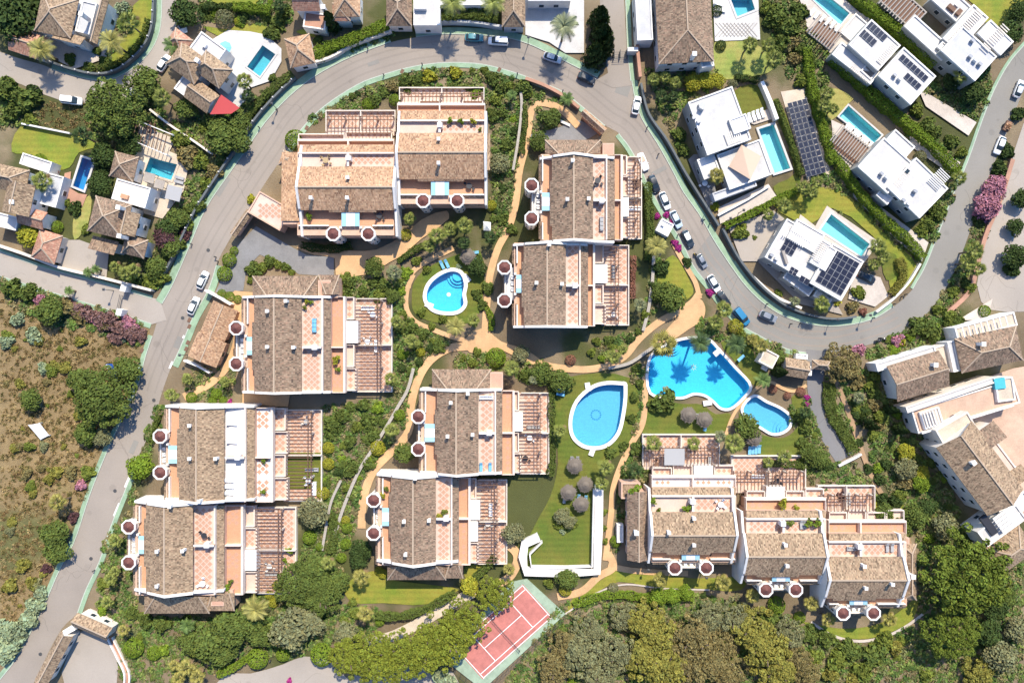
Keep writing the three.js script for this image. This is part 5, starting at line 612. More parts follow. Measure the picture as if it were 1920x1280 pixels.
// fan palm frond: a pleated half disc of pointed blades on a stalk, pointing along +x
function fan() { const g = S(), n = 12, c = [0.56, 0.06, 0]; g.beam([0, 0, 0], c, 0.03, 0.03); for (let i = 0; i < n; i++) { const a = (i / (n - 1) - 0.5) * 4.3, a2 = a + 0.2, a0 = a - 0.2, L = 0.46 * (1 - 0.1 * Math.abs(a)), k = 0.42, P2 = (an, r, y) => [c[0] + Math.cos(an) * r, c[1] + y, c[2] + Math.sin(an) * r]; g.tri(c, P2(a0, L * k * 1.3, 0.02), P2(a, L, -0.14)); g.tri(c, P2(a, L, -0.14), P2(a2, L * k * 1.3, 0.0)); } return g.geo(); }
function feather() { const g = S(), n = 18; let p = [0, 0, 0]; for (let i = 0; i < n; i++) { const t = (i + 1) / n, q = [t, 0.32 * Math.sin(t * 2.5) - 0.2 * t * t, 0]; g.beam(p, q, 0.02 * (1.2 - t), 0.02); const L = 0.3 * Math.sin(Math.PI * (0.12 + 0.84 * t)) + 0.04; for (const s of [-1, 1]) g.tri([q[0] - 0.028, q[1], 0], [q[0] + 0.028, q[1], 0], [q[0] + L * 0.55, q[1] - 0.07 - 0.05 * t, s * L]); p = q; } return g.geo(); }
const FAN = [fan(), fan()], FEA = [feather(), feather()], PT = S().cyl(0, 0, 0.22, 0.15, -0.1, 1, 9).geo();
const fm = (r, g, b) => M([r, g, b], 0.7), FT = { green: fm(0.13, 0.2, 0.045), yellow: fm(0.27, 0.3, 0.07), dark: fm(0.07, 0.115, 0.03), pale: fm(0.27, 0.29, 0.15), gold: fm(0.34, 0.31, 0.08) }, DEAD = fm(0.3, 0.21, 0.11);
function palm(px, py, rp, tone = 'yellow', date = false, h) {
  const R = rp / U; h ??= clamp(R * 1.9, 2.2, 6.5); const [x, , z] = at(px, py, h), w = near(px, py), nm = date ? 'date_palm' : 'fan_palm', word = (tone === 'gold' ? 'golden' : tone === 'pale' ? 'pale green' : tone === 'dark' ? 'dark green' : tone === 'yellow' ? 'yellow-green' : 'green') + (date ? ' feather-leaved palm' : ' fan palm');
  const t = thing(nm, word + ' ' + w, 'palm', [x, 0, z], word + 's ' + w); const tr = mesh('trunk', PT, mt.palmBark, t); tr.scale.set(date ? 1.3 : 1, h, date ? 1.3 : 1);
  const n = date ? 24 : 17; for (let i = 0; i < n; i++) { const k = i / n, a = i * 2.39996 + rnd() * 0.4, f = mesh('frond', pick(date ? FEA : FAN), k > 0.93 ? DEAD : FT[tone], t); f.position.y = h; const tilt = date ? 0.9 - 1.15 * k : 1.2 - 1.45 * k; f.rotation.set(0, a, tilt, 'YXZ'); const s = R * rr(0.88, 1.1) * (date ? 1.05 : 1.0); f.scale.set(s, s, s); } return t;
}
// hedges: a clipped run along a survey line, leaf sprays over its faces and through its depth
function hedge(label, a, wpx, h, tone, per = 46) {
  const c = smooth(a, false, 4), w = wpx / U, pts = P(c), seg = []; let len = 0; for (let i = 1; i < pts.length; i++) { const d = Math.hypot(pts[i][0] - pts[i - 1][0], pts[i][1] - pts[i - 1][1]); seg.push([len, d]); len += d; }
  const n = Math.round(len * (w + 2 * h) * per), mid = pts[pts.length >> 1];
  const pos = () => { const s = rnd() * len; let i = 0; while (i < seg.length - 1 && seg[i][0] + seg[i][1] < s) i++; const k = (s - seg[i][0]) / (seg[i][1] || 1), A = pts[i], B = pts[i + 1], dx = (B[0] - A[0]) / (seg[i][1] || 1), dz = (B[1] - A[1]) / (seg[i][1] || 1); return [A[0] + (B[0] - A[0]) * k, A[1] + (B[1] - A[1]) * k, dx, dz]; };
  const g = leafy(n, 0.17, () => { const [x, z, dx, dz] = pos(), top = rnd() < w / (w + 2 * h), s = top ? rr(-1, 1) : rnd() < 0.5 ? -1 : 1, y = top ? h * (rnd() < 0.6 ? 1 : rr(0.55, 1)) : rnd() * h, wob = 0.16 * Math.sin(x * 1.3 + z * 0.9) + 0.1 * Math.sin(x * 3.1 - z * 2.7) + rr(-0.16, 0.12), o = s * (w / 2 + (top ? 0 : wob)); return [x - dz * o, y + (top ? wob * 0.8 : 0), z + dx * o, top ? 0 : -dz * s, top ? 1 : 0.3, top ? 0 : dx * s]; }, 0.4);
  const t = thing('hedge', label, 'hedge', [mid[0], 0, mid[1]]); part(t, 'leaves', g, LF[tone]); part(t, 'stems', (() => { const q = S(); for (let k = 0; k < len; k += 0.9) { const [x, z] = pos(); q.cyl(x, z, 0.05, 0.03, -0.05, h * 0.8, 6, rr(-0.2, 0.2), rr(-0.2, 0.2)); } return q.geo(); })(), mt.bark);
}
const each = (f, tone, a, ...r) => { for (let i = 0; i < a.length; i += 3) f(a[i], a[i + 1], a[i + 2], tone, ...r); };
// hedges
hedge('tall clipped hedge along the ring road garden wall', [612, 96, 640, 88, 680, 72, 728, 52], 18, 2.4, 'bright'); hedge('dense dark hedge under the palms of the upper road', [828, 34, 870, 30, 935, 36], 26, 2.6, 'green'); hedge('clipped hedge on the edge of the white pool terrace', [462, 232, 490, 195, 520, 165, 552, 142], 13, 1.8, 'green');
hedge('hedge along the lane-corner villa garden wall', [190, 132, 222, 124, 250, 104, 272, 76, 282, 40], 9, 1.7, 'green'); hedge('box hedge behind the white pool terrace', [442, 18, 470, 20, 512, 26], 14, 2.2, 'bright'); hedge('dark hedge beside the clipped grey ball', [372, 22, 400, 16, 440, 18], 10, 1.8, 'dark');
hedge('long clipped hedge between the twin-row solar villa and the louvred villa', [1588, -8, 1640, 34, 1700, 82, 1746, 126], 15, 2.4, 'bright'); hedge('longest clipped hedge running down between the white villas to the drive', [1556, 112, 1620, 172, 1690, 232, 1740, 275, 1788, 325], 15, 2.4, 'bright'); hedge('hedge along the pool villa drive to the road curve', [1562, 300, 1610, 368, 1660, 420, 1700, 455, 1724, 485], 14, 2.2, 'bright');
hedge('hedge beside the ground solar field', [1508, 95, 1518, 160, 1536, 230, 1560, 310], 15, 1.8, 'bright'); hedge('lower hedge on the west side of the solar field', [1452, 190, 1474, 250, 1500, 330], 8, 1.6, 'green'); hedge('clipped hedge beside the sunken drive', [1356, 426, 1400, 405, 1450, 378, 1500, 355], 11, 1.9, 'bright'); hedge('hedge between lawn strip and shade-sail villa gravel', [1375, 148, 1420, 152], 9, 1.6, 'dark');
hedge('curved clipped hedge below the lawn block', [706, 1150, 750, 1152, 800, 1138, 856, 1107], 11, 1.8, 'green'); hedge('short clipped hedge rising to the patio wall', [888, 1084, 910, 1062, 930, 1040], 10, 1.6, 'green'); hedge('straight hedge under the roadside pergola terraces', [1212, 345, 1216, 400, 1218, 450, 1212, 490], 13, 1.8, 'green'); hedge('deep green hedge strip beside the stone walls', [622, 960, 628, 990, 622, 1035], 14, 1.2, 'green');
hedge('hedge along the teardrop pool patio wall', [1034, 725, 1034, 780, 1036, 860, 1030, 890], 11, 1.6, 'green'); hedge('hedge between path and stone-edged slope', [984, 200, 984, 240, 978, 290], 8, 1.2, 'green'); hedge('rust-red hedge under the roadside terrace', [1186, 480, 1186, 520, 1184, 560], 9, 1.2, 'rust');
hedge('low hedge in front of the turreted block', [566, 460, 600, 466, 640, 466, 660, 460], 13, 1.1, 'dark'); hedge('hedge along the narrow orange path by the kidney pool', [746, 492, 780, 468, 820, 450], 9, 1.4, 'green'); hedge('hedge by the lower drive', [410, 1262, 440, 1248, 470, 1228], 12, 1.4, 'bright'); hedge('hedge along the plaza side of the path', [912, 575, 922, 600, 920, 620], 9, 1, 'bright');
hedge('hedge in front of the road-end garden bed', [1682, 485, 1690, 520, 1668, 552], 14, 1.4, 'wood'); hedge('green hedge under the small pool lawn', [1428, 868, 1470, 868, 1510, 870], 12, 1.3, 'green'); hedge('thick green verge between ramp and trail', [1552, 715, 1556, 770, 1580, 810, 1600, 848], 20, 1.0, 'green'); hedge('lower garden boundary hedge above the wood', [1075, 1132, 1120, 1116, 1165, 1112, 1210, 1118, 1300, 1116], 13, 1.2, 'bright'); hedge('hedge along the pavement under the turreted block', [300, 775, 293, 800, 285, 830], 8, 1.1, 'green');
// trees
each(tree, 'dark', [25, 32, 42, 60, 10, 22, 192, 290, 24, 245, 268, 22, 188, 348, 22, 345, 25, 28, 310, 428, 22, 1825, 172, 22, 1895, 60, 24, 1912, 18, 20, 1904, 478, 22, 1905, 425, 16, 1915, 372, 18, 672, 1050, 18, 676, 1030, 20, 1855, 1185, 26, 1868, 1140, 22, 1740, 950, 20, 895, 500, 18, 190, 322, 14, 1784, 152, 16], 'tree');
each(tree, 'green', [275, 152, 28, 345, 203, 20, 410, 236, 22, 446, 228, 20, 414, 262, 30, 446, 262, 24, 320, 462, 20, 290, 500, 20, 92, 583, 26, 57, 747, 20, 758, 850, 20, 1016, 696, 22, 1053, 714, 22, 1262, 558, 26, 1033, 220, 18, 1010, 265, 18, 1240, 545, 18, 330, 410, 20, 1065, 1085, 20, 430, 1180, 34, 470, 1168, 28, 392, 1202, 34, 360, 1205, 24, 412, 1225, 26, 485, 1190, 24, 1400, 800, 24, 1460, 668, 14, 1540, 862, 18, 735, 555, 14, 700, 500, 18, 1520, 850, 18, 1720, 970, 22, 1690, 990, 20, 1660, 962, 18, 1890, 1120, 18], 'tree');
each(tree, 'green', [213, 200, 52, 560, 1098, 42, 600, 1118, 36, 188, 745, 52], 'big'); each(tree, 'green', [590, 1066, 28, 152, 716, 26, 240, 694, 26, 160, 812, 22, 100, 1002, 26, 104, 1035, 24, 632, 1090, 22], 'tree'); each(tree, 'olive', [1054, 968, 15, 1068, 978, 13], 'tree'); each(tree, 'bright', [264, 875, 24, 1235, 1116, 16, 1260, 1116, 16, 1286, 1112, 14, 1730, 906, 16], 'tree');
each(tree, 'yellow', [55, 440, 24, 880, 1100, 18, 1300, 152, 16, 1322, 150, 16, 1345, 150, 14, 1730, 890, 14, 1700, 848, 16], 'tree'); each(tree, 'olive', [585, 962, 27, 542, 1182, 38, 580, 1168, 28, 960, 1000, 20, 935, 305, 20, 975, 665, 16, 1374, 158, 10, 650, 1188, 22, 1700, 880, 20, 1775, 985, 24, 190, 820, 18, 1880, 1232, 30, 1910, 1180, 24], 'tree');
each(tree, 'pineDark', [1812, 1078, 74, 1785, 1185, 48], 'pine'); each(tree, 'pine', [870, 1168, 42, 842, 1196, 46, 798, 1216, 46, 748, 1230, 44, 700, 1230, 44, 655, 1228, 36, 930, 1113, 32], 'pine'); each(tree, 'dark', [1126, 28, 22, 1131, 62, 24, 1118, 98, 24, 1140, 84, 16, 618, 36, 16, 1675, 768, 10, 1692, 806, 11, 1466, 697, 12, 1640, 800, 9, 1626, 790, 9], 'spire');
each(tree, 'purple', [308, 446, 22], 'tree'); each(tree, 'pink', [1866, 352, 22, 1855, 384, 24], 'tree'); each(tree, 'brown', [1580, 682, 32], 'wood');
each(tree, 'wood', [1212, 1168, 32, 1236, 1198, 36, 1212, 1238, 36, 1254, 1252, 36, 1412, 1180, 36, 1440, 1222, 40, 1460, 1262, 32, 1840, 1262, 26], 'wood'); each(tree, 'olive', [1160, 1228, 32, 1092, 1232, 36, 1104, 1182, 28, 1380, 1158, 30, 1330, 1164, 28, 1172, 1158, 24, 1480, 1190, 26, 1130, 1268, 30], 'wood'); each(tree, 'brown', [1302, 1202, 40, 1322, 1244, 36, 1286, 1246, 30, 1060, 1208, 26, 1040, 1252, 30, 1350, 1210, 28, 1370, 1260, 30, 1500, 1240, 24, 1516, 1270, 22], 'wood');
// palms
each(palm, 'yellow', [243, 45, 23, 305, 184, 19, 80, 340, 21, 235, 512, 15, 252, 506, 15, 216, 500, 12, 1225, 150, 14, 1246, 146, 13, 1266, 156, 13, 1405, 85, 18, 1440, 86, 16, 1450, 112, 19, 1550, 176, 16, 1545, 198, 15, 1562, 204, 12, 1800, 142, 16, 1798, 334, 15, 768, 410, 13, 820, 442, 19, 843, 430, 15, 872, 424, 18, 805, 462, 15, 888, 600, 15, 1505, 352, 15, 1522, 362, 14, 1532, 342, 13, 1540, 570, 18, 1645, 462, 18, 1655, 482, 16, 1638, 496, 14, 1356, 580, 18, 1340, 604, 17, 322, 740, 15, 352, 710, 13, 423, 715, 12, 773, 640, 16, 733, 710, 15, 735, 806, 16, 960, 690, 17, 1150, 668, 16, 1167, 655, 12, 1050, 808, 15, 1135, 876, 18, 1128, 905, 15, 1225, 830, 17, 1300, 830, 15, 1376, 830, 22, 1470, 855, 15, 1440, 866, 12, 218, 1013, 15, 216, 1070, 12, 208, 1084, 14, 203, 1128, 13, 615, 1055, 15, 1825, 470, 20, 1815, 492, 18, 1832, 504, 16, 745, 604, 15, 458, 153, 17, 1470, 386, 17, 1440, 402, 13]);
each(palm, 'gold', [110, 940, 18, 233, 1180, 13, 678, 1080, 18, 685, 1150, 17, 1238, 1086, 16, 1355, 1090, 17, 1410, 1116, 15, 1520, 1130, 16, 1553, 1160, 15, 350, 1250, 18, 370, 1266, 16, 335, 1270, 14, 328, 1245, 12, 1243, 645, 28, 1425, 648, 17, 1667, 1160, 16, 1342, 330, 17, 955, 1066, 13, 1410, 636, 12]); each(palm, 'dark', [155, 255, 21, 465, 180, 14, 1240, 182, 14, 1262, 182, 12, 920, 445, 14, 1190, 880, 16, 1510, 772, 13, 525, 12, 14, 870, 455, 14]); each(palm, 'pale', [740, 510, 16, 1350, 818, 14, 1490, 565, 11, 1000, 712, 10, 1610, 745, 12, 1200, 572, 14]);
each(palm, 'gold', [80, 95, 22, 212, 80, 23, 480, 1140, 22, 1230, 462, 19, 855, 612, 18], true); each(palm, 'pale', [1057, 52, 25], true, 7.2); each(palm, 'green', [328, 88, 19, 1063, 186, 13, 1430, 712, 15, 425, 1165, 15, 352, 1172, 14, 130, 545, 9, 180, 505, 9, 165, 510, 9, 960, 178, 10], true); each(palm, 'yellow', [849, 6, 22, 925, 6, 22], true, 7.4); each(palm, 'dark', [1312, 642, 20, 1380, 645, 18], true, 6);
// clipped balls and cones
each(shrub, 'bright', [553, 262, 19, 74, 300, 12, 482, 1235, 19, 530, 1227, 13, 603, 1228, 21, 250, 1215, 18, 288, 1225, 13, 930, 670, 18, 429, 487, 13, 420, 513, 14, 438, 470, 8, 415, 550, 8, 430, 556, 9, 445, 561, 8, 748, 778, 11, 753, 665, 9, 650, 990, 10, 648, 1020, 10, 640, 1046, 9, 358, 745, 10, 405, 738, 10, 398, 751, 8, 418, 751, 8, 1457, 1135, 16, 1155, 1015, 11, 1847, 583, 11, 690, 195, 12, 740, 187, 11, 600, 100, 16, 106, 425, 11, 1500, 1158, 11, 580, 1008, 13, 600, 1025, 8, 712, 1165, 9], 'ball');
each(shrub, 'yellow', [445, 40, 7, 503, 192, 7, 760, 440, 11, 921, 385, 10, 788, 660, 9, 708, 840, 14, 505, 1115, 9, 527, 1112, 9, 517, 1098, 8, 512, 1130, 9, 648, 975, 8, 710, 1070, 8, 718, 1076, 9, 1060, 1106, 12, 1380, 612, 14, 615, 840, 11, 615, 870, 11, 605, 925, 12], 'ball'); each(shrub, 'olive', [420, 33, 17, 1150, 1103, 10, 1727, 293, 11], 'ball'); each(shrub, 'dark', [1352, 85, 10, 1345, 20, 10, 753, 690, 8, 786, 678, 8], 'ball'); each(shrub, 'rust', [100, 320, 9, 1070, 675, 10, 1477, 742, 7, 1450, 730, 8, 1502, 735, 9], 'ball');
// bushes
each(shrub, 'green', [165, 125, 12, 195, 115, 12, 130, 110, 12, 180, 95, 10, 10, 165, 26, 45, 186, 28, 20, 210, 18, 520, 40, 15, 510, 60, 16, 530, 22, 15, 510, 145, 8, 595, 75, 10, 660, 180, 8, 700, 188, 14, 760, 150, 15, 782, 150, 12, 925, 147, 15, 940, 165, 12, 982, 162, 16, 925, 215, 14, 950, 270, 13, 1275, 250, 14, 1282, 280, 12, 1455, 30, 22, 1480, 50, 25, 1470, 80, 20, 1500, 20, 18, 1500, 90, 14, 1520, 112, 15, 1740, 236, 18, 1756, 246, 14, 1786, 265, 14, 1760, 400, 16, 1742, 420, 16, 1750, 380, 14, 20, 540, 20, 50, 550, 18, 475, 505, 16, 505, 490, 12, 535, 500, 10, 655, 530, 14, 680, 545, 12, 720, 535, 14, 650, 556, 12, 700, 530, 12, 915, 540, 13, 895, 552, 11, 905, 572, 11, 942, 410, 12, 960, 430, 12, 770, 612, 14, 790, 626, 14, 776, 642, 14, 625, 795, 18, 640, 780, 16, 660, 880, 15, 620, 815, 12, 655, 830, 14, 680, 760, 14, 690, 790, 16, 700, 815, 15, 655, 884, 14, 692, 870, 14, 985, 702, 14, 1195, 690, 10, 1200, 720, 10, 1190, 745, 10, 1185, 785, 10, 1170, 836, 10, 1145, 850, 12, 1245, 755, 24, 1225, 762, 12, 1500, 780, 16, 1512, 802, 14, 1506, 830, 12, 1560, 735, 11, 1572, 790, 11, 1595, 835, 10, 1640, 735, 14, 1625, 770, 12, 245, 1150, 14, 272, 1165, 16, 300, 1170, 18, 1440, 1160, 20, 1456, 1172, 18, 1520, 1190, 18, 1552, 1200, 18, 1592, 1215, 18, 1600, 1222, 20, 1640, 1230, 24, 1726, 610, 20, 1746, 620, 20, 1796, 602, 14, 370, 386, 16, 355, 392, 14, 335, 452, 14, 1195, 840, 14, 1185, 920, 12]);
each(shrub, 'dark', [60, 170, 14, 235, 300, 12, 138, 390, 14, 965, 245, 10, 1650, 900, 12, 1680, 942, 16, 1625, 770, 12, 735, 165, 8, 1240, 502, 16, 1290, 492, 10, 1662, 870, 12, 1902, 505, 16, 1875, 315, 15, 1912, 212, 14, 1890, 282, 15, 350, 1172, 16, 1630, 880, 10, 1612, 830, 9, 1655, 935, 12, 1672, 985, 12, 1838, 415, 12, 1812, 530, 10]);
each(shrub, 'mid', [55, 225, 15, 380, 240, 10, 335, 260, 20, 375, 302, 18, 385, 346, 16, 350, 420, 14, 300, 520, 18, 280, 530, 16, 910, 132, 9, 885, 132, 7, 955, 160, 10, 990, 175, 10, 930, 187, 12, 1440, 15, 15, 1505, 150, 14, 1720, 205, 14, 1805, 285, 12, 1730, 430, 14, 490, 500, 12, 520, 495, 10, 545, 510, 8, 470, 525, 8, 710, 555, 13, 780, 490, 10, 755, 590, 10, 800, 505, 9, 790, 585, 9, 830, 597, 9, 670, 800, 12, 648, 915, 10, 895, 660, 9, 885, 680, 10, 868, 672, 8, 1030, 1095, 10, 1045, 985, 8, 1060, 987, 9, 1076, 984, 8, 1065, 965, 10, 1050, 965, 9, 1130, 990, 8, 1133, 960, 8, 1135, 1015, 7, 1650, 780, 14, 1640, 705, 13, 1690, 932, 14, 1630, 720, 12, 660, 1130, 10, 666, 1150, 12, 645, 1165, 11, 1390, 435, 16, 1415, 445, 6, 1612, 548, 14, 1415, 640, 12, 1460, 550, 8, 1210, 590, 10, 1390, 626, 10, 1760, 580, 12, 1780, 590, 15, 1820, 540, 14, 1790, 546, 12, 810, 612, 8, 1110, 660, 10, 1120, 640, 9, 1570, 1242, 20, 1620, 1262, 20, 1530, 1232, 16, 1660, 1202, 18, 1740, 1268, 15, 160, 430, 10, 125, 380, 8]);
each(shrub, 'yellow', [805, 142, 15, 853, 135, 14, 470, 373, 9, 1340, 385, 10, 1570, 560, 12, 1690, 640, 12, 1660, 690, 12]); each(shrub, 'brown', [735, 162, 12, 125, 576, 20, 150, 592, 15, 350, 292, 22, 1610, 715, 16, 1650, 800, 12, 1700, 905, 16, 1600, 575, 12, 1490, 110, 14, 130, 885, 14, 400, 322, 16, 200, 608, 16, 1640, 760, 14, 1485, 78, 18]);
each(shrub, 'mauve', [120, 570, 14, 142, 580, 15, 160, 588, 16, 182, 594, 16, 205, 604, 18, 224, 616, 18, 244, 626, 17, 262, 628, 13, 215, 632, 14, 190, 610, 12]); each(shrub, 'pink', [168, 594, 11, 238, 606, 15, 228, 622, 11, 252, 616, 11, 180, 602, 9, 150, 910, 11, 1685, 638, 13, 1610, 658, 14, 72, 562, 12, 1845, 402, 16, 1878, 340, 13]); each(shrub, 'magenta', [392, 330, 8, 1400, 146, 5, 1233, 405, 6, 1250, 402, 7, 1260, 418, 8, 1266, 455, 8, 1273, 465, 7, 1332, 548, 8, 430, 753, 6, 1514, 745, 6, 1514, 757, 5, 542, 1276, 6, 1508, 930, 6]); each(shrub, 'purple', [345, 440, 13, 135, 970, 11, 85, 1066, 10, 1700, 870, 8, 1580, 930, 10]); each(shrub, 'rust', [1620, 585, 9]);
each(shrub, 'pale', [10, 1222, 24, 30, 1192, 22, 48, 1165, 22, 62, 1138, 18, 8, 1185, 22, 74, 1112, 14, 225, 15, 14, 1650, 690, 14, 825, 1265, 20, 840, 1278, 16, 10, 640, 14, 60, 630, 16, 30, 600, 14, 80, 690, 12, 1055, 995, 7, 230, 635, 8, 1250, 730, 7, 860, 500, 6]);
each(shrub, 'wood', [140, 575, 10, 35, 720, 10, 120, 690, 12, 25, 840, 10, 105, 885, 12, 150, 640, 12, 70, 640, 10, 145, 780, 10, 60, 925, 9, 20, 980, 10, 40, 1060, 14, 15, 1100, 16, 60, 1095, 14, 1680, 1215, 16, 1560, 1265, 16, 1600, 1275, 14]);

const THICKET = [], SCRUB = [];
{ const wild = [0, 575, 120, 620, 240, 655, 225, 740, 190, 830, 140, 960, 70, 1110, 0, 1200]; for (let k = 0; k < 70; k++) { const x = rr(0, 240), y = rr(575, 1180); if (inside(x, y, wild)) SCRUB.push([x, y, 4 + 10 * rnd() ** 2, pick(['wood', 'olive', 'mid', 'brown'])]); } }
// ground cover that nobody could count: leafy undergrowth in the beds, dry grass on the hillside
function cover(name, label, cat, geo, mat, areas, per, size, cols) {
  const list = []; for (const a of areas) { let x0 = 1e9, x1 = -1e9, y0 = 1e9, y1 = -1e9; for (let i = 0; i < a.length; i += 2) { x0 = Math.min(x0, a[i]); x1 = Math.max(x1, a[i]); y0 = Math.min(y0, a[i + 1]); y1 = Math.max(y1, a[i + 1]); } const n = (x1 - x0) * (y1 - y0) / 64 * per; for (let i = 0; i < n; i++) { const x = rr(x0, x1), y = rr(y0, y1); if (inside(x, y, a) && !PAVED.some((p) => x > p.x0 && x < p.x1 && y > p.y0 && y < p.y1 && inside(x, y, p.a)) && Math.sin(x * 0.21 + 3 * Math.sin(y * 0.13)) + Math.sin(y * 0.17 + x * 0.05) > rr(-1.9, 0.6)) list.push([x, y]); } }
  const m = new THREE.InstancedMesh(geo, mat, list.length), o = new THREE.Object3D(), c = new THREE.Color(); m.name = uniq(name);
  list.forEach(([x, y], i) => { const s = rr(...size); o.position.set(sx(x), 0, sz(y)); o.rotation.y = rnd() * 6; o.scale.set(s, s * rr(0.6, 1.1), s); o.updateMatrix(); m.setMatrixAt(i, o.matrix); const k = pick(cols), v = rr(0.75, 1.2); m.setColorAt(i, c.setRGB(k[0] * v, k[1] * v, k[2] * v)); });
  m.castShadow = m.receiveShadow = true; m.userData = { kind: 'stuff', label, category: cat }; scene.add(m);
}
const tuftG = leafy(22, 0.3, () => { const d = dirRand(0), r = Math.sqrt(rnd()); return [d[0] * r * 0.8, d[1] * r * 0.5 + 0.1, d[2] * r * 0.8, d[0], d[1] + 0.6, d[2]]; }, 0.4), bladeG = leafy(16, 0.34, () => { const a = rnd() * 6.3, r = rnd() * 0.8; return [Math.cos(a) * r, 0.12 + rnd() * 0.2, Math.sin(a) * r, Math.cos(a + 1.5), 0.5, Math.sin(a + 1.5)]; }, 0.4);
const one = leafM(1, 1, 1), beds = [
  [640, 190, 700, 158, 800, 130, 900, 132, 980, 150, 985, 260, 960, 440, 925, 470, 920, 200, 850, 165, 740, 175, 690, 205, 620, 205, 590, 235, 575, 225], [640, 515, 700, 520, 760, 500, 760, 590, 800, 625, 870, 650, 800, 665, 760, 740, 740, 740, 735, 580, 640, 560], [605, 760, 740, 745, 770, 720, 760, 800, 690, 880, 670, 980, 640, 1050, 560, 1050, 600, 940], [860, 655, 940, 665, 1040, 700, 1030, 730, 950, 700, 850, 690],
  [1120, 640, 1200, 620, 1230, 480, 1260, 500, 1230, 590, 1180, 650, 1130, 680], [1180, 700, 1215, 690, 1210, 770, 1190, 830, 1165, 860, 1190, 760], [1290, 590, 1330, 600, 1440, 640, 1500, 665, 1450, 700, 1420, 660, 1340, 640, 1310, 620], [1480, 760, 1520, 740, 1540, 830, 1580, 880, 1540, 930, 1500, 870], [1545, 700, 1570, 700, 1610, 830, 1600, 850, 1550, 780], [1570, 690, 1660, 690, 1700, 760, 1760, 850, 1800, 960, 1740, 1030, 1690, 960, 1620, 830],
  [1430, -10, 1510, -10, 1560, 120, 1550, 180, 1480, 150, 1450, 80], [1500, 140, 1530, 140, 1580, 300, 1560, 310], [1720, 150, 1850, 120, 1860, 180, 1820, 240, 1740, 190], [1700, 220, 1800, 300, 1790, 340, 1700, 260], [1720, 430, 1795, 340, 1800, 370, 1750, 460], [1850, 340, 1885, 310, 1850, 440, 1800, 540, 1760, 600, 1740, 600, 1810, 480], [1890, 380, 1930, 380, 1930, 520, 1885, 500], [1460, 360, 1560, 320, 1700, 470, 1690, 545, 1650, 430], [1700, 590, 1800, 560, 1800, 640, 1640, 690, 1620, 665],
  [200, 140, 290, 60, 280, 10, 240, 10, 200, 90], [0, 150, 70, 175, 80, 230, 30, 240, 0, 240], [150, 200, 280, 150, 320, 240, 270, 260, 240, 300, 180, 290], [320, 230, 470, 180, 550, 145, 480, 220, 400, 340, 330, 480, 300, 540, 210, 520, 300, 430, 350, 330], [370, -10, 550, -10, 540, 60, 500, 60, 440, 40, 380, 40], [0, 520, 120, 555, 270, 600, 260, 650, 180, 620, 100, 610, 0, 560], [345, 690, 440, 690, 430, 760, 350, 745],
  [195, 1010, 240, 960, 250, 1090, 260, 1160, 330, 1160, 440, 1155, 480, 1110, 560, 1060, 640, 1060, 640, 1180, 600, 1240, 480, 1225, 400, 1260, 320, 1280, 230, 1280, 215, 1180, 180, 1160], [640, 1130, 720, 1140, 700, 1200, 640, 1200], [1050, 1130, 1300, 1110, 1500, 1160, 1560, 1200, 1640, 1200, 1720, 1170, 1730, 1290, 1000, 1290, 940, 1290], [1720, 950, 1920, 1040, 1920, 1290, 1720, 1290], [1165, 860, 1210, 840, 1215, 900, 1160, 1000, 1150, 1060, 1160, 940], [1040, 955, 1080, 955, 1085, 985, 1045, 995], [290, 760, 310, 760, 270, 900, 240, 960, 230, 990, 260, 860], [1510, 880, 1560, 900, 1640, 940, 1640, 900, 1600, 870, 1560, 880], [1000, 165, 1060, 190, 1060, 240, 1000, 280, 985, 260], [590, 100, 740, 50, 740, 70, 600, 120], [1210, 130, 1380, 135, 1280, 200, 1260, 240, 1300, 300, 1260, 260]];
for (const [k, n] of [[0, 16], [1, 14], [2, 26], [4, 8], [7, 6], [9, 24], [18, 8], [23, 14], [26, 18], [28, 14]]) { const b = beds[k]; let x0 = 1e9, x1 = -1e9, y0 = 1e9, y1 = -1e9; for (let i = 0; i < b.length; i += 2) { x0 = Math.min(x0, b[i]); x1 = Math.max(x1, b[i]); y0 = Math.min(y0, b[i + 1]); y1 = Math.max(y1, b[i + 1]); } let c = 0; for (let q = 0; q < 400 && c < n; q++) { const x = rr(x0, x1), y = rr(y0, y1); if (inside(x, y, b) && !PAVED.some((p) => inside(x, y, p.a))) { c++; THICKET.push([x, y, rr(6, 13), pick(['green', 'mid', 'bright', 'dark', 'green'])]); } } }
function thicket(name, label, list) { const g = CR.shrub[1], m = new THREE.InstancedMesh(g, one, list.length), o = new THREE.Object3D(); m.name = name; list.forEach(([x, y, r, tone], i) => { const R = r / U; o.position.set(sx(x, R / 2), 0, sz(y, R / 2)); o.rotation.y = rnd() * 6; o.scale.set(R, R * rr(0.8, 1.2), R * rr(0.85, 1.15)); o.updateMatrix(); m.setMatrixAt(i, o.matrix); m.setColorAt(i, LF[tone].color); }); m.castShadow = m.receiveShadow = true; m.userData = { kind: 'stuff', label, category: 'shrubbery' }; scene.add(m); }
thicket('shrubbery', 'close-grown green shrubbery filling out the garden beds', THICKET); thicket('hillside_scrub', 'low olive and brown scrub strewn over the dry hillside', SCRUB);
cover('undergrowth', 'leafy green undergrowth filling the planted beds', 'undergrowth', tuftG, one, beds, 3.4, [0.35, 1.25], [[0.1, 0.16, 0.035], [0.07, 0.12, 0.03], [0.16, 0.2, 0.05], [0.14, 0.15, 0.06], [0.2, 0.17, 0.08]]);
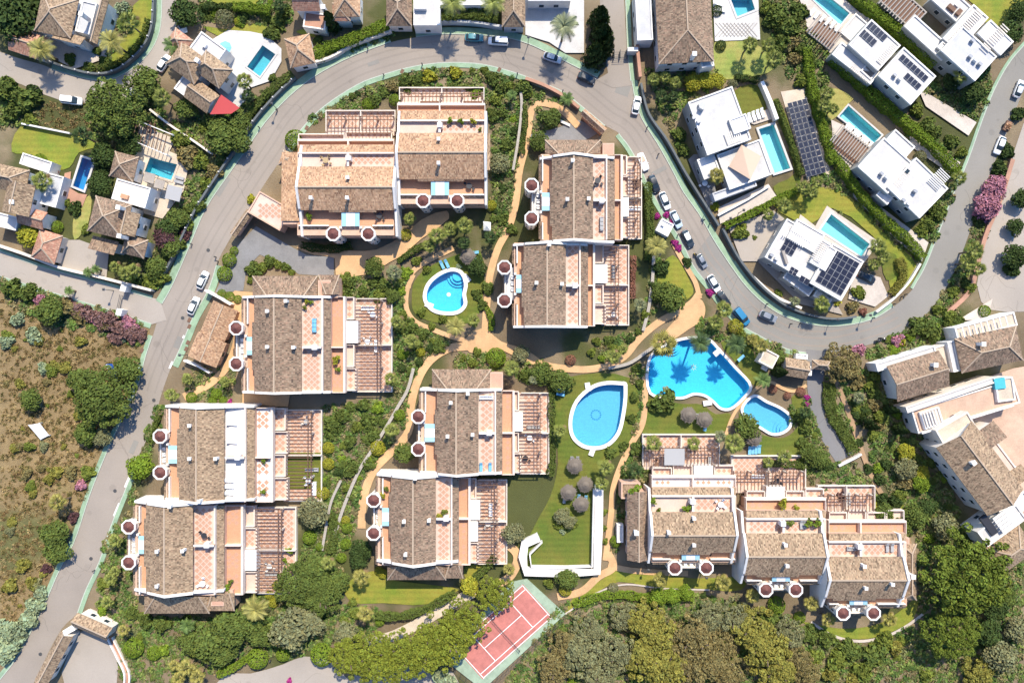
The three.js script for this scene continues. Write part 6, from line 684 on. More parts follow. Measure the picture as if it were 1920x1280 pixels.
cover('dry_grass', 'tangled dry grass and weeds covering the open hillside', 'dry grass', bladeG, one, [[0, 560, 120, 610, 260, 650, 250, 740, 200, 830, 150, 960, 70, 1120, 0, 1230], [60, 190, 160, 195, 200, 270, 130, 250, 70, 235], [1560, 1220, 1700, 1215, 1760, 1200, 1740, 1280, 1560, 1290], [1320, 1135, 1360, 1130, 1360, 1150, 1320, 1150]], 3.4, [0.2, 0.75], [[0.27, 0.195, 0.085], [0.23, 0.165, 0.07], [0.17, 0.14, 0.05], [0.14, 0.13, 0.042], [0.2, 0.135, 0.06], [0.33, 0.25, 0.115]]);

// ---------- cars ----------
function loft(st, m = 18) {                              // st: [x, half width, bottom, top, squareness]; rounded sections along x
  const pos = [], idx = []; st.forEach(([x, w, b, t, q = 4]) => { for (let i = 0; i < m; i++) { const a = i / m * 2 * PI, c = Math.cos(a), s = Math.sin(a), e = 2 / q; pos.push(x, (b + t) / 2 + Math.sign(s) * Math.abs(s) ** e * (t - b) / 2, Math.sign(c) * Math.abs(c) ** e * w); } });
  for (let k = 0; k < st.length - 1; k++) for (let i = 0; i < m; i++) { const a = k * m + i, b = k * m + (i + 1) % m; idx.push(a, b, a + m, b, b + m, a + m); }
  for (const k of [0, st.length - 1]) for (let i = 1; i < m - 1; i++) idx.push(k * m, k * m + i, k * m + i + 1);
  const g = new THREE.BufferGeometry(); g.setAttribute('position', new THREE.Float32BufferAttribute(pos, 3)); g.setIndex(idx); g.computeVertexNormals(); return g;
}
const CAR = {
  body: loft([[-2.16, 0.62, 0.42, 0.78], [-2.08, 0.76, 0.3, 0.92], [-1.8, 0.84, 0.24, 0.99, 5], [-0.9, 0.88, 0.22, 1.0, 5], [0.6, 0.88, 0.22, 0.97, 5], [1.3, 0.87, 0.22, 0.92, 5], [1.85, 0.82, 0.26, 0.82, 5], [2.1, 0.72, 0.32, 0.72], [2.18, 0.58, 0.4, 0.62]]),
  glass: loft([[-1.92, 0.6, 0.85, 0.95], [-1.6, 0.7, 0.86, 1.22, 6], [-1.1, 0.72, 0.86, 1.42, 6], [-0.3, 0.73, 0.86, 1.47, 6], [0.35, 0.72, 0.86, 1.4, 6], [0.85, 0.7, 0.86, 1.16, 6], [1.22, 0.64, 0.85, 0.93]]),
  roof: loft([[-1.28, 0.46, 1.36, 1.42], [-1.1, 0.58, 1.38, 1.47, 6], [-0.3, 0.61, 1.42, 1.51, 6], [0.28, 0.58, 1.36, 1.45, 6], [0.42, 0.5, 1.32, 1.38]]),
  tyre: new THREE.CylinderGeometry(0.32, 0.32, 0.22, 18).rotateX(PI / 2), rim: new THREE.CylinderGeometry(0.2, 0.2, 0.235, 12).rotateX(PI / 2), light: new RoundedBoxGeometry(0.16, 0.12, 0.36, 2, 0.04), mirror: new RoundedBoxGeometry(0.14, 0.13, 0.2, 2, 0.04), seam: new THREE.BoxGeometry(0.5, 0.012, 1.2), plate: new THREE.BoxGeometry(0.02, 0.11, 0.5),
  vbody: loft([[-2.35, 0.78, 0.4, 1.1, 6], [-2.28, 0.88, 0.3, 1.25, 8], [-1.2, 0.9, 0.25, 1.25, 8], [0.9, 0.9, 0.25, 1.2, 8], [1.5, 0.89, 0.25, 1.1, 7], [2.15, 0.84, 0.28, 0.98, 6], [2.35, 0.7, 0.36, 0.8]]), vglass: loft([[-2.28, 0.74, 1.0, 1.7, 8], [-2.15, 0.78, 1.0, 1.84, 8], [0.5, 0.78, 1.0, 1.84, 8], [1.0, 0.76, 1.0, 1.6, 8], [1.5, 0.7, 1.0, 1.12, 6]]), vroof: loft([[-2.2, 0.6, 1.78, 1.83, 6], [-2.05, 0.7, 1.8, 1.92, 8], [0.4, 0.7, 1.8, 1.92, 8], [0.62, 0.6, 1.74, 1.82, 6]]),
  open: loft([[-1.3, 0.5, 0.9, 1.06], [-0.4, 0.62, 0.9, 1.12, 6], [0.1, 0.6, 0.9, 1.1, 6]]),
};
const paintM = (r, g, b) => new THREE.MeshPhysicalMaterial({ color: new THREE.Color().setRGB(r, g, b), roughness: 0.38, clearcoat: 0.8, clearcoatRoughness: 0.08 });
const CP = { white: paintM(0.82, 0.82, 0.8), silver: paintM(0.52, 0.54, 0.56), grey: paintM(0.22, 0.24, 0.27), black: paintM(0.018, 0.02, 0.022), teal: paintM(0.04, 0.2, 0.24), blue: paintM(0.03, 0.2, 0.36), dark: paintM(0.035, 0.045, 0.055), pale: paintM(0.5, 0.6, 0.68) };
function car(px, py, dx, dy, col, label, o = {}) {
  const [x, , z] = at(px, py, 0.8), t = thing(o.van ? 'parked_van' : 'parked_car', label, o.van ? 'van' : 'car', [x, 0.03, z]); t.rotation.y = Math.atan2(-dy, dx); t.scale.setScalar(o.s ?? 1); const p = CP[col], v = o.van ? 'v' : '';
  mesh('body', CAR[v + 'body'], p, t); if (o.open) mesh('seats', CAR.open, mt.beigeCloth, t); else { mesh('windows', CAR[v + 'glass'], mt.glass, t); mesh('roof', CAR[v + 'roof'], o.roof ? CP[o.roof] : p, t); }
  for (const [wx, wz] of [[1.36, 0.76], [1.36, -0.76], [-1.36, 0.76], [-1.36, -0.76]]) { const w = mesh('wheel', CAR.tyre, mt.tyre, t); w.position.set(wx, 0.32, wz); mesh('rim', CAR.rim, mt.rim, w); }
  const fx = o.van ? 2.2 : 2.02; for (const s of [-1, 1]) { const h = mesh('headlight', CAR.light, mt.lampGlass, t); h.position.set(fx, 0.66, s * 0.55); const r = mesh('tail_light', CAR.light, mt.redlight, t); r.position.set(o.van ? -2.28 : -2.06, 0.78, s * 0.6); const m = mesh('mirror', CAR.mirror, p, t); m.position.set(0.75, 1.02, s * 0.94); }
  for (const s of [-1, 1]) { const q = mesh('licence_plate', CAR.plate, mt.paint, t); q.position.set(s * (o.van ? 2.34 : 2.15), 0.52, 0); }
  return t;
}
car(379, 525, 20, -45, 'white', 'white car parked on the road edge by the clipped roadside balls'); car(362, 573, 20, -45, 'white', 'white car parked near the wall of the service building'); car(134, 188, 1, 0.12, 'white', 'white van parked on the lane beside the wild verge', { van: 1 }); car(306, 118, 0.65, -1, 'white', 'white car squeezed beside the red-awning villa'); car(340, 44, 0.25, 1, 'pale', 'pale blue car half hidden by a street tree'); car(252, 174, 1, 0.35, 'white', 'white car under the trees of the lane bend');
car(889, 70, 1, 0.03, 'teal', 'dark teal car in the shadow of a palm'); car(934, 77, -1, -0.05, 'white', 'white van parked behind the teal car', { van: 1 }); car(1036, 108, 1, 0.32, 'silver', 'silver car beside the shadow of a palm crown'); car(1100, 146, 1, 0.42, 'black', 'black car parked below the dark conifers'); car(1194, 197, 0.22, -1, 'white', 'white car beside the hedge wall at the side road junction');
car(1206, 303, 0.42, 1, 'white', 'white open-top car parked by the entrance block', { open: 1 }); car(1227, 344, 0.42, 1, 'black', 'black car ahead of the white open-top car'); car(1247, 376, 0.42, 1, 'white', 'white car between the black and the silver-green car'); car(1268, 411, 0.5, 1, 'pale', 'silver-green car beside the magenta bougainvillea'); car(1290, 447, 0.52, 1, 'dark', 'dark car with a white roof along the pavement', { roof: 'white' }); car(1317, 489, 0.58, 1, 'grey', 'small grey car behind the yellow scooter', { s: 0.82 }); car(1339, 531, 0.6, 1, 'white', 'white car at the end of the magenta hedge'); car(1358, 561, 0.7, 1, 'black', 'black car partly under the roadside palms');
car(1391, 593, 0.8, 1, 'blue', 'blue van parked by the palms on the road loop', { van: 1 }); car(1441, 593, 1, 0.42, 'grey', 'grey car driving round the road loop'); car(1876, 272, -0.4, 1, 'white', 'white car on the descending road beside the cart'); car(1912, 166, 0.4, -1, 'silver', 'silver car at the edge of the descending road'); car(1626, 520, 1, 0.5, 'black', 'black car on the paved court of the solar-roofed villa', { roof: 'black' });
// scooters and a cart
function scooter(px, py, dx, dy, col, label) { const [x, , z] = at(px, py, 0.6), t = thing('motor_scooter', label, 'scooter', [x, 0.03, z]); t.rotation.y = Math.atan2(-dy, dx); mesh('body', loft([[-0.75, 0.12, 0.5, 0.75], [-0.5, 0.2, 0.35, 0.85], [0, 0.2, 0.25, 0.6], [0.4, 0.16, 0.3, 0.75], [0.6, 0.1, 0.5, 0.95]], 12), col, t); const s = mesh('seat', new RoundedBoxGeometry(0.7, 0.14, 0.3, 2, 0.05), mt.tyre, t); s.position.set(-0.35, 0.88, 0); for (const wx of [-0.6, 0.65]) { const w = mesh('wheel', CAR.tyre, mt.tyre, t); w.position.set(wx, 0.27, 0); w.scale.set(0.82, 0.82, 0.6); } const h = mesh('handlebar', new THREE.CylinderGeometry(0.025, 0.025, 0.66, 8).rotateX(PI / 2), mt.iron, t); h.position.set(0.5, 1.02, 0); }
scooter(1307, 478, 1, 0.5, mt.yellow, 'yellow motor scooter parked before the small grey car'); scooter(1648, 638, 1, -0.2, CP.black, 'black motor scooter beside the pink oleander'); scooter(1656, 635, 1, 0.3, CP.black, 'second black scooter with a yellow crate by the oleander');
{ const [x, , z] = at(1891, 236, 1), t = thing('utility_cart', 'brown loaded handcart beside the white car on the road', 'cart', [x, 0.03, z]); t.rotation.y = 1.1; mesh('cart_bed', new THREE.BoxGeometry(2.4, 0.5, 1.4).translate(0, 0.7, 0), mt.wood, t); const l = mesh('load', crown(60, 0.4, 4), leafM(0.45, 0.27, 0.16), t); l.position.y = 0.8; l.scale.set(1.3, 0.7, 0.8); for (const s of [-1, 1]) { const w = mesh('wheel', CAR.tyre, mt.tyre, t); w.position.set(0, 0.32, s * 0.75); } }

// ---------- garden furniture ----------
const loungeG = [new RoundedBoxGeometry(1.35, 0.1, 0.66, 2, 0.04).translate(0.25, 0.36, 0), new RoundedBoxGeometry(0.72, 0.1, 0.66, 2, 0.04).rotateZ(-0.55).translate(-0.7, 0.55, 0)], lf = S(); for (const [a, b] of [[-0.5, 0.26], [-0.5, -0.26], [0.8, 0.26], [0.8, -0.26]]) lf.box(a - 0.03, a + 0.03, 0, 0.34, b - 0.03, b + 0.03); lf.box(-0.95, 0.9, 0.26, 0.31, 0.27, 0.31).box(-0.95, 0.9, 0.26, 0.31, -0.31, -0.27); const loungeF = lf.geo();
function lounger(px, py, deg, m, label, group, y = 0.3, s = 1.05) { const [x, , z] = at(px, py, y), t = thing('sun_lounger', label, 'lounger', [x, y, z], group); t.rotation.y = -deg * D2R; t.scale.setScalar(s); mesh('frame', loungeF, mt.whitePlastic, t); mesh('mattress', loungeG[0], mt[m], t); mesh('backrest', loungeG[1], mt[m], t); }
for (const [x, y, d, w, g] of [[829, 497, 65, 'in the shade above the kidney pool'], [838, 495, 65, 'in the shade above the kidney pool'], [890, 474, -10, 'beside the thatched parasol near the kidney pool'], [887, 488, -10, 'beside the thatched parasol near the kidney pool'], [1051, 731, 10, 'at the upper end of the teardrop pool lawn'], [1051, 739, 10, 'at the upper end of the teardrop pool lawn'], [1085, 934, 95, 'under the lawn parasols'], [1098, 936, 95, 'under the lawn parasols'], [1322, 800, 100, 'beside the pair of dark parasols'], [1389, 671, -40, 'alone on the lawn by the largest pool'], [1405, 844, 92, 'in the row beyond the small pale pool'], [1411, 843, 92, 'in the row beyond the small pale pool'], [1417, 843, 92, 'in the row beyond the small pale pool'], [1423, 842, 92, 'in the row beyond the small pale pool'], [902, 875, 90, 'on the upper terrace facing the teardrop lawn'], [919, 875, 90, 'on the upper terrace facing the teardrop lawn']]) lounger(x, y, d, 'blueCloth', 'blue sun lounger ' + w, 'blue loungers ' + w, y > 870 && x < 930 ? 6.06 : 0.3);
for (const [x, y, d, w, h] of [[1072, 863, 90, 'under the single parasol below the teardrop pool', 0.3], [1083, 863, 90, 'under the single parasol below the teardrop pool', 0.3], [1058, 935, 95, 'beside the middle lawn parasol', 0.3], [1308, 783, 80, 'between the pair of dark parasols', 0.3], [338, 334, 15, 'at the corner of the square teal pool', 0.3], [337, 342, 15, 'at the corner of the square teal pool', 0.3], [1502, 983, 88, 'on the upper terrace of the pale-pool block', 6.06], [1508, 983, 88, 'on the upper terrace of the pale-pool block', 6.06], [1663, 1026, 88, 'on the terrace of the wood-edge block', 6.06], [1672, 1026, 88, 'on the terrace of the wood-edge block', 6.06]]) lounger(x, y, d, 'greyCloth', 'grey sun lounger ' + w, 'grey loungers ' + w, h);
for (const [x, y, d, w, h] of [[1397, 225, 70, 'in the row by the lawn of the shade-sail villa', 0.3], [1405, 222, 70, 'in the row by the lawn of the shade-sail villa', 0.3], [1413, 219, 70, 'in the row by the lawn of the shade-sail villa', 0.3], [1421, 216, 70, 'in the row by the lawn of the shade-sail villa', 0.3], [1429, 213, 70, 'in the row by the lawn of the shade-sail villa', 0.3], [436, 794, 5, 'on the white terrace above the turf patio', 6.06], [436, 828, 5, 'on the white terrace above the turf patio', 6.06], [430, 900, 5, 'on the orange roof terrace', 6.06], [430, 912, 5, 'on the orange roof terrace', 6.06], [430, 924, 5, 'on the orange roof terrace', 6.06], [1347, 8, 15, 'on the white deck of the teal pool', 0.3], [1352, 20, 10, 'on the white deck of the teal pool', 0.3], [423, 155, 60, 'beside the red awning', 0.3], [430, 148, 60, 'beside the red awning', 0.3]]) lounger(x, y, d, 'whitePlastic', 'white sun lounger ' + w, 'white loungers ' + w, h, 1.15);
// thatched parasols: three ragged tiers on a pole
function thatchG() { const g = S(); for (const [r, y0, y1] of [[1.7, 2.0, 2.65], [1.25, 2.35, 2.85], [0.75, 2.65, 3.05]]) { const n = 26; for (let i = 0; i < n; i++) { const a = i / n * 2 * PI, b = (i + 1) / n * 2 * PI, ra = r * (0.9 + 0.14 * rnd()), m = (a + b) / 2; g.tri([0, y1, 0], [ra * 0.94 * Math.cos(b), y0 + 0.04, ra * 0.94 * Math.sin(b)], [ra * 0.94 * Math.cos(a), y0 + 0.04, ra * 0.94 * Math.sin(a)]); g.tri([ra * 0.9 * Math.cos(a), y0 + 0.05, ra * 0.9 * Math.sin(a)], [ra * 0.9 * Math.cos(b), y0 + 0.05, ra * 0.9 * Math.sin(b)], [ra * 1.1 * Math.cos(m), y0 - 0.12, ra * 1.1 * Math.sin(m)]); } } return g.geo(); }
const TH = [thatchG(), thatchG()], poleG = S().cyl(0, 0, 0.07, 0.06, 0, 2.9, 8).geo(), baseG = S().cyl(0, 0, 0.35, 0.3, 0, 0.15, 12).geo();
for (const [x, y, w] of [[877, 480, 'in the shade beside the kidney pool'], [1078, 874, 'standing alone below the teardrop pool'], [1066, 924, 'nearest the middle of the lawn'], [1098, 909, 'on the lawn beside the dark palms'], [1090, 946, 'on the lawn beside the white wall'], [1292, 778, 'of the pair on the largest pool lawn, with a shaded table'], [1322, 787, 'of the pair on the largest pool lawn, beside a blue lounger'], [1415, 822, 'beyond the small pale pool']]) { const [X, , Z] = at(x, y, 2.4), t = thing('thatched_parasol', 'dark thatched parasol ' + w, 'parasol', [X, 0, Z]); mesh('pole', poleG, mt.wood, t); mesh('base', baseG, mt.concrete, t); const h = mesh('thatch', pick(TH), mt.thatch, t); h.rotation.y = rnd() * 6; h.scale.set(1.12, 1, 1.12); }
// tables with chairs
const topG = new THREE.CylinderGeometry(0.55, 0.55, 0.05, 20).translate(0, 0.73, 0), legG = new THREE.CylinderGeometry(0.05, 0.2, 0.72, 10).translate(0, 0.36, 0), chairG = S().box(-0.22, 0.22, 0.4, 0.46, -0.22, 0.22).box(-0.22, -0.17, 0.46, 0.9, -0.22, 0.22).box(-0.2, -0.16, 0, 0.4, -0.2, -0.16).box(0.16, 0.2, 0, 0.4, -0.2, -0.16).box(-0.2, -0.16, 0, 0.4, 0.16, 0.2).box(0.16, 0.2, 0, 0.4, 0.16, 0.2).geo();
function dining(px, py, y, m, w, n = 4, s = 1.2) { const [x, , z] = at(px, py, y), t = thing('round_table', MW[m] + ' round garden table ' + w, 'table', [x, y, z]); t.scale.setScalar(s); mesh('table_top', topG, mt[m], t); mesh('pedestal', legG, mt[m], t); for (let k = 0; k < n; k++) { const a = k / n * 2 * PI + 0.6, c = tag(mesh(uniq('garden_chair'), chairG, mt[m], scene), MW[m] + ' garden chair at the table ' + w, 'chair', 'chairs at the table ' + w); c.position.set(x + Math.cos(a) * 0.95 * s, y, z + Math.sin(a) * 0.95 * s); c.rotation.y = -a + PI; c.scale.setScalar(s); } }
const MW = { whitePlastic: 'white', wood: 'brown', darkmetal: 'dark', tileGrey: 'pale', yellow: 'yellow', tileWood: 'light wooden' };
for (const a of [[612, 302, 6.06, 'tileWood', 'on the white terrace of the slate-forecourt block'], [712, 405, 5.26, 'darkmetal', 'on the shaded front terrace'], [1120, 340, 6.06, 'darkmetal', 'on the upper terrace by the entrance gate'], [382, 1092, 6.06, 'whitePlastic', 'on the lowest block terrace', 3], [385, 1002, 6.06, 'darkmetal', 'on the diamond-tiled terrace of the lowest block', 2], [1350, 944, 6.06, 'whitePlastic', 'on the diamond-tiled terrace by the white lawn wall'], [690, 640, 0.44, 'whitePlastic', 'under the pergola of the service-side block'], [700, 590, 0.44, 'whitePlastic', 'at the service-side pergola end', 2], [576, 790, 0.44, 'tileGrey', 'on the patio above the turf', 3], [580, 900, 0.44, 'whitePlastic', 'on the artificial turf'], [507, 1060, 0.44, 'tileGrey', 'under the pergola of the lowest block'], [993, 820, 0.44, 'whitePlastic', 'under the pergola facing the teardrop pool', 2], [985, 858, 0.44, 'darkmetal', 'at the far corner of the teardrop-side pergola', 2], [915, 980, 0.44, 'tileGrey', 'under the pergola above the curved hedge'], [1195, 345, 0.44, 'wood', 'under the roadside pergola'], [1150, 590, 0.44, 'tileGrey', 'under the pergola of the deep-shadow block', 3], [1230, 870, 0.44, 'wood', 'under the pergola beside the narrow path', 3], [1455, 900, 0.44, 'darkmetal', 'under the pergola facing the pale pool', 3], [1320, 345, 0.3, 'whitePlastic', 'beside the shade-sail villa', 3], [880, 350, 5.26, 'darkmetal', 'on the red front terrace under the roof', 2], [285, 240, 0.3, 'wood', 'under the white-framed pergola', 5], [1322, 1032, 5.26, 'darkmetal', 'on the front terrace above the lower garden', 2]]) dining(...a);
// potted plants on the terraces
const potG = new THREE.LatheGeometry([[0, 0], [0.2, 0], [0.28, 0.4], [0.3, 0.42], [0.25, 0.42], [0.23, 0.36], [0, 0.36]].map((p) => new THREE.Vector2(...p)), 14), potP = [crown(90, 0.28, 4), crown(90, 0.28, 5)];
for (const [x, y, h, s, w] of [[844, 229, 6.06, 1.3, 'in the row along the upper orange terrace'], [865, 229, 6.06, 1.3, 'in the row along the upper orange terrace'], [886, 229, 6.06, 1.3, 'in the row along the upper orange terrace'], [900, 245, 6.06, 1, 'in the row along the upper orange terrace'], [632, 672, 3.66, 1.8, 'on the middle terrace of the service-side block'], [636, 692, 3.66, 1.3, 'on the middle terrace of the service-side block'], [576, 566, 6.06, 1, 'at the corner of the diamond terrace'], [583, 567, 6.06, 1, 'at the corner of the diamond terrace'], [572, 576, 6.06, 1, 'at the corner of the diamond terrace'], [496, 862, 3.66, 1.2, 'on the terrace above the turf'], [496, 920, 3.66, 1.3, 'on the terrace above the turf'], [434, 1088, 3.66, 1.2, 'on the middle terrace of the lowest block'], [428, 1100, 3.66, 1.6, 'on the middle terrace of the lowest block'], [535, 1048, 0.44, 1.2, 'on the lowest block patio'], [534, 1074, 0.44, 1.5, 'on the lowest block patio'], [546, 1030, 0.44, 1.6, 'on the lowest block patio'], [726, 915, 5.26, 1.2, 'on the front terrace by the orange path'], [720, 928, 5.26, 1.2, 'on the front terrace by the orange path'], [833, 958, 6.06, 1.4, 'at the terrace divider above the curved hedge'], [823, 965, 6.06, 1.2, 'at the terrace divider above the curved hedge'], [1224, 938, 6.06, 1.4, 'on the grey lattice terrace'], [1234, 955, 6.06, 1.2, 'on the grey lattice terrace'], [1285, 952, 6.06, 1.8, 'on the grey lattice terrace'], [1478, 980, 6.06, 1.5, 'on the terrace of the pale-pool block'], [1514, 978, 6.06, 1.8, 'on the terrace of the pale-pool block'], [1530, 978, 6.06, 1.8, 'on the terrace of the pale-pool block'], [1464, 940, 3.66, 2.2, 'on the middle terrace of the pale-pool block'], [1492, 952, 3.66, 1.4, 'on the middle terrace of the pale-pool block'], [1188, 918, 4.5, 2.4, 'on the side wing terrace'], [582, 408, 5.26, 1.5, 'on the shaded front terrace corner']]) { const [X, , Z] = at(x, y, h), t = thing('potted_plant', 'leafy potted plant ' + w, 'potted plant', [X, h, Z], 'potted plants ' + w); t.scale.setScalar(s); mesh('pot', potG, mt.terracotta, t); const p = mesh('foliage', pick(potP), pick([LF.bright, LF.yellow, LF.mid]), t); p.position.y = 0.35; p.scale.setScalar(0.6); p.rotation.y = rnd() * 6; }

// outdoor sofas, a blue parasol
for (const [x, y, h, d, m, w] of [[690, 578, 0.44, 0, 'whitePlastic', 'at the upper end of the service-side pergola'], [706, 648, 0.44, 90, 'whitePlastic', 'in the middle of the service-side pergola'], [585, 880, 0.44, 0, 'greyCloth', 'on the artificial turf'], [590, 915, 0.44, 90, 'whitePlastic', 'at the edge of the artificial turf'], [510, 1075, 0.44, 0, 'greyCloth', 'under the lowest block pergola'], [920, 955, 0.44, 90, 'whitePlastic', 'under the pergola above the curved hedge'], [1000, 800, 0.44, 0, 'greyCloth', 'under the pergola facing the teardrop pool'], [1150, 510, 0.44, 90, 'greyCloth', 'under the pergola of the deep-shadow block'], [1190, 392, 0.44, 0, 'whitePlastic', 'under the roadside pergola'], [1330, 868, 0.44, 90, 'greyCloth', 'under the pergola by the narrow path'], [1420, 893, 0.44, 0, 'whitePlastic', 'under the pergola facing the pale pool'], [1590, 935, 0.44, 90, 'greyCloth', 'on the last patio near the trail'], [1128, 420, 6.06, 90, 'greyCloth', 'on the upper terrace by the roadside cars'], [1600, 1028, 6.06, 0, 'greyCloth', 'on an upper terrace edge'], [912, 745, 6.06, 0, 'whitePlastic', 'on the upper terrace facing the teardrop lawn'], [590, 610, 6.06, 90, 'blueCloth', 'on the diamond terrace of the service-side block']]) { const [X, , Z] = at(x, y, h), t = thing('outdoor_sofa', (m === 'whitePlastic' ? 'white' : m === 'greyCloth' ? 'grey' : 'blue') + ' outdoor sofa ' + w, 'sofa', [X, h, Z]); t.rotation.y = d * D2R; t.scale.setScalar(1.15); for (const [i, n] of [[-0.8, 'seat'], [0, 'seat'], [0.8, 'seat']]) { const q = mesh(n, seatG, mt[m], t); q.position.x = i; } for (const s of [-1, 1]) { const a = mesh('armrest', new RoundedBoxGeometry(0.16, 0.5, 0.8, 2, 0.05), mt[m], t); a.position.set(s * 1.28, 0.25, 0); } }
{ const [X, , Z] = at(421, 88, 2.4), t = thing('blue_parasol', 'square blue parasol on the white pool terrace', 'parasol', [X, 0, Z]); const g = S(); for (let i = 0; i < 8; i++) { const a = i * PI / 4, b = a + PI / 4; g.tri([0, 2.7, 0], [1.5 * Math.cos(b), 2.2, 1.5 * Math.sin(b)], [1.5 * Math.cos(a), 2.2, 1.5 * Math.sin(a)]); } mesh('canopy', g.geo(), mt.blueCloth, t); mesh('pole', poleG, mt.whitePlastic, t).scale.y = 0.92; mesh('base', baseG, mt.concrete, t); }
house('utility_hut', 'small white utility hut beside the magenta bougainvillea', 'hut', [['flat', 1247, 426, 26, 26, 28, 2.4, 0, 'coldwhite']], (t) => flatOn(t, 'roof_vent', 1244, 420, 6, 8, 28, 2.1, 2.6, 'greywall'));

// ---------- street furniture ----------
const bollG = S().cyl(0, 0, 0.13, 0.13, 0, 0.85, 10).geo(), capG = new THREE.SphereGeometry(0.17, 12, 8).translate(0, 0.95, 0);
const bollard = (x, y, w) => { const [X, , Z] = at(x, y), t = thing('bollard', 'dark metal bollard ' + w, 'bollard', [X, 0.12, Z], 'bollards ' + w); mesh('shaft', bollG, mt.iron, t); mesh('cap', capG, mt.iron, t); };
for (const [x, y] of [[520, 208], [487, 240], [360, 458], [690, 92], [405, 482], [409, 490], [792, 122], [720, 142], [970, 140], [1055, 172]]) bollard(x, y, 'on the upper green pavements'); for (const [x, y] of [[1248, 372], [1234, 290], [1213, 240], [1319, 413], [1330, 420], [1437, 570], [1482, 607], [1500, 606], [1592, 580], [1636, 596], [1690, 556], [1697, 552], [1675, 570], [1271, 440]]) bollard(x, y, 'on the road loop pavements'); for (const [x, y] of [[178, 1068], [408, 1262], [508, 1236], [628, 1248], [1086, 1118]]) bollard(x, y, 'on the lower drive and path');
function lamp(px, py, w, h = 3.6) { const [x, , z] = at(px, py), t = thing('street_lamp', 'slim dark street lamp ' + w, 'street lamp', [x, 0.1, z], 'street lamps ' + w); mesh('post', S().cyl(0, 0, 0.09, 0.05, 0, h, 8).geo(), mt.iron, t); mesh('lantern', S().hull([[-0.16, h, -0.16], [0.16, h, -0.16], [0.16, h, 0.16], [-0.16, h, 0.16]], [[-0.26, h + 0.4, -0.26], [0.26, h + 0.4, -0.26], [0.26, h + 0.4, 0.26], [-0.26, h + 0.4, 0.26]]).geo(), mt.lampGlass, t); mesh('hood', S().hull([[-0.3, h + 0.4, -0.3], [0.3, h + 0.4, -0.3], [0.3, h + 0.4, 0.3], [-0.3, h + 0.4, 0.3]], [[-0.05, h + 0.6, -0.05], [0.05, h + 0.6, -0.05], [0.05, h + 0.6, 0.05], [-0.05, h + 0.6, 0.05]]).geo(), mt.iron, t); }
for (const [x, y] of [[1556, 600], [1616, 592], [1325, 388], [1384, 400], [1360, 415]]) lamp(x, y, 'along the road loop'); for (const [x, y] of [[1210, 1058], [1316, 1072], [520, 205]]) lamp(x, y, 'in the lower garden'); for (const [x, y] of [[213, 545], [990, 84], [352, 665]]) lamp(x, y, 'at the kerb');
const coverG = new THREE.CylinderGeometry(0.42, 0.42, 0.014, 20), gridG = new THREE.BoxGeometry(0.7, 0.014, 0.5);
for (const [x, y] of [[390, 469], [288, 750, 0], [215, 920, 0], [170, 1047, 0], [75, 1226, 0], [109, 522, 0], [102, 543, 0], [342, 596, 0], [94, 162, 0], [126, 170, 0], [182, 883, 0], [314, 77, 0]]) { const m = tag(mesh(uniq('manhole_cover'), coverG, mt.iron, scene), 'round iron manhole cover set in the roadway', 'manhole cover', 'manhole covers in the roadway'); m.position.set(sx(x), 0.055, sz(y)); }
for (const [x, y] of [[355, 600], [355, 612], [352, 642], [349, 654], [575, 240], [754, 134], [936, 131], [266, 657]]) { const m = tag(mesh(uniq('drain_grate'), gridG, mt.wood, scene), 'rectangular brown drain cover set in the pavement', 'drain cover', 'drain covers in the pavement'); m.position.set(sx(x), 0.152, sz(y)); m.rotation.y = 1.1; m.scale.set(1.5, 1, 1.5); }
// painted lines
for (const [x, y, l, d] of [[240, 903, 22, 113], [220, 955, 26, 113], [343, 638, 20, 113], [322, 684, 14, 113]]) struct('road_marking', S().obox(sx(x - 2), sz(y), l / U, 0.45, d - 180, 0.025, 0.03).geo(), mt.paint);
for (const [a, b, c, d] of [[1925, 305, 1877, 454], [1896, 390, 1912, 397], [1888, 422, 1902, 428], [1877, 454, 1892, 458]]) struct('parking_line', S().beam([sx(a), 0.06, sz(b)], [sx(c), 0.06, sz(d)], 0.14, 0.012).geo(), mt.paint);
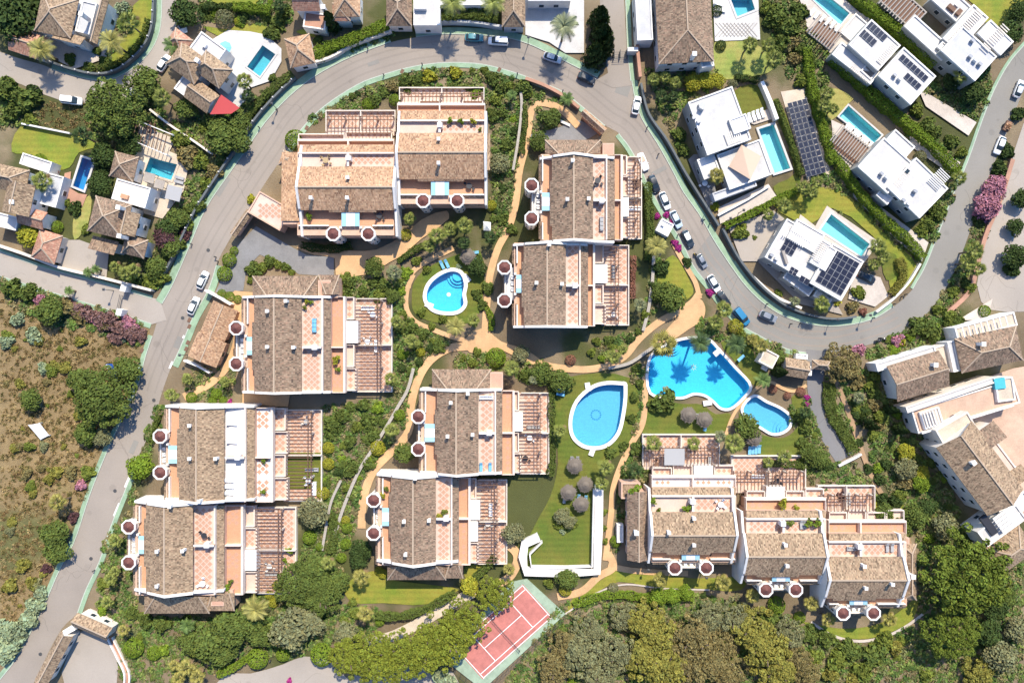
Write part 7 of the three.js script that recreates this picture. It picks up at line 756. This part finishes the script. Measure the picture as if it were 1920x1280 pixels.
// a white panel and a blue hoarding on the hillside
{ const t = thing('fallen_panel', 'white corrugated panel lying on the dry hillside', 'panel', at(71, 808)); const q = [[52, 797], [73, 793], [91, 816], [75, 824]].map(([x, y], i) => at(x, y, [0.9, 1.1, 0.7, 0.5][i])); part(t, 'sheet', S().slab(q, 0.08).geo(), mt.coldwhite); for (let k = 1; k < 4; k++) part(t, 'rib', S().beam(q[0].map((v, j) => v + (q[1][j] - v) * k / 4 + (j === 1 ? 0.03 : 0)), q[3].map((v, j) => v + (q[2][j] - v) * k / 4 + (j === 1 ? 0.03 : 0)), 0.08, 0.06).geo(), mt.coldwhite); for (const p of q) part(t, 'support', S().box(p[0] - 0.1, p[0] + 0.1, -0.1, p[1] - 0.06, p[2] - 0.1, p[2] + 0.1).geo(), mt.greywall); }
{ const t = thing('blue_hoarding', 'blue roadside hoarding with white panels beside the big tree', 'sign', at(207, 698)); const a = at(199, 683, 3.4), b = at(215, 714, 3.4); part(t, 'board', S().beam([a[0], 2.5, a[2]], [b[0], 2.5, b[2]], 0.5, 1.9).geo(), mt.blueSign); for (const k of [0.12, 0.5, 0.85]) { const x = a[0] + (b[0] - a[0]) * k, z = a[2] + (b[2] - a[2]) * k; part(t, 'post', S().box(x - 0.08, x + 0.08, 0, 1.6, z - 0.08, z + 0.08).geo(), mt.iron); part(t, 'printed_panel', S().beam([x - 0.2, 3.47, z - 0.4], [x + 0.2, 3.47, z + 0.4], 0.3, 0.03).geo(), mt.paint); } }
{ const t = thing('white_garden_shelter', 'white peaked canvas shelter above the kidney pool', 'shelter', at(914, 424)); const c = at(913, 423, 2.6), e = [[-1, -1], [1, -0.8], [0.9, 1], [-0.9, 0.9]].map(([i, j]) => [c[0] + i * 0.9, 2, c[2] + j * 1.1]); const g = S(); for (let i = 0; i < 4; i++) g.tri(e[i], e[(i + 1) % 4], [c[0], 2.9, c[2]]); part(t, 'canvas', g.geo(), mt.awnWhite); for (const p of e) part(t, 'pole', S().cyl(p[0], p[2], 0.04, 0.04, 0, 2, 6).geo(), mt.iron); }
{ const t = thing('wayside_bench', 'pale wooden bench at the entrance path loop', 'bench', at(1060, 232)); const c = at(1060, 232); for (let k = 0; k < 4; k++) part(t, 'slat', S().obox(c[0], c[2] - 0.25 + k * 0.17, 2.4, 0.14, 25, 0.42, 0.47).geo(), mt.tileGrey); for (const s of [-1, 1]) part(t, 'leg', S().obox(c[0] + s * 0.9, c[2] + s * 0.4, 0.12, 0.55, 25, 0, 0.42).geo(), mt.iron); }

renderer.render(scene, camera);
